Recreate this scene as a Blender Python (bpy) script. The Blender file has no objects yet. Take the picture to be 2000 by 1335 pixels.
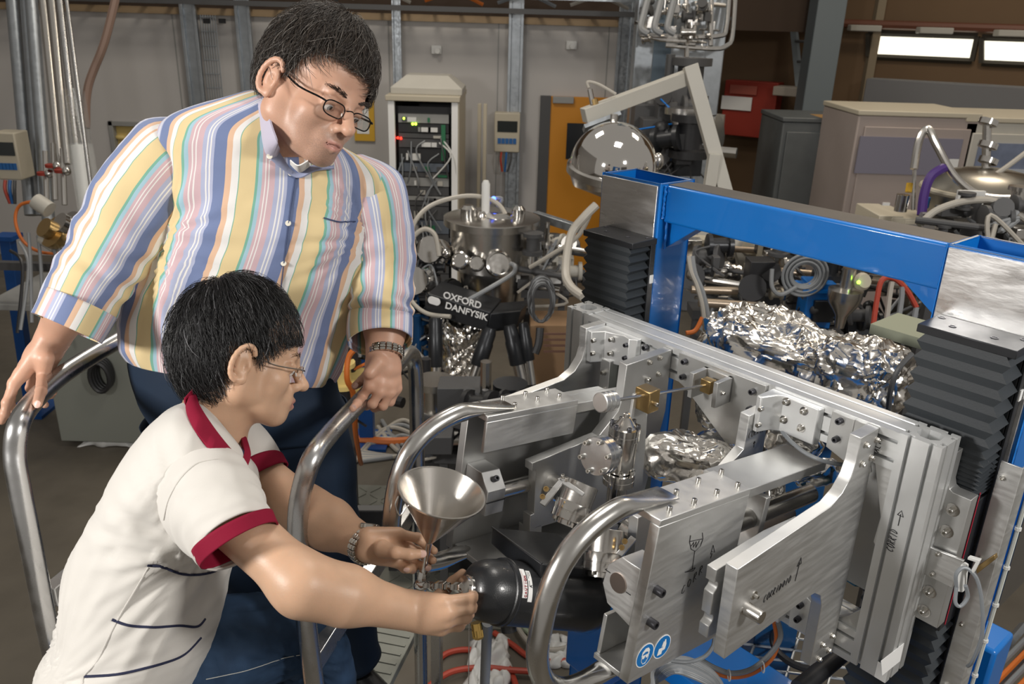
import bpy, bmesh, math, random
import numpy as np
from mathutils import Vector, Matrix, Euler
random.seed(7); np.random.seed(7)
SC = bpy.context.scene
COL = SC.collection
R_ = math.radians

# ------------------------------------------------------------------ camera
FPX, YAW, PITCH, ROLL, CAMH = 1612.7, R_(-49.16), R_(21.32), R_(-1.676), 2.8
_cp, _sp, _c, _s = math.cos(PITCH), math.sin(PITCH), math.cos(ROLL), math.sin(ROLL)
_right, _down, _fwd = np.array([1., 0, 0]), np.array([0, -_sp, -_cp]), np.array([0, _cp, -_sp])
BASIS = np.array([_c*_right + _s*_down, -_s*_right + _c*_down, _fwd])
CAM = np.array([0, 0, CAMH])
cd = bpy.data.cameras.new('camera'); cam = bpy.data.objects.new('camera', cd); COL.objects.link(cam)
cd.sensor_width = 36.0; cd.lens = FPX/2000*36; cd.clip_start = 0.05; cd.clip_end = 100
cd.dof.use_dof = True; cd.dof.focus_distance = 1.55; cd.dof.aperture_fstop = 9.0
cam.matrix_world = Matrix(((BASIS[0][0], -BASIS[1][0], -BASIS[2][0], 0), (BASIS[0][1], -BASIS[1][1], -BASIS[2][1], 0),
                           (BASIS[0][2], -BASIS[1][2], -BASIS[2][2], CAMH), (0, 0, 0, 1)))
SC.camera = cam
SC.view_settings.view_transform = 'Standard'; SC.view_settings.look = 'None'
SC.view_settings.gamma = 1.0; SC.view_settings.use_curve_mapping = False
SC.view_settings.exposure = 0.0

# ------------------------------------------------------------------ world and lights
W = bpy.data.worlds.new('world'); SC.world = W; W.use_nodes = True
W.node_tree.nodes['Background'].inputs[0].default_value = (1.0, 0.94, 0.86, 1)
W.node_tree.nodes['Background'].inputs[1].default_value = 0.30
def light(name, typ, loc, target, energy, color, size=0.5, **kw):
    l = bpy.data.lights.new(name, typ); o = bpy.data.objects.new(name, l); COL.objects.link(o)
    l.energy = energy; l.color = color
    if typ == 'AREA': l.shape = 'RECTANGLE'; l.size = size; l.size_y = kw.get('size_y', size)
    if typ == 'SPOT': l.shadow_soft_size = size; l.spot_size = R_(kw.get('angle', 60)); l.spot_blend = .4
    o.location = loc
    o.rotation_euler = (Vector(target) - Vector(loc)).to_track_quat('-Z', 'Y').to_euler()
    return o
light('studio_flash', 'AREA', (-2.15, 0.0, 3.05), (0.3, 1.6, 1.95), 62, (1, .97, .93), .4)
light('second_flash', 'AREA', (2.6, -0.6, 3.9), (0.6, 1.9, 1.8), 80, (1, .97, .93), .5)
light('hall_lamp', 'AREA', (-1.5, 6.0, 6.0), (-1.5, 6.6, 0), 95, (1, .92, .8), 1.2)
light('hall_lamp', 'AREA', (3.5, 6.0, 6.0), (3.5, 6.5, 0), 70, (1, .86, .68), 1.2)
light('hall_lamp', 'AREA', (0.8, 2.6, 5.6), (0.7, 2.2, 0), 45, (1, .95, .88), 1.0)

# ------------------------------------------------------------------ picking points in the place
MXa, MYa = np.array([math.cos(YAW), math.sin(YAW), 0]), np.array([-math.sin(YAW), math.cos(YAW), 0])
def ray(x, y): return BASIS.T @ np.array([(x-1000)/FPX, (y-667.5)/FPX, 1.])
def P(x, y, d): return CAM + ray(x, y)*d                       # photo point at depth d
def PZ(x, y, z): r = ray(x, y); return CAM + r*((z-CAMH)/r[2])  # ... on height z
def PY(x, y, yy): r = ray(x, y); return CAM + r*(yy/r[1])       # ... on distance y
def M(u, v, w): return MXa*u + MYa*v + np.array([0, 0, w])      # machine axes -> world
AL = R_(8.0); QV, QW = 1.007, 1.937
def Hf(u, s, t): return M(u, QV + s*math.cos(AL) + t*math.sin(AL), QW - s*math.sin(AL) + t*math.cos(AL))
HS, HT = MYa*math.cos(AL) - np.array([0, 0, math.sin(AL)]), MYa*math.sin(AL) + np.array([0, 0, math.cos(AL)])
def onM(x, y, ax, val):
    r = ray(x, y); rm = np.array([r@MXa, r@MYa, r[2]]); o = np.array([0, 0, CAMH]); return CAM + r*((val-o[ax])/rm[ax])
def plane(x, y, p, n): r = ray(x, y); return CAM + r*(((np.array(p)-CAM)@n)/(r@n))
def onH(x, y, u): return plane(x, y, M(u, 0, 0), MXa)

# ------------------------------------------------------------------ materials
MATS = {}
def mat(name, col, rough=.5, metal=0., bump=0., bscale=60., var=0., vscale=8., stretch=None, coat=0., rvar=0., spec=.5, trans=0., emit=0., emitcol=None, sheen=0., sss=0., alpha=1.):
    if name in MATS: return MATS[name]
    m = bpy.data.materials.new(name); m.use_nodes = True; nt = m.node_tree; b = nt.nodes['Principled BSDF']
    b.inputs['Base Color'].default_value = (*col, 1); b.inputs['Roughness'].default_value = rough
    b.inputs['Metallic'].default_value = metal; b.inputs['Coat Weight'].default_value = coat
    b.inputs['Specular IOR Level'].default_value = spec; b.inputs['Transmission Weight'].default_value = trans
    b.inputs['Sheen Weight'].default_value = sheen; b.inputs['Alpha'].default_value = alpha
    if sss: b.inputs['Subsurface Weight'].default_value = sss; b.inputs['Subsurface Radius'].default_value = (.012, .004, .002); b.inputs['Subsurface Scale'].default_value = 1.0
    if emit: b.inputs['Emission Color'].default_value = (*(emitcol or col), 1); b.inputs['Emission Strength'].default_value = emit
    if bump or var or rvar:
        tc = nt.nodes.new('ShaderNodeTexCoord'); mp = nt.nodes.new('ShaderNodeMapping'); nt.links.new(tc.outputs['Object'], mp.inputs[0])
        if stretch: mp.inputs['Scale'].default_value = stretch
    def noise(sc, det=4):
        n = nt.nodes.new('ShaderNodeTexNoise'); n.inputs['Scale'].default_value = sc; n.inputs['Detail'].default_value = det; nt.links.new(mp.outputs[0], n.inputs['Vector']); return n
    if bump:
        n = noise(bscale); bp = nt.nodes.new('ShaderNodeBump'); bp.inputs['Strength'].default_value = bump; bp.inputs['Distance'].default_value = .002
        nt.links.new(n.outputs['Fac'], bp.inputs['Height']); nt.links.new(bp.outputs[0], b.inputs['Normal'])
    if var:
        n = noise(vscale); mx = nt.nodes.new('ShaderNodeMix'); mx.data_type = 'RGBA'
        mx.inputs[6].default_value = (*[max(0, c*(1-var)) for c in col], 1); mx.inputs[7].default_value = (*[min(1, c*(1+var)) for c in col], 1)
        nt.links.new(n.outputs['Fac'], mx.inputs[0]); nt.links.new(mx.outputs[2], b.inputs['Base Color'])
    if rvar:
        n = noise(vscale*2.3); mr = nt.nodes.new('ShaderNodeMapRange'); mr.inputs['From Min'].default_value = .3; mr.inputs['From Max'].default_value = .7
        mr.inputs['To Min'].default_value = max(.02, rough-rvar); mr.inputs['To Max'].default_value = rough+rvar
        nt.links.new(n.outputs['Fac'], mr.inputs['Value']); nt.links.new(mr.outputs[0], b.inputs['Roughness'])
    MATS[name] = m; return m
ALU = mat('milled_aluminium', (.70, .70, .69), .44, .92, bump=.025, bscale=60, stretch=(1, 1, 8), var=.08, vscale=6, rvar=.08)
ALUD = mat('dull_aluminium', (.54, .54, .53), .46, .92, bump=.08, bscale=40, var=.10, vscale=5, rvar=.08)
ANOD = mat('anodised_profile', (.78, .79, .79), .42, .75, bump=.03, bscale=80, rvar=.04)
SWIRL = mat('swirled_machined_aluminium', (.74, .73, .72), .36, 1, bump=.35, bscale=18, stretch=(1, 1, 3), rvar=.12, vscale=5)
TUBE = mat('brushed_steel_tube', (.60, .59, .57), .24, 1, bump=.05, bscale=30, rvar=.06, vscale=10)
RAILM = mat('aluminium_handrail', (.58, .58, .58), .27, 1, bump=.04, bscale=30, rvar=.06, vscale=10)
STEEL = mat('bright_steel', (.66, .64, .61), .16, 1, rvar=.04, vscale=20)
STEELB = mat('brushed_stainless', (.62, .60, .57), .24, 1, bump=.05, bscale=60, stretch=(1, 1, 6))
BOLT = mat('bolt_steel', (.62, .60, .56), .28, 1)
BBOLT = mat('black_oxide_bolt', (.09, .09, .10), .38, .8)
BLUE = mat('blue_gloss_paint', (.005, .165, .56), .28, 0, coat=.35, bump=.03, bscale=40, var=.05)
BLUED = mat('dark_blue_paint', (.004, .055, .16), .45, 0)
BLACK = mat('black_powder_coat', (.014, .015, .017), .33, 0, bump=.12, bscale=500, coat=.15)
RUBBER = mat('black_bellows_cloth', (.028, .034, .040), .55, 0, bump=.1, bscale=300)
ANODB = mat('black_anodised', (.030, .032, .036), .35, .4, rvar=.05)
BRASS = mat('brass', (.55, .38, .17), .3, 1)
FOIL = mat('aluminium_foil', (.86, .83, .78), .20, 1, bump=.25, bscale=70, rvar=.06)
WHITE = mat('white_plastic', (.72, .72, .70), .4)
INK = mat('black_marker_ink', (.012, .012, .014), .5)
SKIRT = mat('grey_cable', (.20, .215, .23), .45)
WPAINT = mat('print_white', (.85, .85, .84), .5)

# ------------------------------------------------------------------ mesh building
def nrm(a): a = np.asarray(a, float); return a/(np.linalg.norm(a)+1e-12)
def frame(ax):
    ax = nrm(ax); h = np.array([0, 0, 1.]) if abs(ax[2]) < .9 else np.array([1., 0, 0])
    a = nrm(np.cross(h, ax)); return a, np.cross(ax, a), ax
class MB:
    def __init__(s): s.v = []; s.f = []; s.n = 0
    def add(s, v, f):
        v = np.asarray(v, float).reshape(-1, 3); s.v.append(v); s.f += [tuple(i+s.n for i in q) for q in f]; s.n += len(v); return s
    def hexa(s, p):   # 8 corners: 4 bottom, 4 top
        return s.add(p, [(3, 2, 1, 0), (4, 5, 6, 7), (0, 1, 5, 4), (1, 2, 6, 5), (2, 3, 7, 6), (3, 0, 4, 7)])
    def obox(s, o, a, b, c):  # origin corner + three edge vectors
        o, a, b, c = (np.asarray(q, float) for q in (o, a, b, c)); return s.hexa([o, o+a, o+a+b, o+b, o+c, o+a+c, o+a+b+c, o+b+c])
    def cbox(s, ctr, a, b, c): ctr = np.asarray(ctr, float); return s.obox(ctr-(np.asarray(a)+b+c)/2., a, b, c)
    def box(s, x0, x1, y0, y1, z0, z1): return s.obox((x0, y0, z0), (x1-x0, 0, 0), (0, y1-y0, 0), (0, 0, z1-z0))
    def mbox(s, u0, u1, v0, v1, w0, w1, fn=M): return s.hexa([fn(u0, v0, w0), fn(u1, v0, w0), fn(u1, v1, w0), fn(u0, v1, w0), fn(u0, v0, w1), fn(u1, v0, w1), fn(u1, v1, w1), fn(u0, v1, w1)])
    def prism(s, pts, ext):
        p = np.asarray(pts, float); n = len(p); q = p+np.asarray(ext, float)
        return s.add(np.vstack([p, q]), [tuple(range(n-1, -1, -1)), tuple(range(n, 2*n))] + [(i, (i+1) % n, n+(i+1) % n, n+i) for i in range(n)])
    def lathe(s, prof, o, ax, n=20, cap=True):
        a, b, c = frame(ax); o = np.asarray(o, float); v = []; k = len(prof)
        for r, h in prof:
            for i in range(n):
                t = 2*math.pi*i/n; v.append(o + c*h + (a*math.cos(t)+b*math.sin(t))*r)
        f = [(j*n+i, j*n+(i+1) % n, (j+1)*n+(i+1) % n, (j+1)*n+i) for j in range(k-1) for i in range(n)]
        if cap: f += [tuple(range(n-1, -1, -1)), tuple(range((k-1)*n, k*n))]
        return s.add(v, f)
    def cyl(s, p0, p1, r0, r1=None, n=16):
        p0, p1 = np.asarray(p0, float), np.asarray(p1, float); L = np.linalg.norm(p1-p0); return s.lathe([(r0, 0), (r1 if r1 is not None else r0, L)], p0, p1-p0, n)
    def tube(s, path, r, n=8, cap=True, closed=False, flat=None):
        p = [np.asarray(q, float) for q in path]; k = len(p); rr = r if hasattr(r, '__len__') else [r]*k
        tang = [nrm((p[(i+1) % k] if closed or i < k-1 else p[i]) - (p[i-1] if closed or i > 0 else p[i])) for i in range(k)]
        a, b, _ = frame(tang[0]); v = []
        for i in range(k):
            a = nrm(a - tang[i]*(a@tang[i])); b = np.cross(tang[i], a)
            for j in range(n):
                t = 2*math.pi*j/n; v.append(p[i] + (a*math.cos(t)+b*math.sin(t))*rr[i])
        m = k if closed else k-1
        f = [(i*n+j, i*n+(j+1) % n, ((i+1) % k)*n+(j+1) % n, ((i+1) % k)*n+j) for i in range(m) for j in range(n)]
        if cap and not closed: f += [tuple(range(n-1, -1, -1)), tuple(range((k-1)*n, k*n))]
        return s.add(v, f)
    def ell(s, c, rad, R=None, n=16, m=10):
        R = np.eye(3) if R is None else np.asarray(R); c = np.asarray(c, float); v = []
        for j in range(m+1):
            ph = math.pi*j/m
            for i in range(n):
                t = 2*math.pi*i/n; v.append(c + R@(np.array([math.sin(ph)*math.cos(t), math.sin(ph)*math.sin(t), -math.cos(ph)])*rad))
        return s.add(v, [(j*n+i, j*n+(i+1) % n, (j+1)*n+(i+1) % n, (j+1)*n+i) for j in range(m) for i in range(n)])
    def rings(s, rings, cap=(True, True), closed=True):
        n = len(rings[0]); k = len(rings); f = [(i*n+j, i*n+(j+1) % n, (i+1)*n+(j+1) % n, (i+1)*n+j) for i in range(k-1) for j in range(n if closed else n-1)]
        if cap[0]: f.append(tuple(range(n-1, -1, -1)))
        if cap[1]: f.append(tuple(range((k-1)*n, k*n)))
        return s.add(np.vstack(rings), f)
    def build(s, name, m, parent=None, smooth=.6, bevel=0., seg=2, sub=0, **props):
        v = np.vstack(s.v); return link_mesh(name, v, s.f, m, parent, smooth, bevel, seg, sub, **props)
def link_mesh(name, v, f, m, parent=None, smooth=.6, bevel=0., seg=2, sub=0, **props):
    v = np.asarray(v, float); lo, hi = v.min(0), v.max(0); c = np.array([(lo[0]+hi[0])/2, (lo[1]+hi[1])/2, lo[2]])
    me = bpy.data.meshes.new(name); me.from_pydata((v-c).tolist(), [], [list(q) for q in f]); me.update()
    me.materials.append(m)
    if smooth:
        me.polygons.foreach_set('use_smooth', [True]*len(me.polygons)); me.set_sharp_from_angle(angle=smooth)
    o = bpy.data.objects.new(name, me); COL.objects.link(o); o.location = c; o['wl'] = c.tolist()
    if bevel:
        b = o.modifiers.new('bevel', 'BEVEL'); b.width = bevel; b.segments = seg; b.limit_method = 'ANGLE'; b.angle_limit = .7
    if sub:
        q = o.modifiers.new('subdivision', 'SUBSURF'); q.levels = sub; q.render_levels = sub
    if parent is not None: o.parent = parent; o.location = c - np.array(parent['wl'])
    for k_, x in props.items(): o[k_] = x
    return o
def thing(name, label, cat, group=None):
    o = bpy.data.objects.new(name, None); COL.objects.link(o); o['label'] = label; o['category'] = cat; o['wl'] = [0., 0, 0]; o.empty_display_size = .05
    if group: o['group'] = group
    return o
def inst(name, me, loc, zax, parent, xax=None, scale=1.):
    o = bpy.data.objects.new(name, me); COL.objects.link(o); z = nrm(zax)
    if xax is None: a, b, z = frame(z)
    else: a = nrm(np.asarray(xax)-z*(z@np.asarray(xax))); b = np.cross(z, a)
    o.rotation_euler = Matrix((a, b, z)).transposed().to_euler(); o.scale = (scale,)*3
    loc = np.asarray(loc, float); o['wl'] = loc.tolist(); o.location = loc - (np.array(parent['wl']) if parent is not None else 0)
    if parent is not None: o.parent = parent
    return o
def clone(root, shift, rz=0., label=None, group=None):   # a copy of a thing with its parts and sub-parts
    r = root.copy(); COL.objects.link(r)
    r['clone'] = 1
    return r
def tag(o, label, cat, group=None): 
    o['label'] = label; o['category'] = cat
    if group: o['group'] = group
    return o
def struct(o, label=None):
    o['kind'] = 'structure'
    if label: o['label'] = label
    return o
def smooth_path(pts, n=6, closed=False):   # Catmull-Rom through the points
    p = [np.asarray(q, float) for q in pts]; k = len(p); out = []
    for i in range(k if closed else k-1):
        p0, p1, p2, p3 = (p[(i-1) % k], p[i], p[(i+1) % k], p[(i+2) % k]) if closed else (p[max(i-1, 0)], p[i], p[i+1], p[min(i+2, k-1)])
        for j in range(n):
            t = j/n; out.append(.5*((2*p1)+(-p0+p2)*t+(2*p0-5*p1+4*p2-p3)*t*t+(-p0+3*p1-3*p2+p3)*t**3))
    if not closed: out.append(p[-1])
    return out
def raw_mesh(name, mb, m, smooth=.6):
    me = bpy.data.meshes.new(name); me.from_pydata(np.vstack(mb.v).tolist(), [], mb.f); me.materials.append(m)
    me.polygons.foreach_set('use_smooth', [True]*len(me.polygons)); me.set_sharp_from_angle(angle=smooth); return me
def cap_screw(d, h, m, name='cap_screw'):   # origin under the head, socket on top
    b = MB(); r = d/2; b.lathe([(r, 0), (r, h*.9), (r*.9, h), (r*.52, h), (r*.48, h*.45)], (0, 0, 0), (0, 0, 1), 12); return raw_mesh(name, b, m)
def hex_bolt(d, h, m, name='hex_bolt'):
    b = MB(); b.lathe([(d*.62, 0), (d*.62, h*.18)], (0, 0, 0), (0, 0, 1), 14); b.lathe([(d/2, h*.18), (d/2, h*.85), (d*.42, h)], (0, 0, 0), (0, 0, 1), 6)
    b.lathe([(d*.25, h), (d*.25, h*1.4)], (0, 0, 0), (0, 0, 1), 8); return raw_mesh(name, b, m)
CAP = cap_screw(1, 1, BOLT); CAPB = cap_screw(1, 1, BBOLT); HEX = hex_bolt(1, .6, BOLT)
def bolt(pos, ax, d, parent, me=None, name='bolt'): return inst(name, me or CAP, pos, ax, parent, scale=d)
def text_mesh(txt, size):
    c = bpy.data.curves.new('lettering', 'FONT'); c.body = txt; c.size = size; c.extrude = .0006; c.offset = size*.022; c.align_x = 'CENTER'; c.align_y = 'CENTER'
    o = bpy.data.objects.new('lettering', c); COL.objects.link(o); dg = bpy.context.evaluated_depsgraph_get(); me = bpy.data.meshes.new_from_object(o.evaluated_get(dg))
    bpy.data.objects.remove(o); return me
def lettering(txt, size, pos, xax, zax, m, parent, bold=1., name='lettering'):
    me = text_mesh(txt, size); me.materials.clear(); me.materials.append(m); return inst(name, me, pos, zax, parent, xax)
STROKE = {'C': [[(.9, .85), (.55, 1), (.15, .7), (.1, .3), (.45, 0), (.9, .15)]], 'O': [[(.5, 1), (.1, .7), (.1, .3), (.5, 0), (.9, .35), (.85, .75), (.5, 1)]],
          'R': [[(.15, 0), (.2, 1), (.7, .95), (.8, .7), (.25, .5), (.85, 0)]], 'I': [[(.5, 0), (.5, 1)]], 'D': [[(.15, 0), (.15, 1), (.6, .85), (.8, .5), (.6, .1), (.15, 0)]],
          'A': [[(.05, 0), (.5, 1), (.9, 0)], [(.25, .4), (.75, .4)]], 'L': [[(.2, 1), (.2, 0), (.8, 0)]], 'T': [[(.5, 0), (.5, 1)], [(.1, 1), (.9, 1)]]}
def strokes(lines, o, xa, ya, sc, m, parent, r=.0011, name='handwriting'):
    b = MB(); o = np.asarray(o, float)
    for l in lines: b.tube([o + np.asarray(xa)*x*sc + np.asarray(ya)*y*sc for x, y in l], r, 5)
    return b.build(name, m, parent)
def word(txt, o, xa, ya, sc, m, parent, r=.0011, adv=.95, slant=.2, name='handwriting', xw=.75):
    ls = []
    for i, ch in enumerate(txt):
        for st in STROKE[ch]: ls.append([(x*xw+i*adv+y*slant, y+random.uniform(-.06, .06)) for x, y in st])
    return strokes(ls, o, xa, ya, sc, m, parent, r, name)
def finalize():
    for o in list(COL.objects):
        if o.type == 'EMPTY' and o.parent is None and o.children:
            pts = []
            for c in o.children:
                mw = Matrix.LocRotScale(Vector(c['wl']), c.rotation_euler, c.scale); pts += [mw @ Vector(q) for q in c.bound_box] if c.type == 'MESH' else []
            if not pts: continue
            lo = [min(p[i] for p in pts) for i in range(3)]; hi = [max(p[i] for p in pts) for i in range(3)]
            base = Vector(((lo[0]+hi[0])/2, (lo[1]+hi[1])/2, lo[2])); o.location = base
            for c in o.children: c.location = Vector(c['wl']) - base
    for o in list(COL.objects):
        if 'wl' in o: del o['wl']
# =================================================================== MACHINE
NV, PV, UU, DU = -MYa, MYa, MXa, -MXa    # toward the viewer side, away, right, left
UPV = np.array([0, 0, 1.])
from mathutils.geometry import tessellate_polygon
def holed_prism(b, outer, inner, ext):
    ext = np.asarray(ext, float); o = [np.asarray(p, float) for p in outer]; i_ = [np.asarray(p, float) for p in inner]
    tri = tessellate_polygon([[Vector(p) for p in o], [Vector(p) for p in i_]]); n, k = len(o), len(i_); allp = np.array(o+i_); N = n+k
    f = [tuple(t) for t in tri] + [tuple(q+N for q in reversed(t)) for t in tri]
    f += [(j, (j+1) % n, N+(j+1) % n, N+j) for j in range(n)] + [(n+(j+1) % k, n+j, N+n+j, N+n+(j+1) % k) for j in range(k)]
    b.add(np.vstack([allp, allp+ext]), f); return b
def profile_outline(o, a, b, L):   # square profile with two slots per side; o corner, a,b unit axes
    pts = []; h, dp, hw, lip = L/4, .010, .0036, .004
    corners = [(0, 0, 1, 0, 0, 1), (L, 0, 0, 1, -1, 0), (L, L, -1, 0, 0, -1), (0, L, 0, -1, 1, 0)]
    for cx, cy, dx, dy, nx, ny in corners:
        q = [(0, 0)]
        for c in (h, 3*h): q += [(c-hw, 0), (c-hw*.75, lip), (c-hw*1.9, lip), (c-hw*1.2, dp), (c+hw*1.2, dp), (c+hw*1.9, lip), (c+hw*.75, lip), (c+hw, 0)]
        pts += [(cx+dx*s+nx*t, cy+dy*s+ny*t) for s, t in q]
    return [np.asarray(o)+np.asarray(a)*x+np.asarray(b)*y for x, y in pts]
def hole_outline(o, a, b, L):
    c = L/2; q = [(.2, .09), (.09, .2), (-.09, .2), (-.2, .09), (-.2, -.09), (-.09, -.2), (.09, -.2), (.2, -.09)]
    return [np.asarray(o)+np.asarray(a)*(c+x*L*1.35)+np.asarray(b)*(c+y*L*1.35) for x, y in q]
def extrusion(o, a, b, L, ext): return holed_prism(MB(), profile_outline(o, a, b, L), hole_outline(o, a, b, L), ext)

# ---- blue gantry
G = thing('gantry_frame', 'blue painted steel gantry frame with two bare metal faced posts behind the carriage', 'gantry')
for u0, u1 in ((-1.452, -1.262), (-.592, -.402)):
    b = MB(); o = [M(u0, 1.545, 2.443), M(u1, 1.545, 2.443), M(u1, 1.668, 2.443), M(u0, 1.668, 2.443)]; t = .008
    i_ = [M(u0+t, 1.545+t, 2.443), M(u1-t, 1.545+t, 2.443), M(u1-t, 1.668-t, 2.443), M(u0+t, 1.668-t, 2.443)]
    holed_prism(b, o, i_, (0, 0, -2.443)); po = b.build('post', BLUE, G, bevel=.003)
    b = MB().mbox(u0+.003, u1-.006, 1.539, 1.546, 1.0, 2.440); b.build('machined_face', SWIRL, po, bevel=.001)
    b = MB(); b.mbox(u0, u1, 1.545, 1.553, 2.443, 2.4445); b.mbox(u0, u1, 1.660, 1.668, 2.443, 2.4445); b.mbox(u0, u0+.008, 1.553, 1.66, 2.443, 2.4445); b.mbox(u1-.008, u1, 1.553, 1.66, 2.443, 2.4445)
    b.build('cut_edge', ALUD, po)
    MB().mbox(u0-.05, u1+.05, 1.50, 1.72, 0, .02).build('foot_plate', BLUE, po, bevel=.002)
b = MB().mbox(-1.262, -.592, 1.562, 1.655, 2.352, 2.441); bm_ = b.build('beam', BLUE, G, bevel=.006, seg=3)
MB().mbox(-1.262, -.592, 1.572, 1.648, 2.441, 2.4425).build('top_strip', mat('grey_worn_steel_top', (.16, .145, .13), .5, .7, var=.2, vscale=10), bm_)
for u0, d in ((-1.262, 1), (-.592, -1)):
    b = MB().prism([M(u0, 1.585, 2.355), M(u0+d*.095, 1.585, 2.355), M(u0, 1.585, 2.285)], PV*.05); b.build('gusset', BLUE, G, bevel=.002)
for u0 in (-1.258, -.596):
    for w0, w1 in ((2.362, 2.44),):
        b = MB(); b.tube([M(u0+random.uniform(-.002, .002), 1.557, w0+(w1-w0)*i/16) for i in range(17)], [.003+.0016*random.random() for _ in range(17)], 6); b.build('weld_bead', BLUE, G)
b = MB(); b.tube([M(-1.256, 1.572+random.uniform(-.001, .001), 2.285+.07*i/10) for i in range(11)], [.003+.0015*random.random() for _ in range(11)], 6); b.build('weld_bead', BLUE, G)
# lower cross beam of the gantry, seen under the carriage
MB().mbox(-1.262, -.592, 1.562, 1.655, .55, .65).build('lower_beam', BLUE, G, bevel=.004)
# wiring angle along the right post
b = MB(); b.prism([M(-.408, 1.50, 1.0), M(-.372, 1.50, 1.0), M(-.372, 1.545, 1.0), M(-.375, 1.545, 1.0), M(-.375, 1.503, 1.0), M(-.408, 1.503, 1.0)], (0, 0, 1.10)); an = b.build('cover_angle', ALU, G, bevel=.0008)
for w in (2.07, 1.90, 1.75, 1.60): bolt(M(-.398, 1.50, w), NV, .008, an, CAP)
b = MB(); b.tube([M(-.366, 1.55, 1.0+.1*i) for i in range(14)], .0035, 6); gl = b.build('signal_cable', mat('pale_cable', (.6, .62, .58), .5), G)
for i in range(9):
    w = 1.45+.085*i; MB().lathe([(.006, -.003), (.006, .003)], M(-.366, 1.55, w), (0, 0, 1), 8).build('cable_tie', WHITE, gl)

# ---- actuators
def bellows(u0, u1, v0, v1, levels, ins=.011):
    b = MB(); rg = []
    for w, out in levels:
        d = 0 if out else ins; df = d*.22
        rg.append([M(u0+d, v0+df, w), M(u1-d, v0+df, w), M(u1-d*1.3, v1, w), M(u0+d*1.3, v1, w)])
    return b.rings(rg, cap=(True, True))
def levels(w1, w0, pitch_fn):
    out = []; w = w1
    while w > w0:
        p = pitch_fn(w); out.append((w, 0)); out.append((w-p*.5, 1)); w -= p
    out.append((w, 0)); return out
def actuator(u0, lab, pf, wl, plate):
    u1 = u0+.165; A = thing('linear_actuator', lab, 'actuator', 'bellows covered vertical actuators on the gantry posts')
    tp = MB().mbox(u0, u1, 1.45, 1.538, 2.302, 2.317).build('top_plate', ANODB, A, bevel=.0015)
    for du, v in ((.045, 1.487), (.115, 1.487), (.012, 1.52), (.15, 1.52)):
        b = MB().lathe([(.0065, 0), (.0065, .0006), (.0045, .0007), (.004, -.001)], M(u0+du, v, 2.3172), (0, 0, 1), 12); b.build('counterbore', BBOLT, tp)
    bellows(u0+.004, u1-.004, 1.452, 1.525, levels(2.302, wl, pf)).build('bellows', RUBBER, A, smooth=.2)
    MB().mbox(u0+.01, u1-.008, 1.522, 1.539, 1.0, 2.302).build('guide_body', ANODB, A, bevel=.002)
    MB().mbox(u1-.007, u1-.002, 1.520, 1.538, 1.0, 2.302).build('side_rail', ANODB, A, bevel=.001)
    bellows(u0+.004, u1-.004, 1.452, 1.525, levels(1.742, 1.2, lambda w: .03)).build('bellows', RUBBER, A, smooth=.2)
    MB().mbox(u0+.006, u1-.006, 1.452, 1.525, 1.742, 2.02).build('carriage_block', ANODB, A, bevel=.002)
    b = MB().mbox(u1-.0055, u1-.0045, 1.470, 1.473, 1.75, 2.04); b.build('red_scale_line', mat('red_scale', (.55, .02, .05), .4), A)
    lb = MB().mbox(u1-.002, u1+.0003, 1.524, 1.536, 2.205, 2.226); lb.build('type_label', WPAINT, A)
    if plate:
        c = .014; o = [M(-.5, 1.418, 2.046), M(-.452-c, 1.418, 2.046)]
        pts = [(-.60, 1.77), (-.414, 1.77), (-.414, 2.046), (-.445, 2.046), (-.452, 2.050), (-.456, 2.062), (-.456, 2.12), (-.60, 2.12)]
        pl = MB().prism([M(u, 1.42, w) for u, w in pts], PV*.03).build('mounting_plate', ALUD, A, bevel=.001)
        for px, py in ((1860, 995), (1848, 1037), (1815, 1155), (1804, 1192)):
            q = onM(px, py, 1, 1.4195); b = MB().lathe([(.0125, .0), (.0125, .0008), (.0105, .0009), (.0105, -.001)], q, NV, 16); b.build('counterbore', STEEL, pl); bolt(q, NV, .010, pl, CAP)
    return A
actuator(-1.418, 'black bellows actuator on the far gantry post under the bare metal face', lambda w: .0225, 2.03, False)
ACT = actuator(-.578, 'large black bellows actuator in front of the near gantry post at the right edge', lambda w: .031 if w > 2.17 else max(.0085, .031-(2.17-w)*.27), 2.035, True)
# limit switch on the mounting plate
LS = thing('limit_switch', 'small white limit switch with grey cable loop on the actuator mounting plate', 'switch')
pl = MB().prism([onM(1817, 1065, 1, 1.415), onM(1885, 1092, 1, 1.415), onM(1862, 1145, 1, 1.415), onM(1803, 1116, 1, 1.415)], NV*.006).build('mounting_plate', ALU, LS, bevel=.001)
for px, py in ((1833, 1080), (1822, 1119)): bolt(onM(px, py, 1, 1.408), NV, .008, pl, CAP)
b = MB().prism([onM(1884, 1095, 1, 1.405), onM(1893, 1100, 1, 1.405), onM(1888, 1150, 1, 1.405), onM(1870, 1147, 1, 1.405)], NV*.016); b.build('switch_body', WHITE, LS, bevel=.002)
b = MB().prism([onM(1895, 1083, 1, 1.40), onM(1918, 1090, 1, 1.40), onM(1905, 1115, 1, 1.40), onM(1899, 1113, 1, 1.40), onM(1910, 1093, 1, 1.40), onM(1894, 1088, 1, 1.40)], NV*.010); b.build('actuating_lever', WHITE, LS, bevel=.0008)
b = MB().prism([onM(1905, 1108, 1, 1.44), onM(1942, 1083, 1, 1.44), onM(1944, 1092, 1, 1.44), onM(1908, 1120, 1, 1.44)], PV*.012); b.build('striker', BRASS, LS, bevel=.0008)
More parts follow.
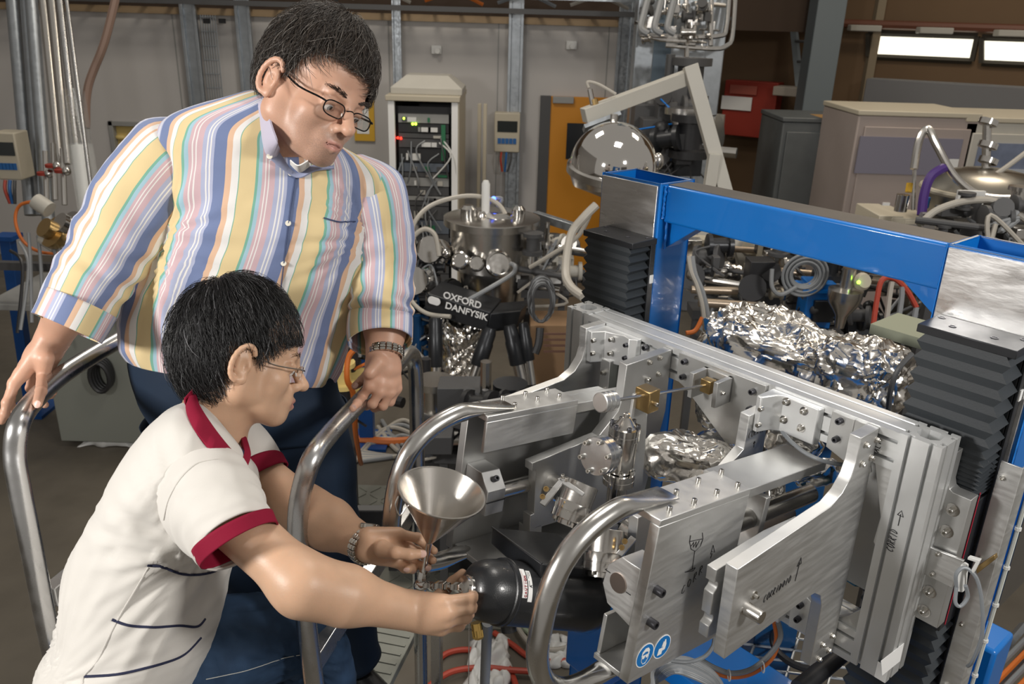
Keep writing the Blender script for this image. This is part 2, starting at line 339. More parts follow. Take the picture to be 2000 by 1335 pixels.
b = MB().tube(smooth_path([P(1868, 1145, 1.44), P(1868, 1120, 1.43), P(1885, 1108, 1.43), P(1908, 1130, 1.43), P(1918, 1180, 1.44), P(1918, 1240, 1.46), P(1900, 1290, 1.5), P(1890, 1300, 1.55)]), .0034, 8); b.build('cable', SKIRT, LS)
b = MB().tube(smooth_path([P(1868, 1146, 1.44), P(1866, 1175, 1.44), P(1876, 1183, 1.44), P(1890, 1165, 1.44), P(1886, 1143, 1.43)]), .0034, 8); b.build('cable_loop', SKIRT, LS)

# ---- lifting carriage: extruded profiles with plates
CR = thing('lifting_carriage', 'aluminium profile carriage frame with marker lettering and swing arm plates', 'machine frame')
L = .073
for u0, nm in ((-1.359, 'left'), (-.528, 'right')):
    extrusion(M(u0, 1.35, 2.152), MXa, MYa, L, (0, 0, -.50)).build('upright_profile', ANOD, CR, smooth=.5)
for w0 in (2.078, 1.650):
    pts = profile_outline(M(-1.286, 1.35, w0), MYa, UPV, L); MB().prism(pts, MXa*(1.286-.528)).build('cross_profile', ANOD, CR, smooth=.5)
lb = MB().prism([onM(1720, 1290, 0, -.4545), onM(1765, 1255, 0, -.4545), onM(1757, 1290, 0, -.4545), onM(1722, 1318, 0, -.4545)], MXa*.001).build('paper_label', WPAINT, CR)
lb = MB().prism([M(-.476, 1.349, 1.653), M(-.455, 1.349, 1.653), M(-.455, 1.349, 1.69), M(-.476, 1.349, 1.69)], NV*.0008).build('paper_label', WPAINT, CR)
ARM = [(1.285, 2.148), (1.285, 2.10), (1.277, 2.075), (1.255, 2.050), (1.222, 2.036), (.955, 2.029), (.955, 1.856), (1.195, 1.856), (1.225, 1.853), (1.250, 1.835), (1.263, 1.805), (1.264, 1.664), (1.348, 1.652), (1.348, 2.148)]
def armplate(u0, u1, prof, name='arm_plate', m=ALU): return MB().prism([M(u0, v, w) for v, w in prof], MXa*(u1-u0)).build(name, m, CR, bevel=.0012)
ap = armplate(-.585, -.563, ARM)
pin = MB().lathe([(.0115, 0), (.0115, .030), (.0105, .031), (.002, .0305)], onM(1456, 1186, 0, -.563), MXa, 24).build('pivot_pin', STEELB, ap)
for px, py in ((1472, 1161), (1451, 1190)):
    q = onM(px, py, 0, -.563); MB().lathe([(.0075, 0), (.0075, .002)], q, MXa, 14).build('washer', STEEL, ap); bolt(q+MXa*.002, MXa, .007, ap, CAP)
for px, py in ((1690, 868), (1711, 858), (1682, 905), (1700, 893), (1624, 1240), (1605, 1257), (1617, 1268), (1598, 1285)): bolt(onM(px, py, 0, -.563), MXa, .0105, ap, HEX)
al_ = armplate(-1.250, -1.228, ARM)
IN1 = [(1.348, 2.145), (1.205, 2.145), (1.20, 2.07), (1.19, 2.045), (1.135, 2.003), (.952, 2.003), (.952, 1.985), (.962, 1.985), (.962, 1.885), (.952, 1.885), (.952, 1.850), (1.30, 1.80), (1.348, 2.0)]
ip = armplate(-1.052, -1.030, IN1, m=ALUD)
for px, py in ((1268, 707), (1288, 698), (1263, 739), (1285, 730)): bolt(onM(px, py, 0, -1.030), MXa, .0105, ip, HEX if py < 735 else CAP)
MB().lathe([(.024, 0), (.024, .026), (.021, .0265), (.021, .030), (.017, .030)], M(-1.030, 1.005, 1.935), MXa, 28).build('pivot_boss', STEEL, ip)
MB().mbox(-1.065, -1.030, .953, .985, 1.83, 1.852).build('pad', ALUD, ip, bevel=.001)
IN2 = [(1.348, 2.106), (1.28, 2.106), (1.277, 2.035), (1.213, 2.0), (.975, 2.0), (.975, 1.85), (1.25, 1.82), (1.348, 1.95)]
cp_ = armplate(-.80, -.779, IN2)
MB().lathe([(.024, 0), (.024, .03), (.018, .031)], M(-.80, 1.005, 1.935), -MXa, 24).build('pivot_boss', STEEL, cp_)
q = onM(1462, 852, 0, -.7785); word('CORRID', onM(1461, 856, 0, -.7785), PV, UPV, .0135, INK, cp_, r=.0005, adv=.68, xw=.52)
strokes([[(0, 0), (.0, 1)], [(-.25, .7), (0, 1.05), (.25, .75), (-.25, .7)]], onM(1472, 873, 0, -.7785), PV, UPV, .013, INK, cp_, r=.0006)
# handwriting on the big plate
word('CORRIDOIO', onM(1490, 1177, 0, -.5625), nrm(PV+UPV*.06), UPV, .0135, INK, ap, r=.00055, adv=.66, slant=.2, xw=.50)
strokes([[(0, 0), (.12, 1)], [(-.06, .85), (.17, 1.25), (.28, .88), (-.06, .85)]], onM(1553, 1134, 0, -.5625), PV, UPV, .036, INK, ap, r=.0006)
word('ALTO', onM(1716, 884, 1, 1.3495), UPV, DU, .0105, INK, CR, r=.0008, adv=.72, slant=.1, xw=.55)
word('CORRID', onM(1744, 1079, 1, 1.3495), UPV, DU, .0135, INK, CR, r=.0008, adv=.58, slant=.1, xw=.45)
strokes([[(0, 0), (1, 0)], [(.85, .22), (1.3, 0), (.85, -.22), (.85, .22)]], onM(1754, 1026, 1, 1.3495), UPV, DU, .024, INK, CR, r=.0008)
# spacer plate with round notches beside the big plate
nt = [(.948, 2.012), (.948, 1.987)] + [(.948+.010*math.sin(a), 1.979+.010*math.cos(a)) for a in np.linspace(.3, 2.84, 6)] + [(.948, 1.966), (.948, 1.925)] + [(.948+.010*math.sin(a), 1.915+.010*math.cos(a)) for a in np.linspace(.3, 2.84, 6)] + [(.948, 1.903), (.948, 1.880), (1.10, 1.865), (1.20, 1.92), (1.20, 2.0), (1.10, 2.012)]
MB().prism([M(-.613, v, w) for v, w in nt], MXa*.018).build('spacer_plate', ALU, CR, bevel=.001)
# brackets and plates on the rail front
def railplate(u0, u1, w0, w1, th=.008, m=ALUD, bolts=(), me=None, d=.012, pts=None, name='rail_plate'):
    pl = MB().prism([M(u, 1.35, w) for u, w in (pts or [(u0, w0), (u1, w0), (u1, w1), (u0, w1)])], NV*th).build(name, m, CR, bevel=.0008)
    for u, w in bolts: bolt(M(u, 1.35-th, w), NV, d, pl, me or CAPB)
    return pl
railplate(0, 0, 0, 0, .009, ALUD, [(-.985, 2.135), (-.985, 2.100), (-.815, 2.128), (-.815, 2.09)], pts=[(-1.005, 2.148), (-.79, 2.148), (-.79, 2.02), (-.86, 1.99), (-.98, 2.075), (-1.005, 2.085)])
railplate(0, 0, 0, 0, .008, ALUD, [(-.631, 2.137), (-.631, 2.100)], pts=[(-.650, 2.148), (-.606, 2.148), (-.606, 2.06), (-.650, 2.075)])
railplate(0, 0, 0, 0, .007, ALUD, [], pts=[(-.606, 2.148), (-.585, 2.148), (-.56, 2.06), (-.606, 2.03)])
# gusset plates at the corner of upright and arm plate
MB().prism([M(-.56, 1.352, 2.078), M(-.528, 1.352, 2.078), M(-.528, 1.352, 1.92), M(-.533, 1.352, 1.925), M(-.53, 1.352, 1.98)], PV*.012).build('corner_gusset', ALU, CR, bevel=.0008)
MB().prism([M(-.575, 1.356, 1.723), M(-.528, 1.356, 1.723), M(-.528, 1.356, 1.775), M(-.55, 1.356, 1.745)], PV*.012).build('corner_gusset', ALUD, CR, bevel=.0008)
# white angle bracket right of the CORRID plate
br = MB().prism([M(u, v, 2.145) for u, v in ((-.779, 1.295), (-.768, 1.295), (-.758, 1.325), (-.745, 1.335), (-.672, 1.335), (-.668, 1.35), (-.779, 1.35))], (0, 0, -.075)).build('angle_bracket', ANOD, CR, bevel=.002)
for u, w, v in ((-.765, 2.122, 1.298), (-.765, 2.088, 1.298), (-.738, 2.136, 1.335), (-.738, 2.098, 1.335), (-.700, 2.131, 1.335), (-.700, 2.095, 1.335)):
    if v > 1.3: MB().lathe([(.0085, 0), (.0085, .0015)], M(u, v, w), NV, 14).build('washer', STEEL, br)
    bolt(M(u, v-.001, w), NV, .0095, br, CAP)
br = MB().prism([M(u, v, 2.142) for u, v in ((-1.228, 1.29), (-1.215, 1.29), (-1.200, 1.318), (-1.155, 1.332), (-1.135, 1.326), (-1.118, 1.335), (-1.118, 1.35), (-1.228, 1.35))], (0, 0, -.075)).build('angle_bracket', ANOD, CR, bevel=.0015)
for u, w, v, me in ((-1.210, 2.122, 1.297, CAP), (-1.210, 2.090, 1.297, CAP), (-1.180, 2.128, 1.322, CAP), (-1.180, 2.094, 1.322, CAP), (-1.140, 2.126, 1.328, CAPB), (-1.140, 2.095, 1.328, CAPB)): bolt(M(u, v, w), NV, .010, br, me)
bolt(M(-1.10, 1.35, 2.128), NV, .013, CR, CAPB)
# lower brackets at the bottom rail
br = MB().prism([M(u, 1.335, w) for u, w in ((-.655, 1.755), (-.632, 1.765), (-.607, 1.752), (-.603, 1.675), (-.65, 1.67))], NV*.012).build('lower_bracket', ANOD, CR, bevel=.002)
for w in (1.737, 1.703): bolt(M(-.63, 1.323, w), NV, .012, br, CAPB)
MB().mbox(-.70, -.67, 1.32, 1.35, 1.665, 1.76).build('lower_bracket', ANOD, CR, bevel=.002)
# slide rail plates in front of the far upright
pl = MB().mbox(-1.205, -1.175, 1.315, 1.35, 1.80, 2.075).build('guide_strip', ALUD, CR, bevel=.001)
for w in (2.045, 2.0, 1.955): bolt(M(-1.19, 1.315, w), NV, .011, pl, CAP)
MB().mbox(-1.172, -1.06, 1.345, 1.36, 1.72, 2.078).build('back_plate', mat('grey_green_sheet', (.17, .18, .165), .55), CR)
# threaded rod adjuster
ad = CR
MB().tube([M(-.9, 1.02, 2.166), M(-.9, 1.315, 2.118)], .0032, 10).build('threaded_rod', STEELB, CR)
kn = [(.0165, 0)]
for i in range(3): kn += [(.0185, .001+.012*i), (.0185, .0095+.012*i), (.0165, .0105+.012*i), (.0165, .0125+.012*i)]
MB().lathe(kn, M(-.9, .988, 2.1715), nrm(M(-.9, 1.315, 2.118)-M(-.9, 1.02, 2.166)), 24).build('adjuster_knob', mat('turned_aluminium', (.75, .75, .74), .3, 1), CR, smooth=.4)
MB().mbox(-.922, -.886, 1.108, 1.138, 2.118, 2.162).build('brass_nut_block', BRASS, CR, bevel=.0015)
bolt(M(-.886, 1.125, 2.135), MXa, .008, CR, CAP)
sp = MB().prism([M(-.922, v, w) for v, w in ((1.10, 2.15), (1.142, 2.15), (1.15, 1.92), (1.075, 1.92))], MXa*.006).build('support_post', ALUD, CR, bevel=.0008)
for w in (2.03, 1.985, 1.95): bolt(M(-.916, 1.11, w), MXa, .008, sp, CAP)
bk = MB(); bk.mbox(-.935, -.925, 1.29, 1.35, 2.085, 2.14); bk.mbox(-.875, -.865, 1.29, 1.35, 2.085, 2.14); bk.mbox(-.935, -.865, 1.335, 1.35, 2.085, 2.14)
bk.build('fork_bracket', ALUD, CR, bevel=.0008)
MB().mbox(-.912, -.888, 1.298, 1.318, 2.104, 2.132).build('brass_swivel', BRASS, CR, bevel=.001)
bolt(M(-.865, 1.308, 2.115), MXa, .007, CR, BOLT and CAP)

# ---- tilting handle frame
HF = thing('handle_frame', 'tilted aluminium handling frame with bent steel tube handles between the swing arms', 'handling frame')
def hbox(u0, u1, s0, s1, t0, t1, name, m=ALU, bev=.0012, par=None): return MB().mbox(u0, u1, s0, s1, t0, t1, fn=Hf).build(name, m, par or HF, bevel=bev)
def arm_side(uo, ui, sign):
    # uo outer plate face, ui inner
    lo, hi = min(uo, uo-sign*.019), max(uo, uo-sign*.019)
    sp = hbox(lo, hi, -.176, .06, -.132, .146, 'side_plate')
    return sp
spR = arm_side(-.64, -.715, 1)
hbox(-.716, -.64, -.176, .06, .146, .157, 'top_flange')
hbox(-.716, -.659, -.176, .06, -.132, -.122, 'bottom_flange', ALUD)
hbox(-.716, -.708, -.17, .05, -.122, -.05, 'inner_web', ALUD)
hbox(-.735, -.648, .06, .33, .132, .150, 'guide_beam', ALUD)
for i, s in enumerate((-.16, -.115, -.045, .015, .05)):
    pass
for px, py in ((1275, 1002-28), (1320, 962), (1363, 939), (1408, 922), (1307, 995), (1355, 980), (1399, 962), (1440, 948), (1230, 985)):
    q = plane(px, py+3, Hf(0, 0, .157), HT); bolt(q, HT, .0088, HF, CAP)
for px, py in ((1281, 1150), (1268, 1212)): 
    q = onH(px, py, -.64); bolt(q, MXa, .015, spR, CAPB)
# clamp block with rod end and slit
oc = [(-.661, .062), (-.700, .062), (-.724, .036), (-.728, .0), (-.712, -.028), (-.661, -.04)]
cb = MB().prism([Hf(u, -.172, t) for u, t in oc], HS*.05).build('clamp_block', ALU, HF, bevel=.0012)
rodc = (-.697, .018)
MB().cyl(Hf(rodc[0], -.1745, rodc[1]), Hf(rodc[0], .33, rodc[1]), .0165, n=24).build('guide_rod', mat('copper_tinted_rod', (.62, .52, .46), .28, 1), HF)
MB().mbox(-.728, -.716, -.1725, -.15, .024, .0255, fn=Hf).build('clamp_slit', INK, cb); MB().mbox(-.680, -.670, -.1725, -.15, .0105, .012, fn=Hf).build('clamp_slit', INK, cb)
# back guide plate with the second rod, behind the box
hbox(-.75, -.64, .12, .135, -.05, .125, 'rear_bulkhead', ALUD)
MB().cyl(Hf(-.665, .05, .075), Hf(-.665, .33, .075), .018, n=20).build('guide_rod', mat('dark_steel_rod', (.30, .29, .27), .22, 1), HF)
bolt(Hf(-.69, -.12, -.122), HT, .012, HF, HEX)
# left side
hbox(-1.125, -1.105, -.176, .20, -.14, .150, 'side_plate', ALUD)
hbox(-1.125, -1.055, -.172, .066, .150, .162, 'top_flange')
hbox(-1.063, -1.055, -.172, .066, .088, .150, 'angle_leg')
hbox(-1.105, -1.063, .066, .30, .128, .150, 'guide_beam', ALUD)
for px, py in ((958, 801), (981, 776), (1005, 790), (1026, 768), (1049, 778), (1068, 760), (1092, 772), (935, 788)):
    q = plane(px, py+4, Hf(0, 0, .162), HT); bolt(q, HT, .0085, HF, CAP)
ocl = [(-1.105, .045), (-1.06, .045), (-1.035, .015), (-1.035, -.035), (-1.105, -.035)]
cbl = MB().prism([Hf(u, -.165, t) for u, t in ocl], HS*.045).build('clamp_block', ALUD, HF, bevel=.0012)
MB().cyl(Hf(-1.06, -.14, -.005), Hf(-1.06, .30, -.005), .0165, n=20).build('guide_rod', STEELB, HF)
MB().mbox(-1.0345, -1.033, -.166, -.12, -.008, -.006, fn=Hf).build('clamp_slit', INK, cbl)
bolt(Hf(-1.0475, -.143, .032), nrm(MXa*.75+HT*.6), .012, cbl, CAPB)
hbox(-1.105, -1.0, -.17, .2, -.140, -.128, 'bottom_flange', ALUD)
# handles
def handle(u, path, name='handle'):
    pts = smooth_path([Hf(u, s, t) for s, t in path], 8); n = len(pts); b = MB(); r = .0172; p = [np.asarray(q) for q in pts]
    v = []; N = 20
    for i in range(n):
        tg = nrm(p[min(i+1, n-1)]-p[max(i-1, 0)]); a = MXa; bb = np.cross(tg, a); e = min(i, n-1-i)/(n*.14); fl = min(1, max(.16, e)); wd = 1+(1-fl)*.45
        v.append([p[i]+a*math.cos(2*math.pi*j/N)*r*wd+bb*math.sin(2*math.pi*j/N)*r*fl for j in range(N)])
    b.rings(v); return b.build(name, TUBE, HF, smooth=1.2)
HP = [(-.10, .162), (-.17, .163), (-.225, .160), (-.28, .140), (-.318, .106), (-.337, .060), (-.343, .0), (-.340, -.05), (-.318, -.098), (-.275, -.132), (-.225, -.143), (-.175, -.139), (-.12, -.137)]
handle(-.69, HP); handle(-1.082, [(s, t+.004) for s, t in HP])
# lettering, beaker sketch and stickers on the right side plate
qf = -.6395
word('CORR', onH(1330, 1163, qf), nrm(HS*.80+HT*.50), nrm(HT-HS*.30), .0145, INK, spR, r=.0006, adv=1.05, xw=.7)
sk = lambda pts: [tuple(p) for p in pts]
def sketch(pls, par, u, r=.0006):
    b = MB()
    for l in pls: b.tube([onH(x, y, u) for x, y in l], r, 5)
    return b.build('handwriting', INK, par, kind='stuff')
sketch([[(1349, 1045), (1347, 1058), (1350, 1072), (1358, 1076), (1368, 1066), (1373, 1052), (1372, 1040)], [(1348, 1057), (1371, 1052)], [(1350, 1066), (1355, 1058), (1354, 1068), (1360, 1057), (1359, 1069), (1366, 1055)], [(1357, 1076), (1352, 1112)], [(1338, 1117), (1358, 1108), (1354, 1114), (1338, 1117)], [(1388, 1082), (1393, 1064), (1396, 1078), (1390, 1076)], [(1391, 1080), (1388, 1090)]], spR, qf)
def sticker(px, py, kind):
    c = onH(px, py, qf); e1, e2 = HS, HT; r = .0215
    st = MB().lathe([(r, -.0003), (r, .0003)], c, MXa, 28).build('safety_sticker', WPAINT, spR)
    MB().lathe([(r*.92, .0003), (r*.92, .0006)], c, MXa, 28).build('blue_disc', mat('sticker_blue', (.004, .16, .48), .4), st)
    b = MB(); z = MXa*.0009; pp = lambda q: [c+z+e1*x*r+e2*y*r for x, y in q]
    if kind == 'goggles':
        b.prism(pp([(-.46, .04), (-.43, .4), (-.12, .66), (.24, .62), (.43, .36), (.40, .04), (.30, .08), (.25, .28), (-.05, .36), (-.30, .24), (-.37, .04)]), MXa*.0003); b.tube(pp([(-.38, -.1), (-.36, -.4), (-.15, -.68), (.15, -.68), (.34, -.4), (.38, -.1)]), .0007, 5)
        b.prism(pp([(-.45, .08), (.45, .08), (.42, -.02), (-.42, -.02)]), MXa*.0003)
        for x in (-.2, .2): b.lathe([(r*.16, 0), (r*.16, .0004)], c+z+e1*x*r+e2*(-.06)*r, MXa, 12)
    else:
        b.prism(pp([(-.5, -.62), (.02, -.62), (.05, -.05), (-.42, -.05)]), MXa*.0003); b.prism(pp([(.05, -.35), (.35, -.3), (.42, .1), (.28, .6), (.16, .62), (.05, .2)]), MXa*.0003)
        b.prism(pp([(-.12, .0), (.05, .05), (.1, .45), (.0, .48)]), MXa*.0003)
    b.build('pictogram', WPAINT, st)
sticker(1259.5, 1279, 'goggles'); sticker(1293, 1262, 'glove')
# =================================================================== VESSEL, FUNNEL, VALVES, FOIL
from mathutils import noise as MN
def cdir(x, y, z): return nrm(BASIS.T @ np.array([x, y, z], float))     # direction given as right, down, away
VS = thing('black_pressure_vessel', 'black coated cylindrical vessel with a domed end and box housing under the handles', 'vessel')
A0, A1 = P(968, 1154, 1.355), P(1138, 1172, 1.455); ax = nrm(A1-A0); r = .0515
MB().lathe([(r*.30, -.055), (r*.62, -.050), (r*.84, -.040), (r*.96, -.024), (r, -.005), (r*1.0, .004)], A0, ax, 40).build('dome', BLACK, VS, smooth=1.)
Lv = np.linalg.norm(A1-A0); VB = MB().lathe([(r*.98, .004), (r*1.06, .006), (r*1.06, .012), (r*1.03, .0125), (r*1.03, Lv-.01), (r*1.05, Lv-.008), (r*1.05, Lv+.012), (r*.98, Lv+.022), (r*.5, Lv+.028)], A0, ax, 44).build('body', BLACK, VS)
b = MB(); e1, e2, _ = frame(ax)
b.tube([A0+ax*.013+(e1*math.cos(t)+e2*math.sin(t))*(r*1.035+.0006*math.sin(t*40)) for t in np.linspace(0, 2*math.pi, 80, endpoint=False)], .0022, 5, closed=True); b.build('weld_seam', BLACK, VS)
# label band on the body
tow = nrm(cdir(0, -.75, -.66) - ax*(cdir(0, -.75, -.66)@ax)); sid = np.cross(ax, tow)
def band(h0, h1, t0, t1, rr, m, name, par, n=12):
    b = MB(); rg = []
    for h in (h0, h1): rg.append([A0+ax*h+(tow*math.cos(t)+sid*math.sin(t))*rr for t in np.linspace(t0, t1, n)])
    b.rings(rg, cap=(False, False), closed=False); return b.build(name, m, par)
lb = band(.016, .0255, -.15, .78, r*1.032, WPAINT, 'paper_label', VB); lb2 = band(.0275, .036, -.10, .88, r*1.032, WPAINT, 'paper_label', VB)
LRED = mat('label_red_print', (.35, .03, .04), .6)
def round_text(txt, h, t0, dt, size, m, par):
    for i_, ch in enumerate(txt):
        t = t0-dt*i_; nn_ = tow*math.cos(t)+sid*math.sin(t); lettering(ch, size, A0+ax*h+nn_*(r*1.032+.0006), tow*math.sin(t)-sid*math.cos(t), nn_, m, par)
round_text('CAUTION', .0225, .72, .095, .0058, LRED, lb)
band(.0180, .0186, -.08, .55, r*1.0335, LRED, 'print_line', lb)
for t0, t1, h in ((.25, .42, .0295), (-.05, .18, .0295), (-.05, .10, .0325)): band(h, h+.0010, t0, t1, r*1.0335, INK, 'print_line', lb2)
round_text('A', .0325, .42, .1, .0060, INK, lb2)
# box housing welded on top
FL, NL, FR, NR = P(961, 1029, 1.45), P(1059, 1100, 1.345), P(1088, 1040, 1.53), P(1176, 1112, 1.44)
dn = cdir(-.10, .93, .36)*.046
hb = MB().hexa([FL+dn*.75, NL+dn, NR+dn, FR+dn*.75, FL, NL, NR, FR]).build('housing', BLACK, VS, bevel=.003)
MB().tube([FL, NL], .0016, 6).build('edge_seam', BLACK, VS); 
# valve under the vessel
u = A0+cdir(-.05, .95, .2)*r
q0 = P(930, 1215, 1.37); q1 = P(934, 1240, 1.37); MB().cyl(q0, q1, .0095, .0095, 16).build('brass_port', mat('polished_brass', (.75, .5, .16), .22, 1), VS); MB().lathe([(.0105, 0), (.0105, .012), (.007, .016)], q1-nrm(q1-q0)*.010, q1-q0, 6).build('brass_nut', MATS['polished_brass'], VS)
MB().cyl(P(992, 1215, 1.40), P(994, 1232, 1.40), .014, .013, 16).build('plug', BLACK, VS)
fl = A0-ax*.052
MB().lathe([(.021, 0), (.021, -.006), (.019, -.007), (.019, -.012), (.012, -.013)], fl, ax, 28).build('end_flange', STEEL, VS)
# ---- fitting chain to the elbow
FT = thing('fitting_chain', 'chrome tube fitting with nuts and an elbow joining the funnel to the black vessel', 'pipe fitting')
EB = P(822, 1143, 1.39); ea = nrm(fl-ax*.012-EB); Lf = np.linalg.norm(fl-ax*.012-EB)
MB().cyl(EB, EB+ea*Lf, .0042, n=12).build('pipe', STEEL, FT)
for f0, f1, rr in ((.12, .30, .0075), (.34, .38, .008), (.40, .62, .0095), (.63, .70, .008), (.78, .98, .0085)):
    MB().lathe([(rr*.9, Lf*f0), (rr, Lf*f0+.0015), (rr, Lf*f1-.0015), (rr*.9, Lf*f1)], EB, ea, 6).build('nut', STEEL, FT)
MB().ell(EB, (.0125, .0125, .0125)).build('elbow_body', STEEL, FT)
CD = P(917, 1160, 1.345); 
b = MB(); [b.ell(CD+np.array([0, 0, -.0032])*i, (.0013,)*3, n=6, m=4) for i in range(60)]
bc = b.build('bead_chain', STEEL, FT, kind='stuff')
# ---- funnel
FU = thing('steel_funnel', 'brushed steel funnel held upright in the kneeling man\'s fingers', 'funnel')
AP, RM = P(832, 1072, 1.345), P(863, 960, 1.335); fa = nrm(RM-AP); fa = nrm(nrm(cdir(.23, -.87, -.44))*.8+fa*.2); Hh = .103; rr = .0705
AP = RM-fa*Hh
MB().lathe([(.0045, -.0), (rr-.0005, Hh-.002), (rr+.0018, Hh-.001), (rr+.0018, Hh+.0012), (rr-.0008, Hh+.0012), (rr-.0018, Hh-.001), (.0035, .004)], AP, fa, 56, cap=False).build('cone', mat('spun_steel', (.64, .61, .57), .22, 1, bump=.06, bscale=30), FU, smooth=.9)
st = EB-AP; MB().cyl(AP+fa*.004, AP+nrm(st)*(np.linalg.norm(st)-.012), .0052, .0046, 14).build('stem', STEEL, FU)
MB().lathe([(.0075, -.004), (.008, -.002), (.008, .012), (.007, .013)], AP+st*.72, st, 6).build('nut', STEEL, FU)
hk = RM-fa*.004+cdir(-.96, .02, -.2)*rr*.98
MB().tube(smooth_path([hk, hk+cdir(-.3, .9, -.1)*.014, hk+cdir(.1, 1, -.2)*.03, hk+cdir(.5, .7, -.2)*.022]), .0013, 6).build('wire_hook', STEEL, FU)

# ---- ultra high vacuum valve
VV = thing('vacuum_valve', 'upright polished steel vacuum valve with bolted flange caps behind the funnel', 'valve')
va = nrm(M(-.95, 1.116, 2.067)-M(-.95, 1.107, 1.908)); vt = P(1221, 832, 1.53)
MB().lathe([(.029, 0), (.029, -.012), (.0285, -.0125), (.0285, -.014), (.029, -.0145), (.029, -.024), (.0265, -.025), (.0265, -.078), (.021, -.079), (.021, -.092)], vt, va, 36).build('valve_body', STEEL, VV, smooth=.5)
MB().lathe([(.022, 0), (.008, .018), (.006, .019), (.006, .026), (.004, .027)], vt, va, 28).build('bonnet', STEELB, VV)
for i in range(6):
    t = i*math.pi/3+.2; e1, e2, _ = frame(va); bolt(vt+(e1*math.cos(t)+e2*math.sin(t))*.0245, va, .008, VV, CAPB)
lf = vt-va*.094; MB().lathe([(.030, 0), (.030, -.011), (.0295, -.0115), (.0295, -.0125), (.030, -.013), (.030, -.024), (.019, -.025), (.019, -.10)], lf, va, 32).build('lower_flange', STEEL, VV, smooth=.5)
for i in range(6):
    t = i*math.pi/3; bolt(lf+(e1*math.cos(t)+e2*math.sin(t))*.025, va, .008, VV, CAP)
sa = cdir(-.62, .05, -.72); sf = P(1163, 891, 1.475)
MB().lathe([(.004, .0), (.034, .0), (.035, -.001), (.035, -.011), (.0345, -.0115), (.0345, -.0125), (.035, -.013), (.035, -.024), (.0345, -.0245), (.034, -.03), (.018, -.031), (.018, -.06)], sf, sa, 40).build('side_flange', mat('turned_steel_face', (.55, .55, .55), .25, 1, bump=.1, bscale=60), VV, smooth=.5)
e1, e2, _ = frame(sa)
for i in range(6):
    t = i*math.pi/3+.35; bolt(sf+(e1*math.cos(t)+e2*math.sin(t))*.029, sa, .0088, VV, CAP)
def flanged_pump(c, a, R1, name, lab, clip):
    T = thing(name, lab, 'vacuum part', 'clamped flange stacks on the tilting frame')
    MB().lathe([(R1, -.002), (R1*1.02, 0), (R1*1.02, .014), (R1, .0145), (R1, .016), (R1*1.02, .0165), (R1*1.02, .030), (R1*.75, .032), (R1*.75, .04)], c, a, 36).build('flange_pair', STEEL, T, smooth=.5)
    MB().lathe([(R1*.9, 0), (R1*.9, -.040), (R1*.86, -.041)], c, a, 32).build('flange_body', STEELB, T)
    e1, e2, _ = frame(a)
    for i in range(6):
        t = i*math.pi/3; bolt(c+a*.030+(e1*math.cos(t)+e2*math.sin(t))*R1*.86, a, .007, T, CAP)
    for pts, th in clip: MB().prism(pts, cdir(.2, .5, .8)*th).build('clamp_bar', ALU, T, bevel=.0008)
    return T
D_ = 1.47
c1 = [P(1094, 933, D_), P(1102, 938, D_), P(1064, 988, D_), P(1053, 981, D_)]; c2 = [P(1089, 934, D_), P(1098, 931, D_), P(1142, 962, D_), P(1137, 968, D_), P(1100, 945, D_)]
T1 = flanged_pump(P(1122, 985, 1.50), cdir(-.33, .80, -.15), .034, 'clamped_flange_stack', 'tilted polished flange stack with brass screws beside the funnel', [(c1, .006), (c2, .006)])
for px, py in ((1067, 955), (1060, 970)): bolt(P(px, py, D_-.002), cdir(-.1, -.3, -1), .010, T1, raw_mesh('brass_screw', MB().lathe([(.5, 0), (.5, .8), (.3, .8), (.3, .3)], (0, 0, 0), (0, 0, 1), 12), BRASS))
for px, py in ((1099, 929), (1107, 935)): bolt(P(px, py+4, D_), cdir(.0, -.95, -.3), .007, T1, CAP)
D2 = 1.40
c3 = [P(1232, 1045, D2), P(1243, 1052, D2), P(1215, 1086, D2), P(1203, 1080, D2)]
T2 = flanged_pump(P(1180, 1080, 1.43), cdir(-.1, .85, -.2), .036, 'clamped_flange_stack', 'grey flange stack half hidden behind the front bent handle', [(c3, .006)])
for px, py in ((1220, 1057), (1214, 1069)): bolt(P(px, py, D2-.002), cdir(-.1, -.3, -1), .010, T2, bpy.data.meshes['brass_screw'])

# ---- crumpled foil
def foil(c, ax_, half, name, lab, seed, n=(150, 80), amp=.018, tint=None, power=.62):
    a = nrm(ax_); b_ = nrm(np.cross([0, 0, 1.], a)); cc = np.cross(a, b_); off = Vector((seed*3.1, seed*1.7, seed*.9)); V_ = []
    for j in range(n[1]+1):
        ph = math.pi*j/n[1]
        for i in range(n[0]):
            t = 2*math.pi*i/n[0]; sg = lambda x: math.copysign(abs(x)**power, x)
            d = np.array([sg(math.sin(ph))*sg(math.cos(t)), sg(math.sin(ph))*sg(math.sin(t)), sg(-math.cos(ph))]); p = a*d[0]*half[0]+b_*d[1]*half[1]+cc*d[2]*half[2]
            q = Vector(p)+off; nn = nrm(a*d[0]/half[0]+b_*d[1]/half[1]+cc*d[2]/half[2])
            h = 1.7*MN.noise(q*7) - abs(MN.noise(q*17))*1.5 - abs(MN.noise(q*38+Vector((5, 1, 2))))*.7 - abs(MN.noise(q*85))*.16
            V_.append(np.asarray(c)+p+nn*h*amp)
    N0 = n[0]; F = [(j*N0+i, j*N0+(i+1) % N0, (j+1)*N0+(i+1) % N0, (j+1)*N0+i) for j in range(n[1]) for i in range(N0)]
    return tag(link_mesh(name, V_, F, tint or FOIL, None, smooth=.45), lab, 'foil wrap', 'crumpled foil wrapped instruments')
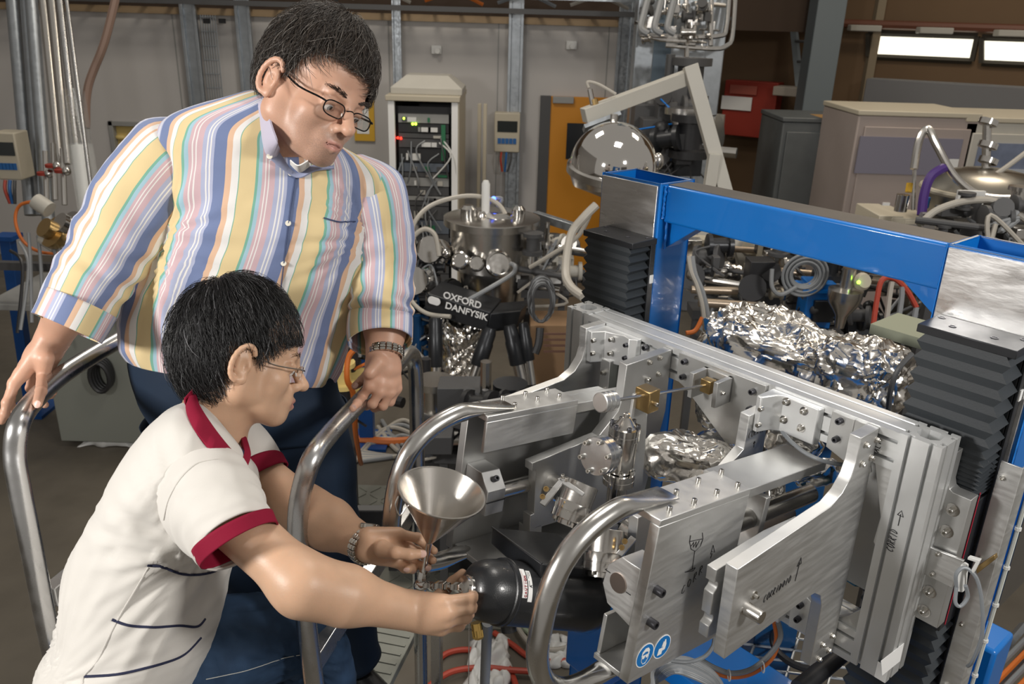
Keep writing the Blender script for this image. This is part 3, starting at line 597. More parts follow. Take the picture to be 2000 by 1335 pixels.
foil(P(1555, 690, 2.14), MXa+PV*.05, (.26, .13, .085), 'foil_wrapped_chamber', 'large crumpled foil bundle behind the carriage under the blue beam', 1, (260, 110), .022)
_c = P(1590, 720, 2.12); PD = thing('chamber_pedestal', 'dark pedestal under the large foil bundle', 'pedestal'); MB().box(_c[0]-.06, _c[0]+.06, _c[1]-.06, _c[1]+.06, 0, _c[2]-.12).build('column', BLUED, PD, bevel=.004); MB().cbox(np.array([_c[0], _c[1], .01]), (.3, 0, 0), (0, .3, 0), (0, 0, .02)).build('foot', BLUED, PD); MB().cbox(_c-UPV*.115, MXa*.4, MYa*.14, UPV*.02).build('cradle', ALUD, PD, bevel=.002)
foil(P(1690, 725, 2.0), MXa+PV*.1, (.11, .12, .085), 'foil_wrapped_chamber', 'crumpled foil bundle against the near black bellows', 6, (150, 90), .02)
foil(P(1350, 895, 1.72), cdir(.75, .15, -.5), (.095, .06, .055), 'foil_wrapped_valve', 'rounded smooth foil parcel between the two handle arms', 2, (140, 70), .012)
foil(P(1405, 825, 1.86), cdir(.4, .8, 0), (.07, .04, .04), 'foil_wrapped_pipe', 'twisted foil strip hanging below the rail fork bracket', 3, (120, 60), .014)
foil(P(1405, 890, 1.80), cdir(.3, .8, 0), (.06, .045, .04), 'foil_wrapped_pipe', 'crinkled foil fold beside the rounded foil parcel', 8, (110, 60), .014)
foil(P(1545, 870, 1.76), cdir(.8, .3, 0), (.06, .03, .04), 'foil_wrapped_pipe', 'crumpled foil under the white angle bracket', 4, (110, 60), .012)
foil(P(1515, 965, 1.62), cdir(-.2, 1, 0), (.038, .02, .026), 'foil_wrapped_pipe', 'small foil sleeve hanging beside the dark guide rod', 5, (90, 60), .009)
foil(P(1590, 925, 1.80), cdir(.9, -.3, 0), (.06, .03, .03), 'foil_wrapped_pipe', 'loose foil scrap behind the big arm plate', 7, (90, 50), .012)
# cables near the bracket
tag(MB().tube(smooth_path([P(1528, 843, 1.60), P(1545, 862, 1.57), P(1575, 885, 1.54), P(1610, 900, 1.52), P(1650, 907, 1.55), P(1680, 905, 1.65)]), .004, 8).build('grey_cable', SKIRT), 'grey cable curving from the white bracket behind the arm plate', 'cable')
tag(MB().tube(smooth_path([P(1782, 690, 1.85), P(1755, 720, 1.85), P(1740, 760, 1.87), P(1735, 800, 1.9)]), .006, 8).build('black_hose', mat('dark_rubber', (.06, .06, .06), .5)), 'dark hose in front of the foil beside the black bellows', 'hose')
# =================================================================== PEOPLE
from mathutils.bvhtree import BVHTree
class SDF:
    def __init__(s, lo, hi, res):
        s.lo = np.array(lo, float); s.res = res; s.n = np.ceil((np.array(hi)-s.lo)/res).astype(int)+1
        s.ax = [s.lo[i]+np.arange(s.n[i])*res for i in range(3)]; s.f = np.full(s.n, .05, np.float32)
    def _sub(s, lo, hi):
        a = np.clip(np.floor((lo-s.lo)/s.res).astype(int), 0, s.n); b = np.clip(np.ceil((hi-s.lo)/s.res).astype(int)+1, 0, s.n)
        if (b <= a).any(): return None
        sl = tuple(slice(a[i], b[i]) for i in range(3)); X, Y, Z = np.meshgrid(*[s.ax[i][sl[i]] for i in range(3)], indexing='ij', sparse=True); return sl, X, Y, Z
    def _mix(s, sl, d, k, cut=False):
        f = s.f[sl]
        if cut: d = -d; h = np.clip(.5-.5*(f-d)/k, 0, 1); s.f[sl] = f*(1-h)+d*h+k*h*(1-h)
        else: h = np.clip(.5+.5*(f-d)/k, 0, 1); s.f[sl] = f*(1-h)+d*h-k*h*(1-h)
    def cone(s, a, b, ra, rb, k=.006, cut=False):
        a, b = np.asarray(a, float), np.asarray(b, float); m = max(ra, rb)+k+.012; q = s._sub(np.minimum(a, b)-m, np.maximum(a, b)+m)
        if q is None: return s
        sl, X, Y, Z = q; ab = b-a; L2 = ab@ab+1e-12
        t = np.clip(((X-a[0])*ab[0]+(Y-a[1])*ab[1]+(Z-a[2])*ab[2])/L2, 0, 1)
        d = np.sqrt((X-a[0]-t*ab[0])**2+(Y-a[1]-t*ab[1])**2+(Z-a[2]-t*ab[2])**2)-(ra+(rb-ra)*t); s._mix(sl, d, k, cut); return s
    def ell(s, c, r, k=.006, R=None, cut=False):
        c, r = np.asarray(c, float), np.asarray(r, float); m = r.max()+k+.012; q = s._sub(c-m, c+m)
        if q is None: return s
        sl, X, Y, Z = q; x, y, z = X-c[0], Y-c[1], Z-c[2]
        if R is not None: R = np.asarray(R); x, y, z = (R[0, i]*x+R[1, i]*y+R[2, i]*z for i in range(3))
        k0 = np.sqrt((x/r[0])**2+(y/r[1])**2+(z/r[2])**2); k1 = np.sqrt((x/r[0]**2)**2+(y/r[1]**2)**2+(z/r[2]**2)**2)+1e-9
        s._mix(sl, k0*(k0-1)/k1, k, cut); return s
    def mesh(s):
        f = s.f; n = f.shape; ins = f < 0
        c = [ins[i:n[0]-1+i, j:n[1]-1+j, k:n[2]-1+k] for i in (0, 1) for j in (0, 1) for k in (0, 1)]
        sm = sum(q.astype(np.int8) for q in c); act = (sm > 0) & (sm < 8); idx = np.argwhere(act); vid = -np.ones(act.shape, int); vid[act] = np.arange(len(idx))
        acc = np.zeros((len(idx), 3)); cnt = np.zeros(len(idx)); cor = [(i, j, k) for i in (0, 1) for j in (0, 1) for k in (0, 1)]
        for a in range(8):
            for b in range(a+1, 8):
                pa, pb = np.array(cor[a]), np.array(cor[b])
                if np.abs(pa-pb).sum() != 1: continue
                fa = f[idx[:, 0]+pa[0], idx[:, 1]+pa[1], idx[:, 2]+pa[2]]; fb = f[idx[:, 0]+pb[0], idx[:, 1]+pb[1], idx[:, 2]+pb[2]]
                m = (fa < 0) != (fb < 0); t = np.where(m, fa/(fa-fb+1e-20), 0)
                acc += np.where(m[:, None], pa+(pb-pa)*t[:, None], 0); cnt += m
        V = s.lo+(idx+acc/cnt[:, None])*s.res; F = []
        for d in range(3):
            e = [0, 0, 0]; e[d] = 1; A = f[:n[0]-e[0], :n[1]-e[1], :n[2]-e[2]] < 0; Bq = f[e[0]:, e[1]:, e[2]:] < 0
            o1, o2 = [q for q in range(3) if q != d]
            for fl, mask in ((0, A & ~Bq), (1, ~A & Bq)):
                g = np.argwhere(mask); g = g[(g[:, o1] > 0) & (g[:, o2] > 0)]
                g = g[(g[:, o1] < n[o1]-1) & (g[:, o2] < n[o2]-1)]
                def at(d1, d2): h = g.copy(); h[:, o1] -= d1; h[:, o2] -= d2; return vid[h[:, 0], h[:, 1], h[:, 2]]
                q = np.stack([at(0, 0), at(1, 0), at(1, 1), at(0, 1)], 1)
                if (fl == 0) == (d == 1): q = q[:, ::-1]
                F.append(q)
        return V, np.vstack(F)
def skin_mat(name, col, lip, spot):
    m = mat(name, col, .42, 0, bump=.10, bscale=420, sss=.12, spec=.4); nt = m.node_tree; b = nt.nodes['Principled BSDF']
    at = nt.nodes.new('ShaderNodeAttribute'); at.attribute_name = 'tint'
    tc = nt.nodes.new('ShaderNodeTexCoord'); nz = nt.nodes.new('ShaderNodeTexNoise'); nz.inputs['Scale'].default_value = 28; nz.inputs['Detail'].default_value = 5; nt.links.new(tc.outputs['Object'], nz.inputs['Vector'])
    m1 = nt.nodes.new('ShaderNodeMix'); m1.data_type = 'RGBA'; m1.inputs[6].default_value = (*[c*.86 for c in col], 1); m1.inputs[7].default_value = (min(1, col[0]*1.12), col[1]*1.06, col[2]*1.04, 1); nt.links.new(nz.outputs['Fac'], m1.inputs[0])
    sx = nt.nodes.new('ShaderNodeSeparateColor'); nt.links.new(at.outputs['Color'], sx.inputs[0])
    m2 = nt.nodes.new('ShaderNodeMix'); m2.data_type = 'RGBA'; m2.inputs[7].default_value = (*lip, 1); nt.links.new(m1.outputs[2], m2.inputs[6]); nt.links.new(sx.outputs[0], m2.inputs[0])
    nz2 = nt.nodes.new('ShaderNodeTexNoise'); nz2.inputs['Scale'].default_value = 700; nt.links.new(tc.outputs['Object'], nz2.inputs['Vector'])
    mm = nt.nodes.new('ShaderNodeMath'); mm.operation = 'MULTIPLY'; nt.links.new(nz2.outputs['Fac'], mm.inputs[0]); nt.links.new(sx.outputs[1], mm.inputs[1])
    m3 = nt.nodes.new('ShaderNodeMix'); m3.data_type = 'RGBA'; m3.inputs[7].default_value = (*spot, 1); nt.links.new(m2.outputs[2], m3.inputs[6]); nt.links.new(mm.outputs[0], m3.inputs[0])
    nt.links.new(m3.outputs[2], b.inputs['Base Color']); return m
SKIN1 = skin_mat('skin_fair', (.60, .36, .255), (.53, .27, .22), (.16, .12, .10))
SKIN2 = skin_mat('skin_light_tan', (.58, .375, .25), (.46, .22, .18), (.16, .12, .10))

def head(wide, jaw, neck_base, neck_r, open_mouth):
    s = SDF((-.135, -.105, -.20), (.14, .105, .15), .0024)
    s.ell((-.018, 0, .045), (.094, .075*wide, .086)); s.ell((.03, 0, .048), (.062, .064*wide, .062), .02); s.ell((.034, 0, -.028), (.054, .056*wide, .074), .02)
    for y in (-1, 1):
        s.cone((-.005, y*.048*wide, -.045), (.07, y*.014, -.083), .022*jaw, .020, .02); s.ell((.056, y*.040*wide, -.022), (.024, .022, .022), .02)
        s.cone((.004, y*.058*wide, -.01), (.0, y*.052*wide, -.05), .018, .02*jaw, .02); s.cone((.048, y*.034*wide, -.045), (.05, y*.03, -.07), .018, .016, .02)
    s.ell((.076, 0, -.082), (.018, .020, .017), .014)
    s.cone((.079, -.034, .020), (.086, 0, .017), .010, .010, .014); s.cone((.079, .034, .020), (.086, 0, .017), .010, .010, .014)
    for y in (-1, 1): s.ell((.097, y*.034, .002), (.016, .017, .012), .012, cut=True)
    s.cone((.089, 0, .012), (.111, 0, -.022), .0082, .0105, .009); s.ell((.1135, 0, -.0265), (.0112, .0112, .0095), .006)
    for y in (-1, 1):
        s.ell((.100, y*.0125, -.030), (.0105, .0065, .0075), .005); s.ell((.1035, y*.0065, -.0365), (.005, .0028, .0035), .002, cut=True)
        s.ell((.0735, y*.033, .002), (.0145, .015, .0125), .004); s.ell((.0765, y*.033, .0055), (.0140, .0155, .0085), .003); s.cone((.083, y*.020, .0115), (.079, y*.047, .009), .0042, .0035, .004); s.cone((.0835, y*.023, -.0045), (.079, y*.045, -.003), .0028, .0025, .004)
    s.ell((.082, 0, -.055), (.019, .030, .022), .014)
    for y in (-1, 1):
        s.cone((.1005, y*.004, -.0545), (.090, y*.022, -.0595), .0052, .0030, .004); s.cone((.0985, 0, -.066), (.089, y*.020, -.0605), .0058, .003, .004)
        s.cone((.104, 0, -.0605), (.0955, y*.016, -.0605), .0012+.0022*open_mouth, .0008, .002, cut=True)
        c = np.array([-.006, y*.0775*wide, -.002]); n_ = 14; tilt = -.25
        ring = []
        for i in range(n_+1):
            t = -2.2+(4.6)*i/n_; rx, rz = (.0175, .031); px, pz = -math.sin(t+1.57)*0+rx*math.cos(t+math.pi*.98), rz*math.sin(t+.0)*-1
            x_ = -rx*math.cos(t); z_ = rz*math.sin(t) if math.sin(t) > -.2 else rz*.95*math.sin(t)
            ring.append(c+np.array([x_*math.cos(tilt)-z_*math.sin(tilt), y*(.010-.006*math.cos(t)*-1), x_*math.sin(tilt)+z_*math.cos(tilt)]))
        s.ell(c+np.array([-.002, y*.0045, 0]), (.0165, .0075, .0285), .006)
        for i in range(n_): s.cone(ring[i], ring[i+1], .0042, .0042, .003)
        s.ell(c+np.array([.004, y*.007, -.027]), (.0075, .005, .009), .005); s.ell(c+np.array([.004, y*.013, -.004]), (.006, .006, .0105), .004, cut=True)
        s.cone(c+np.array([-.006, y*.009, .012]), c+np.array([-.008, y*.009, -.012]), .003, .003, .003); s.ell(c+np.array([.0115, y*.006, -.004]), (.004, .004, .007), .003)
    s.cone((-.025, 0, -.02), np.asarray(neck_base)*.5+np.array([-.02, 0, -.02])*.5, neck_r*.98, neck_r, .02); s.cone(np.asarray(neck_base)*.5+np.array([-.02, 0, -.02])*.5, neck_base, neck_r, neck_r*1.1, .02)
    return s.mesh()
def tint_head(V, stub):
    lip = np.exp(-(((V[:, 0]-.098)/.012)**2+((V[:, 1])/.020)**4+((V[:, 2]+.0605)/.0085)**4)); lip = np.clip(lip*1.5, 0, 1)*(V[:, 0] > .085)
    st = stub*np.clip((-.018-V[:, 2])/.02, 0, 1)*np.clip((V[:, 0]-.0)/.05, 0, 1)*np.clip((V[:, 2]+.12)/.02, 0, 1); nose = (V[:, 0] > .1) & (V[:, 2] > -.042); st[nose] = 0
    st *= (1+1.2*np.exp(-(((V[:, 0]-.09)/.02)**2+(V[:, 1]/.03)**2+((V[:, 2]+.07)/.03)**2)))*.75
    return np.stack([lip, np.clip(st*(1-lip), 0, 1)], 1)
def hand_sdf(wrist, elbow, rw, re, mcp, fingers, thumb, palm_extra=(), fr=.0082, res=.0022, upper=None):
    pts = [np.asarray(p) for p in [wrist, elbow, *([upper[0]] if upper else []), *mcp, *[q for f in fingers for q in f], *thumb]]; P_ = np.array(pts); s = SDF(P_.min(0)-.065, P_.max(0)+.065, res)
    w, e = np.asarray(wrist), np.asarray(elbow); mid = e+(w-e)*.35
    s.cone(e, mid, re, re*1.04, .03); s.cone(mid, w, re*1.02, rw, .03)
    if upper: s.cone(upper[0], e, upper[1], re*1.02, .04)
    mc = [np.asarray(p) for p in mcp]
    for i, p in enumerate(mc):
        q = w+(mc[i]-mc[len(mc)//2])*.45; s.cone(q, p, rw*.60, fr*1.32, .014)
    for i in range(len(mc)-1): s.cone(mc[i]*.45+w*.55, mc[i+1]*.45+w*.55, rw*.62, rw*.62, .014); s.cone(mc[i]*.8+w*.2, mc[i+1]*.8+w*.2, fr*1.4, fr*1.4, .010)
    for c, r in palm_extra: s.ell(c, (r, r, r), .014)
    for m, f in zip(mc, fingers):
        ch = [m, *[np.asarray(q) for q in f]]; rr = [fr*1.12, fr*1.02, fr*.92, fr*.80][:len(ch)]
        for i in range(len(ch)-1): s.cone(ch[i], ch[i+1], rr[i], rr[i+1], .0022 if i else .006)
        for i in range(1, len(ch)-1): s.ell(ch[i], (rr[i]*1.06,)*3, .004)
    th = [np.asarray(q) for q in thumb]; rr = [fr*1.9, fr*1.28, fr*1.12, fr*.92][:len(th)]
    for i in range(len(th)-1): s.cone(th[i], th[i+1], rr[i], rr[i+1], .008 if i == 0 else .004)
    V, F = s.mesh(); return V, F
def merged_body(name, parts, m, parent):
    Vs, Fs, Ts, n = [], [], [], 0
    for V, F, T in parts: Vs.append(V); Fs.append(F+n); Ts.append(T if T is not None else np.zeros((len(V), 2))); n += len(V)
    V, F, T = np.vstack(Vs), np.vstack(Fs), np.vstack(Ts); o = link_mesh(name, V, F.tolist(), m, parent, smooth=3.1)
    at = o.data.attributes.new('tint', 'FLOAT_COLOR', 'POINT'); at.data.foreach_set('color', np.hstack([T, np.zeros((len(V), 1)), np.ones((len(V), 1))]).astype(np.float32).ravel()); return o
def nail(p, n, d, w, l, m, par):
    n, d = nrm(n), nrm(d); d = nrm(d-n*(n@d)); s_ = np.cross(n, d); b = MB(); rg = []
    for j in np.linspace(-1, 1, 5):
        ww = w*math.sqrt(max(.15, 1-j**4*.8)); rg.append([p+d*l*j*.5+s_*ww*.5*q+n*(.0009-.0016*q*q-.0004*j*j) for q in np.linspace(-1, 1, 5)])
    b.rings(rg, cap=(False, False), closed=False); return b.build('fingernail', m, par)
NAILM = mat('fingernail', (.70, .47, .40), .25, spec=.5)

# ---- clothes as lofts with a cloth coordinate
def loft(name, rings, m, parent, n=64, steps=6, fold=.004, fscale=9., pexp=2.2, uvscale=1., seed=0, cap=(False, False), tube_uv=None, folds_fn=None, thick=.003, phase=0.):
    # rings: (centre, a_vec, b_vec); points centre + a cos + b sin
    C = smooth_path([r[0] for r in rings], steps); A = smooth_path([r[1] for r in rings], steps); Bv = smooth_path([r[2] for r in rings], steps); k = len(C); R = []; off = Vector((seed*2.3, seed, -seed*1.1))
    la, lb = np.mean([np.linalg.norm(q) for q in A]), np.mean([np.linalg.norm(q) for q in Bv]); U = []
    ts = np.linspace(0, 2*math.pi, n, endpoint=False)
    sg = lambda x: np.sign(x)*np.abs(x)**(2/pexp)
    circ = np.concatenate([[0], np.cumsum(np.hypot(la*np.diff(sg(np.cos(np.append(ts, 2*math.pi)))), lb*np.diff(sg(np.sin(np.append(ts, 2*math.pi))))))])
    for i in range(k):
        ring = []
        tg = nrm(C[min(i+1, k-1)]-C[max(i-1, 0)])
        for j, t in enumerate(ts):
            d = A[i]*sg(math.cos(t))+Bv[i]*sg(math.sin(t)); p = C[i]+d; nn = nrm(d)
            f = fold*(1.5*MN.noise(Vector(p)*fscale+off) + .8*(.5-abs(MN.noise(Vector(p)*fscale*2.2+off))) )
            if folds_fn: f += folds_fn(i/(k-1), t, p)
            ring.append(p+nn*f)
        R.append(ring)
    b = MB(); b.rings(R, cap=(False, False)); v = np.vstack(b.v)
    q0 = b.f[(k//2)*n]; cn = np.cross(v[q0[1]]-v[q0[0]], v[q0[2]]-v[q0[0]])
    if cn@(v[q0[0]]-C[k//2]) < 0: b.f = [tuple(reversed(q)) for q in b.f]
    o = link_mesh(name, v, b.f, m, parent, smooth=3.1)
    me = o.data; uv = me.uv_layers.new(name='cloth'); arr = np.zeros((len(me.loops), 2)); li = np.array([l.vertex_index for l in me.loops])
    jj = li % n; ii = li//n; arr[:, 0] = circ[jj]*uvscale+phase; arr[:, 1] = ii/(k-1)
    ps = np.zeros(len(me.loops), bool)
    for pl in me.polygons:
        js = [jj[l] for l in pl.loop_indices]
        if max(js) == n-1 and min(js) == 0:
            for l in pl.loop_indices:
                if jj[l] == 0: arr[l, 0] = circ[-1]*uvscale+phase
    uv.data.foreach_set('uv', arr.astype(np.float32).ravel())
    if thick:
        sd = o.modifiers.new('thickness', 'SOLIDIFY'); sd.thickness = thick; sd.offset = -1
    return o
BVHS = {}
def on_mesh(o, pts, lift=.001):     # photo points dropped on a garment surface
    me = o.data; mw = np.array(o['wl']); bv = BVHS.get(o.name) or BVHTree.FromPolygons([Vector(np.array(v.co)+mw) for v in me.vertices], [tuple(p.vertices) for p in me.polygons]); BVHS[o.name] = bv; out = []
    if len(pts) > 1: pts = [tuple(q) for q in smooth_path([np.array(q, float) for q in pts], 8)]
    for x, y in pts:
        r = ray(x, y); h = bv.ray_cast(Vector(CAM), Vector(r))
        if h[0] is not None: nn = h[1] if h[1].dot(Vector(r)) < 0 else -h[1]; out.append(np.array(h[0]+nn*lift))
    return out
def striped(name, stops, rough=.75):
    m = bpy.data.materials.new(name); m.use_nodes = True; nt = m.node_tree; b = nt.nodes['Principled BSDF']; b.inputs['Roughness'].default_value = rough; b.inputs['Sheen Weight'].default_value = .15; b.inputs['Specular IOR Level'].default_value = .25
    uv = nt.nodes.new('ShaderNodeUVMap'); uv.uv_map = 'cloth'; sp = nt.nodes.new('ShaderNodeSeparateXYZ'); nt.links.new(uv.outputs[0], sp.inputs[0])
    fr = nt.nodes.new('ShaderNodeMath'); fr.operation = 'FRACT'; nt.links.new(sp.outputs[0], fr.inputs[0]); rp = nt.nodes.new('ShaderNodeValToRGB'); rp.color_ramp.interpolation = 'CONSTANT'; nt.links.new(fr.outputs[0], rp.inputs[0])
    e = rp.color_ramp.elements; e[0].position = 0; e[0].color = (*stops[0][1], 1); e.remove(e[1])
    for p, c in stops[1:]: q = e.new(p); q.color = (*c, 1)
    tc = nt.nodes.new('ShaderNodeTexCoord'); nz = nt.nodes.new('ShaderNodeTexNoise'); nz.inputs['Scale'].default_value = 900; nt.links.new(tc.outputs['Object'], nz.inputs['Vector']); bp = nt.nodes.new('ShaderNodeBump'); bp.inputs['Strength'].default_value = .15; bp.inputs['Distance'].default_value = .001
    nt.links.new(nz.outputs['Fac'], bp.inputs['Height']); nt.links.new(bp.outputs[0], b.inputs['Normal']); nt.links.new(rp.outputs[0], b.inputs['Base Color']); return m
YE, GR, WH, PE, BL, LV, PK, SB = (.67, .53, .29), (.18, .40, .31), (.74, .72, .70), (.68, .45, .31), (.16, .205, .36), (.40, .43, .58), (.58, .41, .44), (.33, .50, .58)
SHIRT = striped('striped_cotton', [(0, YE), (.18, GR), (.195, WH), (.29, PE), (.375, BL), (.54, LV), (.585, WH), (.605, LV), (.63, WH), (.65, LV), (.71, PK), (.785, WH), (.80, PK), (.825, WH), (.84, PK), (.88, SB), (.93, GR), (.965, YE)])
POLO = mat('cream_cotton', (.63, .605, .565), .8, 0, bump=.12, bscale=900, sheen=.2, spec=.2)
MAROON = mat('maroon_rib', (.22, .006, .028), .8, 0, bump=.2, bscale=1200, spec=.2)
NAVY = mat('navy_thread', (.012, .016, .05), .8)
NAVYT = mat('navy_trouser_cotton', (.010, .022, .045), .7, 0, bump=.1, bscale=900, var=.25, vscale=9, spec=.3)
DENIM = mat('blue_denim', (.026, .055, .11), .75, 0, bump=.3, bscale=1100, var=.9, vscale=14, spec=.25)
SHOE = mat('black_leather', (.012, .012, .013), .25, 0, bump=.08, bscale=200)

# creases fanning out of a point such as an armpit
def fan(p, c, n_, reach, amp, seed=0., e=(1, 0)):
    q = BASIS@(np.asarray(p)-c); r_ = math.hypot(q[0], q[1]); a = math.atan2(q[1], q[0]); w = MN.noise(Vector((a*n_, r_*5, seed))); return amp*(.35-abs(w)*1.6)*math.exp(-(r_/reach)**2)*min(1, r_/.03)*math.exp(-(q[2]/.16)**2)
# ---- hair
def hair(R, t, ctr, rad, pole, mask, n, length, cols, seed, wav, parent, lift=.004, thick=.00042, base=(.012, .010, .009)):
    rs = np.random.RandomState(seed); R = np.array(R); ctr = np.array(ctr); rad = np.array(rad); pole = nrm(pole); e1, e2, _ = frame(pole)
    def pos(th, ph, sc=1.): d = pole*math.sin(ph)+(e1*math.cos(th)+e2*math.sin(th))*math.cos(ph); rr = 1/math.sqrt(((d/rad)**2).sum()); return ctr+d*rr*sc, d
    N = 96; lim = []
    for i in range(N):
        th = 2*math.pi*i/N; ph = math.pi/2
        while ph > -1.35 and mask(pos(th, ph)[0]): ph -= .02
        lim.append(ph)
    K_ = 26; Vo, Vi = [], []
    for j in range(K_+1):
        ro, ri = [], []
        for i in range(N):
            th = 2*math.pi*i/N; ph = math.pi/2-.001+(lim[i]-math.pi/2)*j/K_; p, d = pos(th, ph); q = Vector(p)
            h = .004*MN.noise(q*28)+.0022*MN.noise(Vector((math.cos(th)*18, math.sin(th)*18, j*.12+seed)))*2; edge = min(1, (K_-j)/4+.25)
            ro.append(R@(p+d*(h*edge-.004-(1-edge)*.007))+t); ri.append(R@(pos(th, ph, .86)[0])+t)
        Vo.append(ro); Vi.append(ri)
    b = MB(); b.rings(Vo+Vi[::-1], cap=(True, True)); hm = mat('hair_base_%d' % seed, base, .5, 0, bump=.6, bscale=160, stretch=(1, 1, .2), spec=.3)
    cap_ = b.build('hair', hm, parent, smooth=3.1)
    for ci, (cc, frac) in enumerate(cols):
        cu = bpy.data.curves.new('hair_strands', 'CURVE'); cu.dimensions = '3D'; cu.bevel_depth = thick; cu.bevel_resolution = 0; cu.use_fill_caps = False
        for s_ in range(int(n*frac)):
            i = rs.randint(N); th = 2*math.pi*(i+rs.rand())/N; l = lim[i]; u = rs.rand()**.75; ph0 = math.pi/2-.03-(math.pi/2-l)*u*.97; L_ = length*(.5+.8*rs.rand()); pts = []
            lf = lift*(.2+1.6*rs.rand()**2); sw = rs.randn()*.35*wav; th_ = th; k = 6
            for q in range(k):
                f = q/(k-1); ph = ph0-L_*f/.105; th_ = th+sw*f*.5
                ov = max(0, l-.12-ph); ph = max(ph, l-.12) if not ov else l-.12-ov*.15
                p, d = pos(th_, ph); pts.append(R@(p+d*(lf*math.sin(f*2.2)-.003*(1-f)-.003*(f > .9)))+t)
            sp = cu.splines.new('POLY'); sp.points.add(k-1); sp.points.foreach_set('co', np.hstack([np.array(pts), np.ones((k, 1))]).ravel()); sp.points.foreach_set('radius', [1, 1, 1, .9, .7, .35])
        tmp = bpy.data.objects.new('tmp', cu); COL.objects.link(tmp); dg = bpy.context.evaluated_depsgraph_get(); me = bpy.data.meshes.new_from_object(tmp.evaluated_get(dg)); bpy.data.objects.remove(tmp)
        me.materials.clear(); me.materials.append(mat('hair_strand_%d_%d' % (seed, ci), cc, .38, 0, spec=.5)); me.polygons.foreach_set('use_smooth', [True]*len(me.polygons))
        o = bpy.data.objects.new('hair_strands', me); COL.objects.link(o); o['wl'] = [0., 0, 0]; o['kind'] = 'stuff'; o.parent = cap_; o.location = -np.array(cap_['wl'])
    return cap_
def ribbon(top, bot, th, name, m, parent, steps=5, sub=0):
    T_, B_ = smooth_path(top, steps), smooth_path(bot, steps); rg = []
    for i in range(len(T_)):
        a, b_ = T_[i], B_[i]; tg = nrm(T_[min(i+1, len(T_)-1)]-T_[max(i-1, 0)]); n_ = nrm(np.cross(tg, b_-a)); 
        if n_@(CAM-a) < 0: n_ = -n_
        bow = n_*th*1.5
        rg.append([a, (a+b_)/2+bow, b_, b_-n_*th, (a+b_)/2+bow-n_*th, a-n_*th])
    return MB().rings(rg).build(name, m, parent, smooth=1.2)
def glasses(R, t, fr_m, rim, name, lab, w=.052, h=.028, r=.0011, drop=-.004, xo=.101):
    R = np.array(R); G_ = thing(name, lab, 'glasses'); X = lambda x, y, z: R@np.array([x, y, z])+t
    for y in (-1, 1):
        pts = [X(xo-.003*abs(math.cos(a_)), y*(.034+w/2*math.copysign(abs(math.cos(a_))**.6, math.cos(a_))), drop+h/2*math.copysign(abs(math.sin(a_))**.75, math.sin(a_))-.0015*0) for a_ in np.linspace(0, 2*math.pi, 28, endpoint=False)]
        if rim: MB().tube(pts, r, 6, closed=True).build('rim', fr_m, G_)
        else: MB().tube(pts[:15], r*.8, 6).build('rim', fr_m, G_)
        MB().prism(pts, R@np.array([.0008, 0, 0])).build('lens', mat('spectacle_lens', (1, 1, 1), .03, 0, trans=1., alpha=.25), G_)
        e = .034+w/2
        MB().tube(smooth_path([X(xo, y*e, drop+h*.25), X(xo-.012, y*(e+.009), drop+h*.3), X(.045, y*(e+.017), drop+.008), X(.0, y*.080, drop+.018), X(-.018, y*.083, drop+.006)]), [r*1.5]*25, 6).build('temple_arm', fr_m, G_)
        MB().ell(X(xo-.005, y*.010, drop-.004), (.002, .002, .004)).build('nose_pad', WHITE, G_)
    MB().tube(smooth_path([X(xo, -.009, drop+.006), X(xo+.003, 0, drop+.009), X(xo, .009, drop+.006)]), r*1.1, 6).build('bridge', fr_m, G_); return G_
def bracelet(c, axis, r1, r2, up, name, lab, m, n=22, w=.016, dial=None):
    axis = nrm(axis); up = nrm(np.asarray(up)-axis*(np.asarray(up)@axis)); sd = np.cross(axis, up); B_ = thing(name, lab, 'bracelet' if dial is None else 'watch')
    for i in range(n):
        a = 2*math.pi*i/n; p = c+up*math.cos(a)*r1+sd*math.sin(a)*r2; nn = nrm(up*math.cos(a)/r1+sd*math.sin(a)/r2); tg = np.cross(axis, nn); L_ = 2*math.pi*(r1+r2)/2/n
        for q, (o, ww) in enumerate(((-.34, .30), (0, .34), (.34, .30))): MB().cbox(p+axis*o*w+nn*(.0012 if q == 1 else .0006), axis*w*ww, tg*L_*.86, nn*.0048).build('link', m, B_, bevel=.0008, seg=1)
    if dial is not None: MB().lathe([(.016, -.002), (.0175, 0), (.0175, .006), (.015, .0075), (.001, .0075)], c+dial*(r1+r2)/2, dial, 24).build('watch_case', m, B_)
    return B_
# ------------------------------------------------------------------ ladder hoops (people hold them)
zr = P(606, 893, 1.43)[2]
LD = thing('platform_ladder', 'mobile aluminium platform ladder with bent tube handrails around the two men', 'ladder')
def hoop(near, bar, far_len, z):
    pts = [P(x, y, d) for x, y, d in near]; z = pts[-1][2]
    bp = [PZ(x, y, z) for x, y in bar]; e = bp[-1]; dr = nrm(bp[-1]-bp[-2]); far = [e+dr*.05-UPV*.025, e+dr*.072-UPV*.085, e+dr*.075-UPV*.25, e+dr*.078-UPV*far_len]
    path = smooth_path(pts+bp+far, 7); MB().tube(path, .0182, 18).build('handrail', RAILM, LD, smooth=1.2); return z, e+dr*.078-UPV*far_len
def vleg(x, y, d, z0): p = P(x, y, d); return p
zR, fR = hoop([(640, 1520, 1.62), (622, 1400, 1.55), (600, 1230, 1.49), (585, 1100, 1.455), (582, 1010, 1.435), (592, 945, 1.43), (612, 890, 1.435)], [(645, 846), (690, 798), (735, 752), (775, 712), (793, 690)], 1.1, 0)
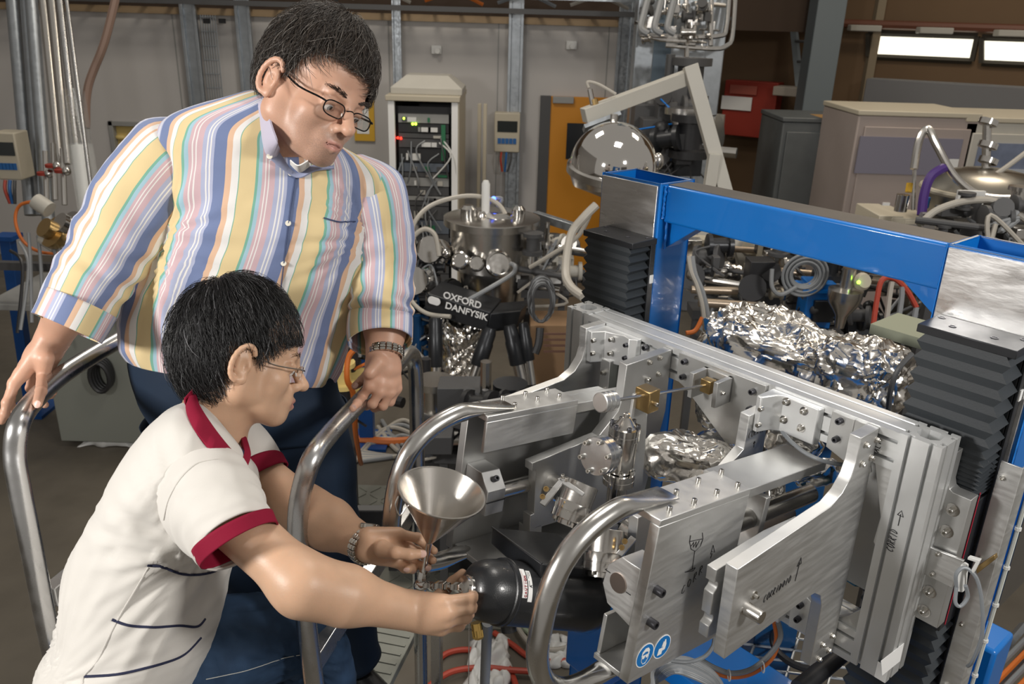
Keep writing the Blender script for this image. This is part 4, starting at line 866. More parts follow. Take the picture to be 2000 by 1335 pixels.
zL, fL = hoop([(150, 1480, 1.6), (118, 1340, 1.54), (90, 1210, 1.49), (58, 1050, 1.44), (38, 950, 1.42), (29, 885, 1.415), (38, 825, 1.42)], [(70, 778), (120, 733), (180, 694), (245, 656), (320, 612), (385, 574)], 1.1, 0)
PLZ = 1.16
# platform and treads
dl = nrm(np.array([.22, .97, 0])); dx = np.array([dl[1], -dl[0], 0]); pc = PZ(560, 1290, PLZ)
TREAD = mat('ribbed_aluminium_tread', (.30, .31, .28), .5, .5, bump=.4, bscale=120, stretch=(1, 8, 1))
pm = MB().cbox(pc+dl*.12-UPV*.012, dx*.60, dl*.50, UPV*.024).build('platform_deck', TREAD, LD, bevel=.002)
for i in range(14):
    MB().cbox(pc+dl*(.12-.235+.036*i)+UPV*.001, dx*.58, dl*.008, UPV*.003).build('tread_rib', TREAD, pm)
for k in (1, 2, 3):
    c = pc-dl*(.13+.17*k)-UPV*(.23*k); t_ = MB().cbox(c, dx*.58, dl*.18, UPV*.03).build('tread', TREAD, LD, bevel=.002)
for q, nm in ((P(97, 1165, 1.49), 0), (P(613, 1290, 1.525), 1), (P(590, 1110, 1.47)-UPV*.02, 2)):
    if nm < 2: MB().obox(q-dx*.014-UPV*.02, dx*.028, dl*.52, UPV*.04).build('mid_rail', RAILM, LD, bevel=.002)
for s in (-1, 1):
    o = pc+dx*s*.31; MB().obox(o-dl*.13-dx*.012-UPV*.03, dx*.024, dl*.06, UPV*.0+np.array([0, 0, .07])).build('stringer_head', RAILM, LD, bevel=.001)
    MB().hexa([o-dl*.13+q for q in (-dx*.012, dx*.012, dx*.012-dl*.06, -dx*.012-dl*.06)] and [o+dl*-.72-UPV*(PLZ)-dx*.012, o+dl*-.72-UPV*PLZ+dx*.012, o+dl*-.66-UPV*PLZ+dx*.012, o+dl*-.66-UPV*PLZ-dx*.012, o-dl*.13-dx*.012, o-dl*.13+dx*.012, o-dl*.07+dx*.012, o-dl*.07-dx*.012]).build('stringer', RAILM, LD, bevel=.001)
    MB().obox(o+dl*.34-dx*.015-UPV*PLZ, dx*.03, dl*.03, UPV*(PLZ-.01)).build('rear_post', RAILM, LD, bevel=.001)
    for h in (.35, .8): MB().obox(o-dl*(.45 if h < .5 else .25)-dx*.008-UPV*(PLZ-h), dx*.016, dl*(.8 if h < .5 else .6), UPV*.03).build('side_brace', RAILM, LD, bevel=.001)
# ------------------------------------------------------------------ standing man
def rotz_local(R, a, axis):
    R = np.array(R); k = R[:, axis]; K = np.array([[0, -k[2], k[1]], [k[2], 0, -k[0]], [-k[1], k[0], 0]]); return (np.eye(3)+math.sin(a)*K+(1-math.cos(a))*K@K)@R
RS = rotz_local([[.8544, .3608, .3739], [-.4576, .8635, .2123], [-.2463, -.3524, .9029]], R_(-9), 2); RS = rotz_local(RS, R_(3), 1)
tS = P(609, 186, 1.455)
S = thing('person', 'standing man in a pastel striped shirt, dark hair and glasses, hands on the handrails', 'person')
nbS = P(556, 272, 1.50); nbl = RS.T@(nbS-tS)
Vh, Fh = head(1.06, 1.18, nbl, .055, 1.0); th_ = tint_head(Vh, .75); Vh = (RS@Vh.T).T+tS
def bar(x, y, z): return PZ(x, y, z)
def dep(p): return float(BASIS[2]@(np.asarray(p)-CAM))
gb = lambda x, y, o: P(x, y, dep(PZ(x, y, zL))+o)
hb_ = lambda x, y, o: P(x, y, dep(PZ(x, y, zR))+o)
# his right hand on the left handrail (photo left)
dL = dep(PZ(90, 745, zL)); 
g = lambda x, y, o=0.: P(x, y, dL+o)
HR = hand_sdf(g(103, 660, .02), P(160, 560, 1.52), .031, .040, [g(28, 748, -.022), g(42, 728, .005), g(66, 716, .032), g(92, 722, .05)],
    [[g(14, 786, -.035), g(9, 808, -.038), g(3, 822, -.038)], [g(22, 766, .02), g(20, 790, .05), g(30, 805, .07)], [g(60, 757, .055), g(72, 780, .06), g(88, 790, .04)], [g(86, 758, .06), g(98, 770, .05), g(104, 766, .03)]],
    [g(88, 700, -.012), gb(84, 735, -.022), gb(80, 764, -.032), gb(73, 788, -.034)], fr=.0088)
# his left hand on the right handrail
dR = dep(PZ(705, 780, zR)); h = lambda x, y, o=0.: P(x, y, dR+o)
HL = hand_sdf(h(752, 682, -.0), P(752, 622, dR+.03), .031, .036, [h(722, 752, -.028), h(742, 764, -.022), h(762, 766, -.008), h(774, 758, .010)],
    [[hb_(708, 774, -.030), hb_(698, 787, -.034), hb_(689, 797, -.036)], [h(728, 788, -.020), h(716, 792, .0), h(704, 790, .02)], [h(748, 792, -.005), h(732, 796, .015), h(718, 790, .03)], [h(762, 784, .01), h(748, 790, .03), h(735, 784, .04)]],
    [h(738, 708, -.030), h(722, 728, -.042), hb_(708, 742, -.034), hb_(694, 753, -.034)], fr=.0088)
# hidden trunk under the clothes joins head and arms
def trunk(chain, res=.009):
    pts = np.array([p for a, b, *_ in chain for p in (a, b)]); s = SDF(pts.min(0)-.2, pts.max(0)+.2, res)
    for a, b, ra, rb in chain: s.cone(a, b, ra, rb, .03)
    return s.mesh()
shR, shL = P(355, 305, 1.58), P(700, 385, 1.64); elR, elL = P(215, 470, 1.56), P(752, 545, 1.68)
chS, waS = P(520, 420, 1.63), P(470, 650, 1.73); hpR, hpL = P(390, 760, 1.75), P(560, 770, 1.80)
footL, footR = PZ(690, 1290, PLZ+.06), PZ(560, 1330, PLZ+.06); knL = (hpL+footL)/2+cdir(.35, 0, -.6)*.05; knR = (hpR+footR)/2+cdir(.1, 0, -.6)*.05
Vt, Ft = trunk([(nbS+UPV*-.03, chS, .045, .10), (chS, waS, .11, .11), (shR, nbS-UPV*.06, .045, .03), (shL, nbS-UPV*.06, .04, .03), (shR, elR, .045, .038), (elR, P(160, 560, 1.52), .036, .034), (shL, elL, .045, .038), (elL, P(752, 622, dR+.03), .036, .033), (waS, hpR, .10, .09), (waS, hpL, .10, .09), (hpR, knR, .07, .05), (knR, footR, .045, .04), (hpL, knL, .07, .05), (knL, footL, .045, .04)])
bodyS = merged_body('body', [(Vh, Fh, th_), (HR[0], HR[1], None), (HL[0], HL[1], None), (Vt, Ft, None)], SKIN1, S)
nail(gb(72, 789, -.043), cdir(.1, -.1, -1), cdir(-.2, 1, 0), .011, .013, NAILM, bodyS); nail(hb_(694, 752, -.044), cdir(-.3, -.3, -1), cdir(-.8, .6, 0), .011, .012, NAILM, bodyS); nail(hb_(690, 795, -.045), cdir(-.1, .3, -1), cdir(-.8, .6, 0), .010, .011, NAILM, bodyS)
EYEM = mat('eye_white', (.75, .72, .69), .15); IRIS = mat('dark_iris', (.02, .013, .01), .1); BROW = mat('eyebrow_hair', (.035, .025, .02), .7)
def face_bits(R, t, par, browc=BROW):
    R = np.array(R); X = lambda x, y, z: R@np.array([x, y, z])+t
    for y in (-1, 1):
        MB().ell(X(.0785, y*.033, -.0022), (.0102,)*3).build('eye', EYEM, par); MB().lathe([(.0052, 0), (.003, .0016), (.0005, .0018)], X(.0868, y*.033, -.0058), R@nrm([1, 0, -.55]), 14).build('iris', IRIS, par)
        b = MB()
        for i in range(90):
            f = random.random(); p = X(.0955-.0165*f*f, y*(.014+.036*f), .0235+.004*math.sin(f*2.6)+random.uniform(-.0028, .0028)); b.tube([p, p+R@np.array([-.001, y*.007, .001+random.uniform(-.002, .002)])], .00035, 3)
        b.build('eyebrow', browc, par, kind='stuff')
face_bits(RS, tS, bodyS)
def maskS(p):
    x, y, z = p; fr_ = x > .02
    if x > .055: return z > .080+.006*abs(y)/.05-.045*max(0, (y-.015)/.05)
    if x > .012: return z > .032+(x-.012)*1.1 - (.03 if x < .026 else 0)*.6-.03*max(0, y/.06)
    if x > -.034: return z > .034
    return z > -.035-.045*min(1, (-x-.034)/.03)
hair(RS, tS, (-.012, 0, .036), (.113, .089, .121), (.02, .12, 1), maskS, 5200, .058, [((.024, .018, .014), .66), ((.060, .046, .036), .27), ((.22, .20, .18), .07)], 11, 1.3, S, lift=.006)
# dark hair fringe lock
glasses(RS, tS, mat('black_metal_frame', (.012, .012, .013), .25, .6), True, 'eyeglasses', 'black rectangular eyeglasses on the standing man', w=.048, h=.025, r=.0012)
# shirt
def ringpx(l, r, d, depth, lat=(.965, 0, .26)):
    a, b_ = P(*l, d), P(*r, d); c = (a+b_)/2; A_ = (b_-a)/2; w_ = np.linalg.norm(A_); fwd_ = cdir(.30, .12, -.94); lt = nrm(A_*1.0+cdir(0, 0, 1)*w_*.22)
    return (c, lt*w_, fwd_*depth)
RSH = [ringpx((516, 178), (622, 262), 1.49, .072), ringpx((450, 198), (668, 288), 1.505, .09), ringpx((345, 238), (725, 320), 1.54, .105), ringpx((322, 280), (745, 362), 1.57, .12), ringpx((318, 350), (742, 420), 1.61, .132), ringpx((306, 440), (725, 490), 1.64, .142), ringpx((272, 540), (700, 570), 1.68, .152), ringpx((249, 620), (678, 645), 1.72, .157), ringpx((252, 668), (655, 712), 1.745, .155), ringpx((268, 700), (640, 748), 1.76, .15)]
ARP, ALP = P(318, 470, 1.58), P(722, 470, 1.58)
def shirt_folds(v, t, p):
    e = fan(p, ARP, 5.5, .16, .016, 1)+fan(p, ALP, 5.5, .13, .014, 2)+.007*(.3-abs(MN.noise(Vector((t*3.2+.6*math.sin(v*5), v*2.2, 4)))))*min(1, v*1.6)
    for px, w, a in ((2.35, .16, -.010), (2.05, .10, .008), (1.1, .12, -.004), (.55, .14, -.008), (.3, .1, .006)): e += a*math.exp(-((t-px-.25*math.sin(v*4))/w)**2)*min(1, v*2)
    return e+.004*math.sin(v*26+3*math.sin(t*3))*max(0, v-.55)
shirt = loft('shirt', RSH, SHIRT, S, n=176, steps=12, fold=.0055, fscale=7, pexp=2.35, uvscale=1/.115, seed=3, folds_fn=shirt_folds, phase=.43)
def tube_rings(pts, rad, flat=1., ref=(0, -1, 0)):
    out = []; p = [np.asarray(q) for q in pts]; k = len(p); rf = cdir(*ref)
    for i in range(k):
        tg = nrm(p[min(i+1, k-1)]-p[max(i-1, 0)]); a = nrm(rf-tg*(rf@tg)); b_ = np.cross(tg, a); out.append((p[i], a*rad[i], b_*rad[i]*flat))
    return out
def sl_folds(amp, n): return lambda v, t, p: amp*1.4*(.3-abs(MN.noise(Vector((v*n*.22+.5*math.sin(t), t*.9, n))))*1.3)*math.exp(-((v-.6)/.33)**2)+amp*.7*math.sin(v*n+2.2*math.sin(t*2+1))*math.exp(-((v-.62)/.25)**2)*(.4+.6*math.cos(t-1.0)**2)
ns = 1/.115
sR = loft('sleeve', tube_rings([P(390, 305, 1.60), P(335, 318, 1.57), P(290, 370, 1.555), P(245, 440, 1.55), P(205, 510, 1.55), P(170, 565, 1.53), P(143, 618, 1.515)], [.070, .086, .086, .079, .072, .066, .060], 1., (-.3, -.2, -1)), SHIRT, S, n=96, steps=8, fold=.004, fscale=10, pexp=2., uvscale=ns, seed=5, folds_fn=sl_folds(.005, 42), phase=.2)
sL = loft('sleeve', tube_rings([P(690, 360, 1.64), P(722, 380, 1.62), P(738, 440, 1.64), P(748, 520, 1.67), P(745, 580, 1.66), P(742, 620, dR+.03), P(742, 655, dR+.005)], [.060, .075, .068, .064, .063, .062, .062], 1., (.2, -.2, -1)), SHIRT, S, n=96, steps=8, fold=.004, fscale=10, pexp=2., uvscale=ns, seed=6, folds_fn=sl_folds(.006, 46), phase=.55)
loft('cuff', tube_rings([P(158, 592, 1.520), P(143, 620, 1.513), P(131, 641, 1.508)], [.0665, .0655, .064], 1., (-.3, -.2, -1)), SHIRT, S, n=80, steps=4, fold=.001, pexp=2., uvscale=ns, seed=7, phase=.2)
loft('cuff', tube_rings([P(743, 622, dR+.028), P(742, 648, dR+.008), P(743, 668, dR-.002)], [.0655, .066, .064], 1., (.2, -.2, -1)), SHIRT, S, n=80, steps=4, fold=.001, pexp=2., uvscale=ns, seed=8, phase=.55)
# collar, placket, buttons, pocket
CLM = mat('shirt_collar_cotton', (.50, .47, .58), .75); UNM = mat('white_undershirt', (.75, .74, .72), .8)
def drop(px, o, lift, fallback):
    out = []
    for q in px: r_ = on_mesh(o, [q], lift); out.append(r_[0] if r_ else P(*q, fallback))
    return out
def edge(px, ds): return [P(x, y, d) for (x, y), d in zip(px, ds)]
dn_ = [dep(q) for q in drop([(527, 308), (585, 345), (640, 330)], shirt, .004, 1.42)]
ribbon(edge([(514, 166), (520, 200), (528, 240), (540, 275), (548, 292)], (1.44, 1.41, 1.395, 1.385, dn_[0])), edge([(503, 174), (497, 205), (501, 250), (515, 292), (528, 314)], (1.45, 1.42, dn_[0]+.008, dn_[0], dn_[0]-.004)), .003, 'collar', CLM, S)
ribbon(edge([(549, 293), (575, 322), (610, 315), (655, 300)], (dn_[0], dn_[1]+.01, dn_[1]+.01, dn_[2]+.01)), edge([(529, 312), (580, 345), (615, 332), (652, 328)], (dn_[0]-.004, dn_[1]-.004, dn_[1]-.004, dn_[2]-.004)), .003, 'collar', mat('shirt_collar_blue', (.30, .33, .48), .75), S)
ribbon(edge([(566, 313), (582, 324), (602, 314)], (1.42, 1.415, 1.415)), edge([(572, 325), (586, 338), (604, 327)], (dn_[1]+.006,)*3), .002, 'undershirt', UNM, S)
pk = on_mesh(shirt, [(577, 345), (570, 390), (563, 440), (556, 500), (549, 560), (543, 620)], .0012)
if len(pk) > 2: MB().tube(pk, .0011, 5).build('placket_shadow_line', mat('placket_shadow_blue', (.05, .07, .15), .8), S)  # dark blue line painted in as the shadow along the placket edge
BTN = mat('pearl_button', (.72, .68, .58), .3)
for x, y in ((568, 338), (563, 436), (554, 514), (547, 590)):
    q = on_mesh(shirt, [(x, y)], .0005)
    if q: MB().lathe([(.0052, 0), (.0052, .0015), (.0035, .002), (.0005, .0014)], q[0], cdir(.1, -.1, -1), 16).build('button', BTN, S)
for x, y in ((527, 305), (647, 318)): MB().lathe([(.0052, 0), (.0052, .0015), (.0035, .002), (.0005, .0014)], P(x, y, dn_[0]-.008 if x < 600 else dn_[2]-.008), cdir(0, 0, -1), 16).build('button', BTN, S)
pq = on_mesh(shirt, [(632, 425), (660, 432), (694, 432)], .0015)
if len(pq) > 2: MB().tube(pq, .0014, 5).build('pocket_shadow_line', MATS['placket_shadow_blue'], S)  # same shadow colour drawn as a line along the pocket top
# trousers and shoes
ls = lambda p, q, f: np.asarray(p)*(1-f)+np.asarray(q)*f
loft('trousers', [ringpx((262, 676), (648, 716), 1.765, .145), ringpx((268, 720), (652, 760), 1.78, .15), ringpx((290, 790), (672, 800), 1.80, .145), ringpx((330, 850), (670, 850), 1.83, .13)], NAVYT, S, n=80, steps=6, fold=.004, pexp=2.3, thick=.002)
loft('trouser_leg', tube_rings([P(575, 800, 1.83), P(596, 900, 1.87), ls(knL, hpL, .35), knL, ls(knL, footL, .5), footL+UPV*.02], [.115, .105, .092, .082, .074, .072], 1.), NAVYT, S, n=64, steps=7, fold=.006, fscale=9, pexp=2., thick=.002)
loft('trouser_leg', tube_rings([P(380, 800, 1.81), P(420, 900, 1.86), ls(knR, hpR, .35), knR, ls(knR, footR, .5), footR+UPV*.02], [.115, .105, .092, .082, .074, .072], 1.), NAVYT, S, n=64, steps=7, fold=.006, fscale=9, pexp=2., thick=.002)
def shoe(p, d, par):
    d = nrm(d); sdv = np.array([d[1], -d[0], 0]); rg = []
    for f, w, h in ((-.08, .028, .05), (-.06, .036, .075), (.0, .040, .085), (.06, .042, .065), (.12, .045, .05), (.17, .040, .042), (.20, .022, .03)):
        c = np.array([p[0], p[1], PLZ+.003])+d*f; rg.append([c+sdv*w*math.cos(a)+UPV*(max(0, h*math.sin(a)*.9)+(.0 if math.sin(a) < 0 else .0)+.002) for a in np.linspace(0, 2*math.pi, 20, endpoint=False)])
    b = MB(); b.rings(rg); return b.build('shoe', SHOE, par, smooth=1.2)
shoe(footL, cdir(.6, .2, -.6)*np.array([1, 1, 0]), S); shoe(footR, cdir(.4, .2, -.7)*np.array([1, 1, 0]), S)
wr = P(757, 684, dR-.002); wa = nrm(P(752, 640, dR+.02)-h(748, 720, -.02))
BRM = mat('polished_bracelet_steel', (.58, .56, .52), .18, 1)
bracelet(P(753, 690, dR-.004), wa, .036, .034, cdir(0, 0, -1), 'steel_bracelet', 'linked steel bracelet on the standing man\'s wrist', BRM, n=18, w=.017)

# ------------------------------------------------------------------ kneeling man
RK = np.array([[.8967, -.4175, .1469], [.3272, .8488, .4153], [-.2981, -.3243, .8977]]); tK = P(470, 704, 1.44)
Kp = thing('person', 'kneeling man in a cream polo with maroon collar, filling through the funnel', 'person')
nbK = P(415, 845, 1.44); nbl = RK.T@(nbK-tK)
Vh, Fh = head(.98, .98, nbl, .054, 0.); th_ = tint_head(Vh, .12); Vh = (RK@Vh.T).T+tK
LAT = nrm(RK[:, 1])        # his left, away from the camera
# right hand, lower, on the fitting
d0 = 1.32; k = lambda x, y, o=0.: P(x, y, d0+o)
elK = P(592, 1142, 1.19); wrK = k(813, 1196, -.035)
KR = hand_sdf(wrK, elK, .0285, .038, [k(866, 1174, -.052), k(876, 1195, -.054), k(874, 1212, -.045), k(862, 1227, -.03)],
    [[k(922, 1167, -.035), k(927, 1160, .0), k(905, 1154, .02)], [k(920, 1187, -.035), k(926, 1179, .0), k(905, 1168, .02)], [k(911, 1206, -.03), k(919, 1196, .0), k(900, 1182, .015)], [k(897, 1221, -.018), k(905, 1211, .005), k(888, 1199, .015)]],
    [k(842, 1182, -.01), k(862, 1160, .030), k(884, 1136, .045), k(903, 1119, .045)], fr=.0082, upper=(P(420, 985, 1.265), .043))
# left hand, upper, pinching the funnel stem
d1 = 1.375; k = lambda x, y, o=0.: P(x, y, d1+o)
elK2 = P(600, 1000, 1.52); wrK2 = k(722, 1066, .02)
KL = hand_sdf(wrK2, elK2, .027, .040, [k(778, 1042, .02), k(790, 1062, .045), k(780, 1082, .05), k(768, 1094, .045)],
    [[k(815, 1050, .035), k(835, 1066, .035), k(848, 1075, .012)], [k(818, 1078, .045), k(838, 1090, .035), k(846, 1094, .01)], [k(806, 1098, .045), k(826, 1106, .03), k(836, 1108, .01)], [k(790, 1108, .035), k(806, 1110, .02), k(796, 1112, .0)]],
    [k(748, 1072, -.012), k(772, 1078, -.030), k(800, 1082, -.028), k(825, 1081, -.016)], fr=.0080, upper=(P(480, 905, 1.58), .042))
shK, shK2 = P(405, 975, 1.33), P(462, 895, 1.58)
chK, waK = P(365, 960, 1.44), P(300, 1150, 1.44); hpK, hpK2 = P(290, 1330, 1.46), P(330, 1330, 1.52); kneeK, kneeK2 = P(612, 1285, 1.63), P(500, 1420, 1.75)
ftK, ftK2 = kneeK+np.array([-.12, .05, -.42]), kneeK2+np.array([-.10, .05, -.30])
Vt, Ft = trunk([(nbK, chK, .05, .085), (chK, waK, .085, .09), (shK, nbK-UPV*.05, .03, .03), (shK2, nbK-UPV*.04, .03, .03), (shK, P(440, 1005, 1.25), .035, .04), (shK2, P(490, 915, 1.57), .038, .036), (waK, hpK, .08, .06), (waK, hpK2, .08, .06), (hpK, P(440, 1265, 1.54), .05, .05), (P(440, 1265, 1.54), P(590, 1252, 1.62), .05, .045), (P(590, 1252, 1.62), kneeK+np.array([0, .02, -.16]), .045, .04), (hpK2, P(490, 1385, 1.58), .05, .045)], .006)
bodyK = merged_body('body', [(Vh, Fh, th_), (KR[0], KR[1], None), (KL[0], KL[1], None), (Vt, Ft, None)], SKIN2, Kp)
k = lambda x, y, o=0.: P(x, y, d1+o)
nail(k(826, 1081, -.024), cdir(.2, -.3, -1), cdir(1, 0, 0), .011, .012, NAILM, bodyK); nail(k(794, 1113, -.008), cdir(0, .3, -1), cdir(-1, .1, 0), .009, .010, NAILM, bodyK); nail(k(836, 1110, .002), cdir(.2, .3, -1), cdir(.6, .3, 0), .010, .010, NAILM, bodyK)
face_bits(RK, tK, bodyK, mat('black_brow', (.015, .012, .01), .7))
def maskK(p):
    x, y, z = p
    if x > .060: return z > .066-.01*abs(y)/.05
    if x > .018: return z > .010+(x-.018)*1.05
    if x > .005: return z > -.012
    if x > -.034: return z > .032
    return z > -.050-.040*min(1, (-x-.034)/.03)
hair(RK, tK, (-.016, 0, .026), (.110, .084, .124), (-.42, .1, 1), maskK, 5200, .056, [((.010, .0095, .010), .8), ((.028, .028, .030), .17), ((.22, .22, .23), .03)], 23, .6, Kp, lift=.006, base=(.005, .005, .006))
glasses(RK, tK, mat('silver_metal_frame', (.45, .42, .38), .2, 1), False, 'eyeglasses', 'thin silver half rim eyeglasses on the kneeling man', w=.046, h=.024, r=.0009)
def ringK(back, front, hw, d=1.44, tip=0.):
    a, b_ = P(*back, d), P(*front, d); c = (a+b_)/2; A_ = (b_-a)/2; lt = nrm(LAT-nrm(A_)*(LAT@nrm(A_))*.75); return (c, A_, lt*hw)
RP = [ringK((392, 778), (470, 872), .062, 1.44), ringK((372, 782), (486, 892), .105, 1.44), ringK((325, 812), (497, 918), .175), ringK((262, 892), (497, 968), .20), ringK((198, 1000), (478, 1040), .198), ringK((152, 1105), (450, 1105), .185), ringK((135, 1205), (428, 1195), .182), ringK((108, 1268), (402, 1268), .19), ringK((92, 1345), (370, 1345), .195), ringK((84, 1430), (352, 1430), .20)]
AKP, AKQ = P(395, 1075, 1.27), P(150, 1300, 1.36)
def polo_folds(v, t, p):
    tt = (t+math.pi) % (2*math.pi)-math.pi; nr = math.exp(-((tt+1.4)/.8)**2)    # near side
    return fan(p, AKP, 6., .17, .017, 3)+fan(p, AKQ, 5., .22, .012, 5)+.006*(.3-abs(MN.noise(Vector((t*2.2, v*9+.8*t, 7)))))*max(0, v-.35)+nr*(.006*math.sin(v*30+tt*5)*math.exp(-((v-.42)/.12)**2)+.008*math.sin(v*22-tt*4+1)*max(0, v-.6))
polo = loft('polo_shirt', RP, POLO, Kp, n=160, steps=12, fold=.004, fscale=7, pexp=2.2, seed=9, folds_fn=polo_folds)
slk = loft('sleeve', tube_rings([P(372, 925, 1.37), P(385, 940, 1.33), P(404, 965, 1.285), P(427, 1000, 1.24), P(452, 1036, 1.21), P(463, 1054, 1.20)], [.045, .066, .074, .070, .062, .059], 1., (-.3, -.3, -1)), POLO, Kp, n=72, steps=8, fold=.003, fscale=12, pexp=2., seed=12, folds_fn=sl_folds(.003, 40))
loft('sleeve_band', tube_rings([P(456, 1037, 1.202), P(465, 1055, 1.198), P(470, 1064, 1.196)], [.0620, .0610, .0605], 1., (-.3, -.3, -1)), MAROON, Kp, n=72, steps=3, fold=.0008, pexp=2., seed=13)
loft('sleeve', tube_rings([P(455, 865, 1.60), P(480, 895, 1.585), P(500, 925, 1.565)], [.06, .062, .058], 1.), POLO, Kp, n=56, steps=6, fold=.003, fscale=12, pexp=2., seed=14)
loft('sleeve_band', tube_rings([P(497, 920, 1.567), P(503, 930, 1.562), P(508, 938, 1.56)], [.061, .0605, .060], 1.), MAROON, Kp, n=56, steps=3, fold=.0008, pexp=2., seed=15)
d2_ = lambda l: [tuple(q) for q in smooth_path([np.array(z_, float) for z_ in l], 4)]
lo_ = d2_([(362, 776), (366, 812), (396, 858), (436, 898), (472, 918)]); up_ = d2_([(381, 750), (386, 782), (414, 828), (450, 874), (480, 904)])
dl_ = [dep(q) for q in drop(lo_, polo, .006, 1.36)]; dl_ = [d_-.003 for d_ in dl_]; du_ = [min(dep(q), d_+.035) for q, d_ in zip(drop(up_, bodyK, .006, 1.40), dl_)]
ribbon(edge(up_, du_), edge(lo_, dl_), .004, 'collar', MAROON, Kp, steps=2); dl_ = [dl_[-1]]*5
ribbon(edge([(481, 905), (488, 882), (480, 852)], (dl_[4], dl_[4]+.04, dl_[4]+.09)), edge([(471, 916), (474, 888), (468, 858)], (dl_[4]-.002, dl_[4]+.04, dl_[4]+.09)), .004, 'collar', MAROON, Kp)
ribbon(edge([(464, 866), (475, 880), (482, 896)], (dl_[4]+.05, dl_[4]+.035, dl_[4]+.02)), edge([(457, 878), (466, 893), (476, 908)], (dl_[4]+.05, dl_[4]+.035, dl_[4]+.02)), .002, 'placket', NAVY, Kp)
sq = on_mesh(slk, [(425, 896), (385, 905), (352, 935), (330, 975), (320, 1015)], .0006)
if len(sq) > 2: MB().tube(sq, .0009, 5).build('sleeve_seam', POLO, Kp)
for ln in ([(288, 1103), (318, 1107), (355, 1120), (390, 1121), (420, 1114), (444, 1100)], [(219, 1209), (250, 1220), (300, 1224), (350, 1221), (384, 1223), (400, 1208)], [(166, 1320), (215, 1318), (260, 1310), (320, 1294), (360, 1277), (392, 1245)]):
    q = on_mesh(polo, ln, .0006)
    if len(q) > 2: MB().tube(q, .0021, 6).build('navy_stripe', NAVY, Kp)
sm = on_mesh(polo, [(290, 1108), (262, 1155), (235, 1200), (212, 1245), (190, 1290), (165, 1318), (162, 1335)], .0004)
if len(sm) > 2: MB().tube(sm, .0012, 5).build('side_seam', POLO, Kp)
# jeans
loft('jeans', [(P(235, 1320, 1.44), cdir(1, 0, 0)*.11, LAT*.16), (P(230, 1370, 1.46), cdir(1, 0, 0)*.14, LAT*.185), (P(240, 1450, 1.48), cdir(1, 0, 0)*.12, LAT*.17)], DENIM, Kp, n=48, steps=4, fold=.003, thick=.002)
jl = loft('jeans_leg', tube_rings([P(270, 1345, 1.48), P(360, 1305, 1.50), P(440, 1265, 1.54), P(520, 1248, 1.585), P(590, 1250, 1.62), P(618, 1290, 1.64), kneeK+np.array([.0, .02, -.16]), kneeK+np.array([-.03, .03, -.40])], [.085, .092, .090, .084, .074, .070, .066, .060], 1.), DENIM, Kp, n=96, steps=10, folds_fn=lambda v, t, p: fan(p, P(415, 1210, 1.46), 5, .10, .016, 2)+fan(p, P(600, 1300, 1.55), 5, .08, .012, 4), fold=.006, fscale=12, pexp=2., seed=17, thick=.002)
loft('jeans_leg', tube_rings([P(380, 1375, 1.66), P(460, 1385, 1.72), P(540, 1372, 1.76), P(570, 1420, 1.78), ftK2], [.095, .085, .075, .07, .06], 1.), DENIM, Kp, n=48, steps=5, fold=.005, fscale=12, pexp=2., seed=18, thick=.002)
ss = on_mesh(jl, [(402, 1326), (440, 1318), (480, 1309), (520, 1296), (560, 1283), (590, 1278)], .0006)
if len(ss) > 2: MB().tube(ss, .0009, 4).build('stitching', mat('pale_thread', (.45, .45, .42), .8), Kp)
for ft, kn_ in ((ftK, kneeK), (ftK2, kneeK2)):
    pass
wa = nrm(elK2-wrK2); bracelet(P(716, 1066, d1+.022), wa, .0315, .028, cdir(0, 0, -1), 'wrist_watch', 'steel link wrist watch on the kneeling man\'s upper hand', BRM, n=20, w=.017, dial=cdir(.1, -1, .3))
# =================================================================== THE HALL AND WHAT STANDS IN IT
WALLM = mat('pale_grey_wall', (.50, .48, .465), .7, 0, var=.06, vscale=2, bump=.05, bscale=30)
BROWN = mat('brown_hall_wall', (.17, .105, .055), .8, 0, var=.15, vscale=1.5)
FLOORM = mat('worn_concrete_floor', (.115, .10, .078), .55, 0, var=.28, vscale=3.5, bump=.08, bscale=30, rvar=.12)
GALV = mat('galvanised_steel', (.40, .43, .46), .38, .85, var=.2, vscale=14, rvar=.1)
GREYP = mat('grey_painted_steel', (.30, .30, .29), .5, 0, var=.08)
LGREY = mat('light_grey_enamel', (.46, .44, .39), .5, 0, var=.06)
BEIGE = mat('beige_enamel', (.50, .45, .35), .5)
DARK = mat('dark_plastic', (.02, .02, .022), .45)
DGREY = mat('dark_grey_plastic', (.07, .07, .072), .5)
HOSEW = mat('pale_hose', (.42, .39, .34), .45); HOSEG = mat('grey_hose', (.24, .25, .26), .45); HOSER = mat('red_hose', (.42, .055, .03), .45); HOSEO = mat('orange_cable', (.60, .15, .02), .5)
ORANGE = mat('orange_door_paint', (.60, .24, .012), .5); YELL = mat('cream_yellow_panel', (.72, .55, .20), .6); REDP = mat('red_panel_paint', (.32, .03, .015), .6)
STB = mat('stand_blue_paint', (.003, .06, .24), .4); PURP = mat('purple_tape', (.06, .02, .17), .4); CART = mat('brown_cardboard', (.28, .17, .09), .8); CHROME = mat('polished_chrome', (.75, .73, .70), .06, 1); LGREEN = mat('green_circuit', (.02, .16, .07), .5)
def ext(x0, y0, x1, y1, Y): a, b = PY(x0, y0, Y), PY(x1, y1, Y); return min(a[0], b[0]), max(a[0], b[0]), min(a[2], b[2]), max(a[2], b[2])
def bx(x0, y0, x1, y1, Y, dy, z0=None, mb=None):
    a = ext(x0, y0, x1, y1, Y); return (mb or MB()).box(a[0], a[1], Y, Y+dy, a[2] if z0 is None else z0, a[3])
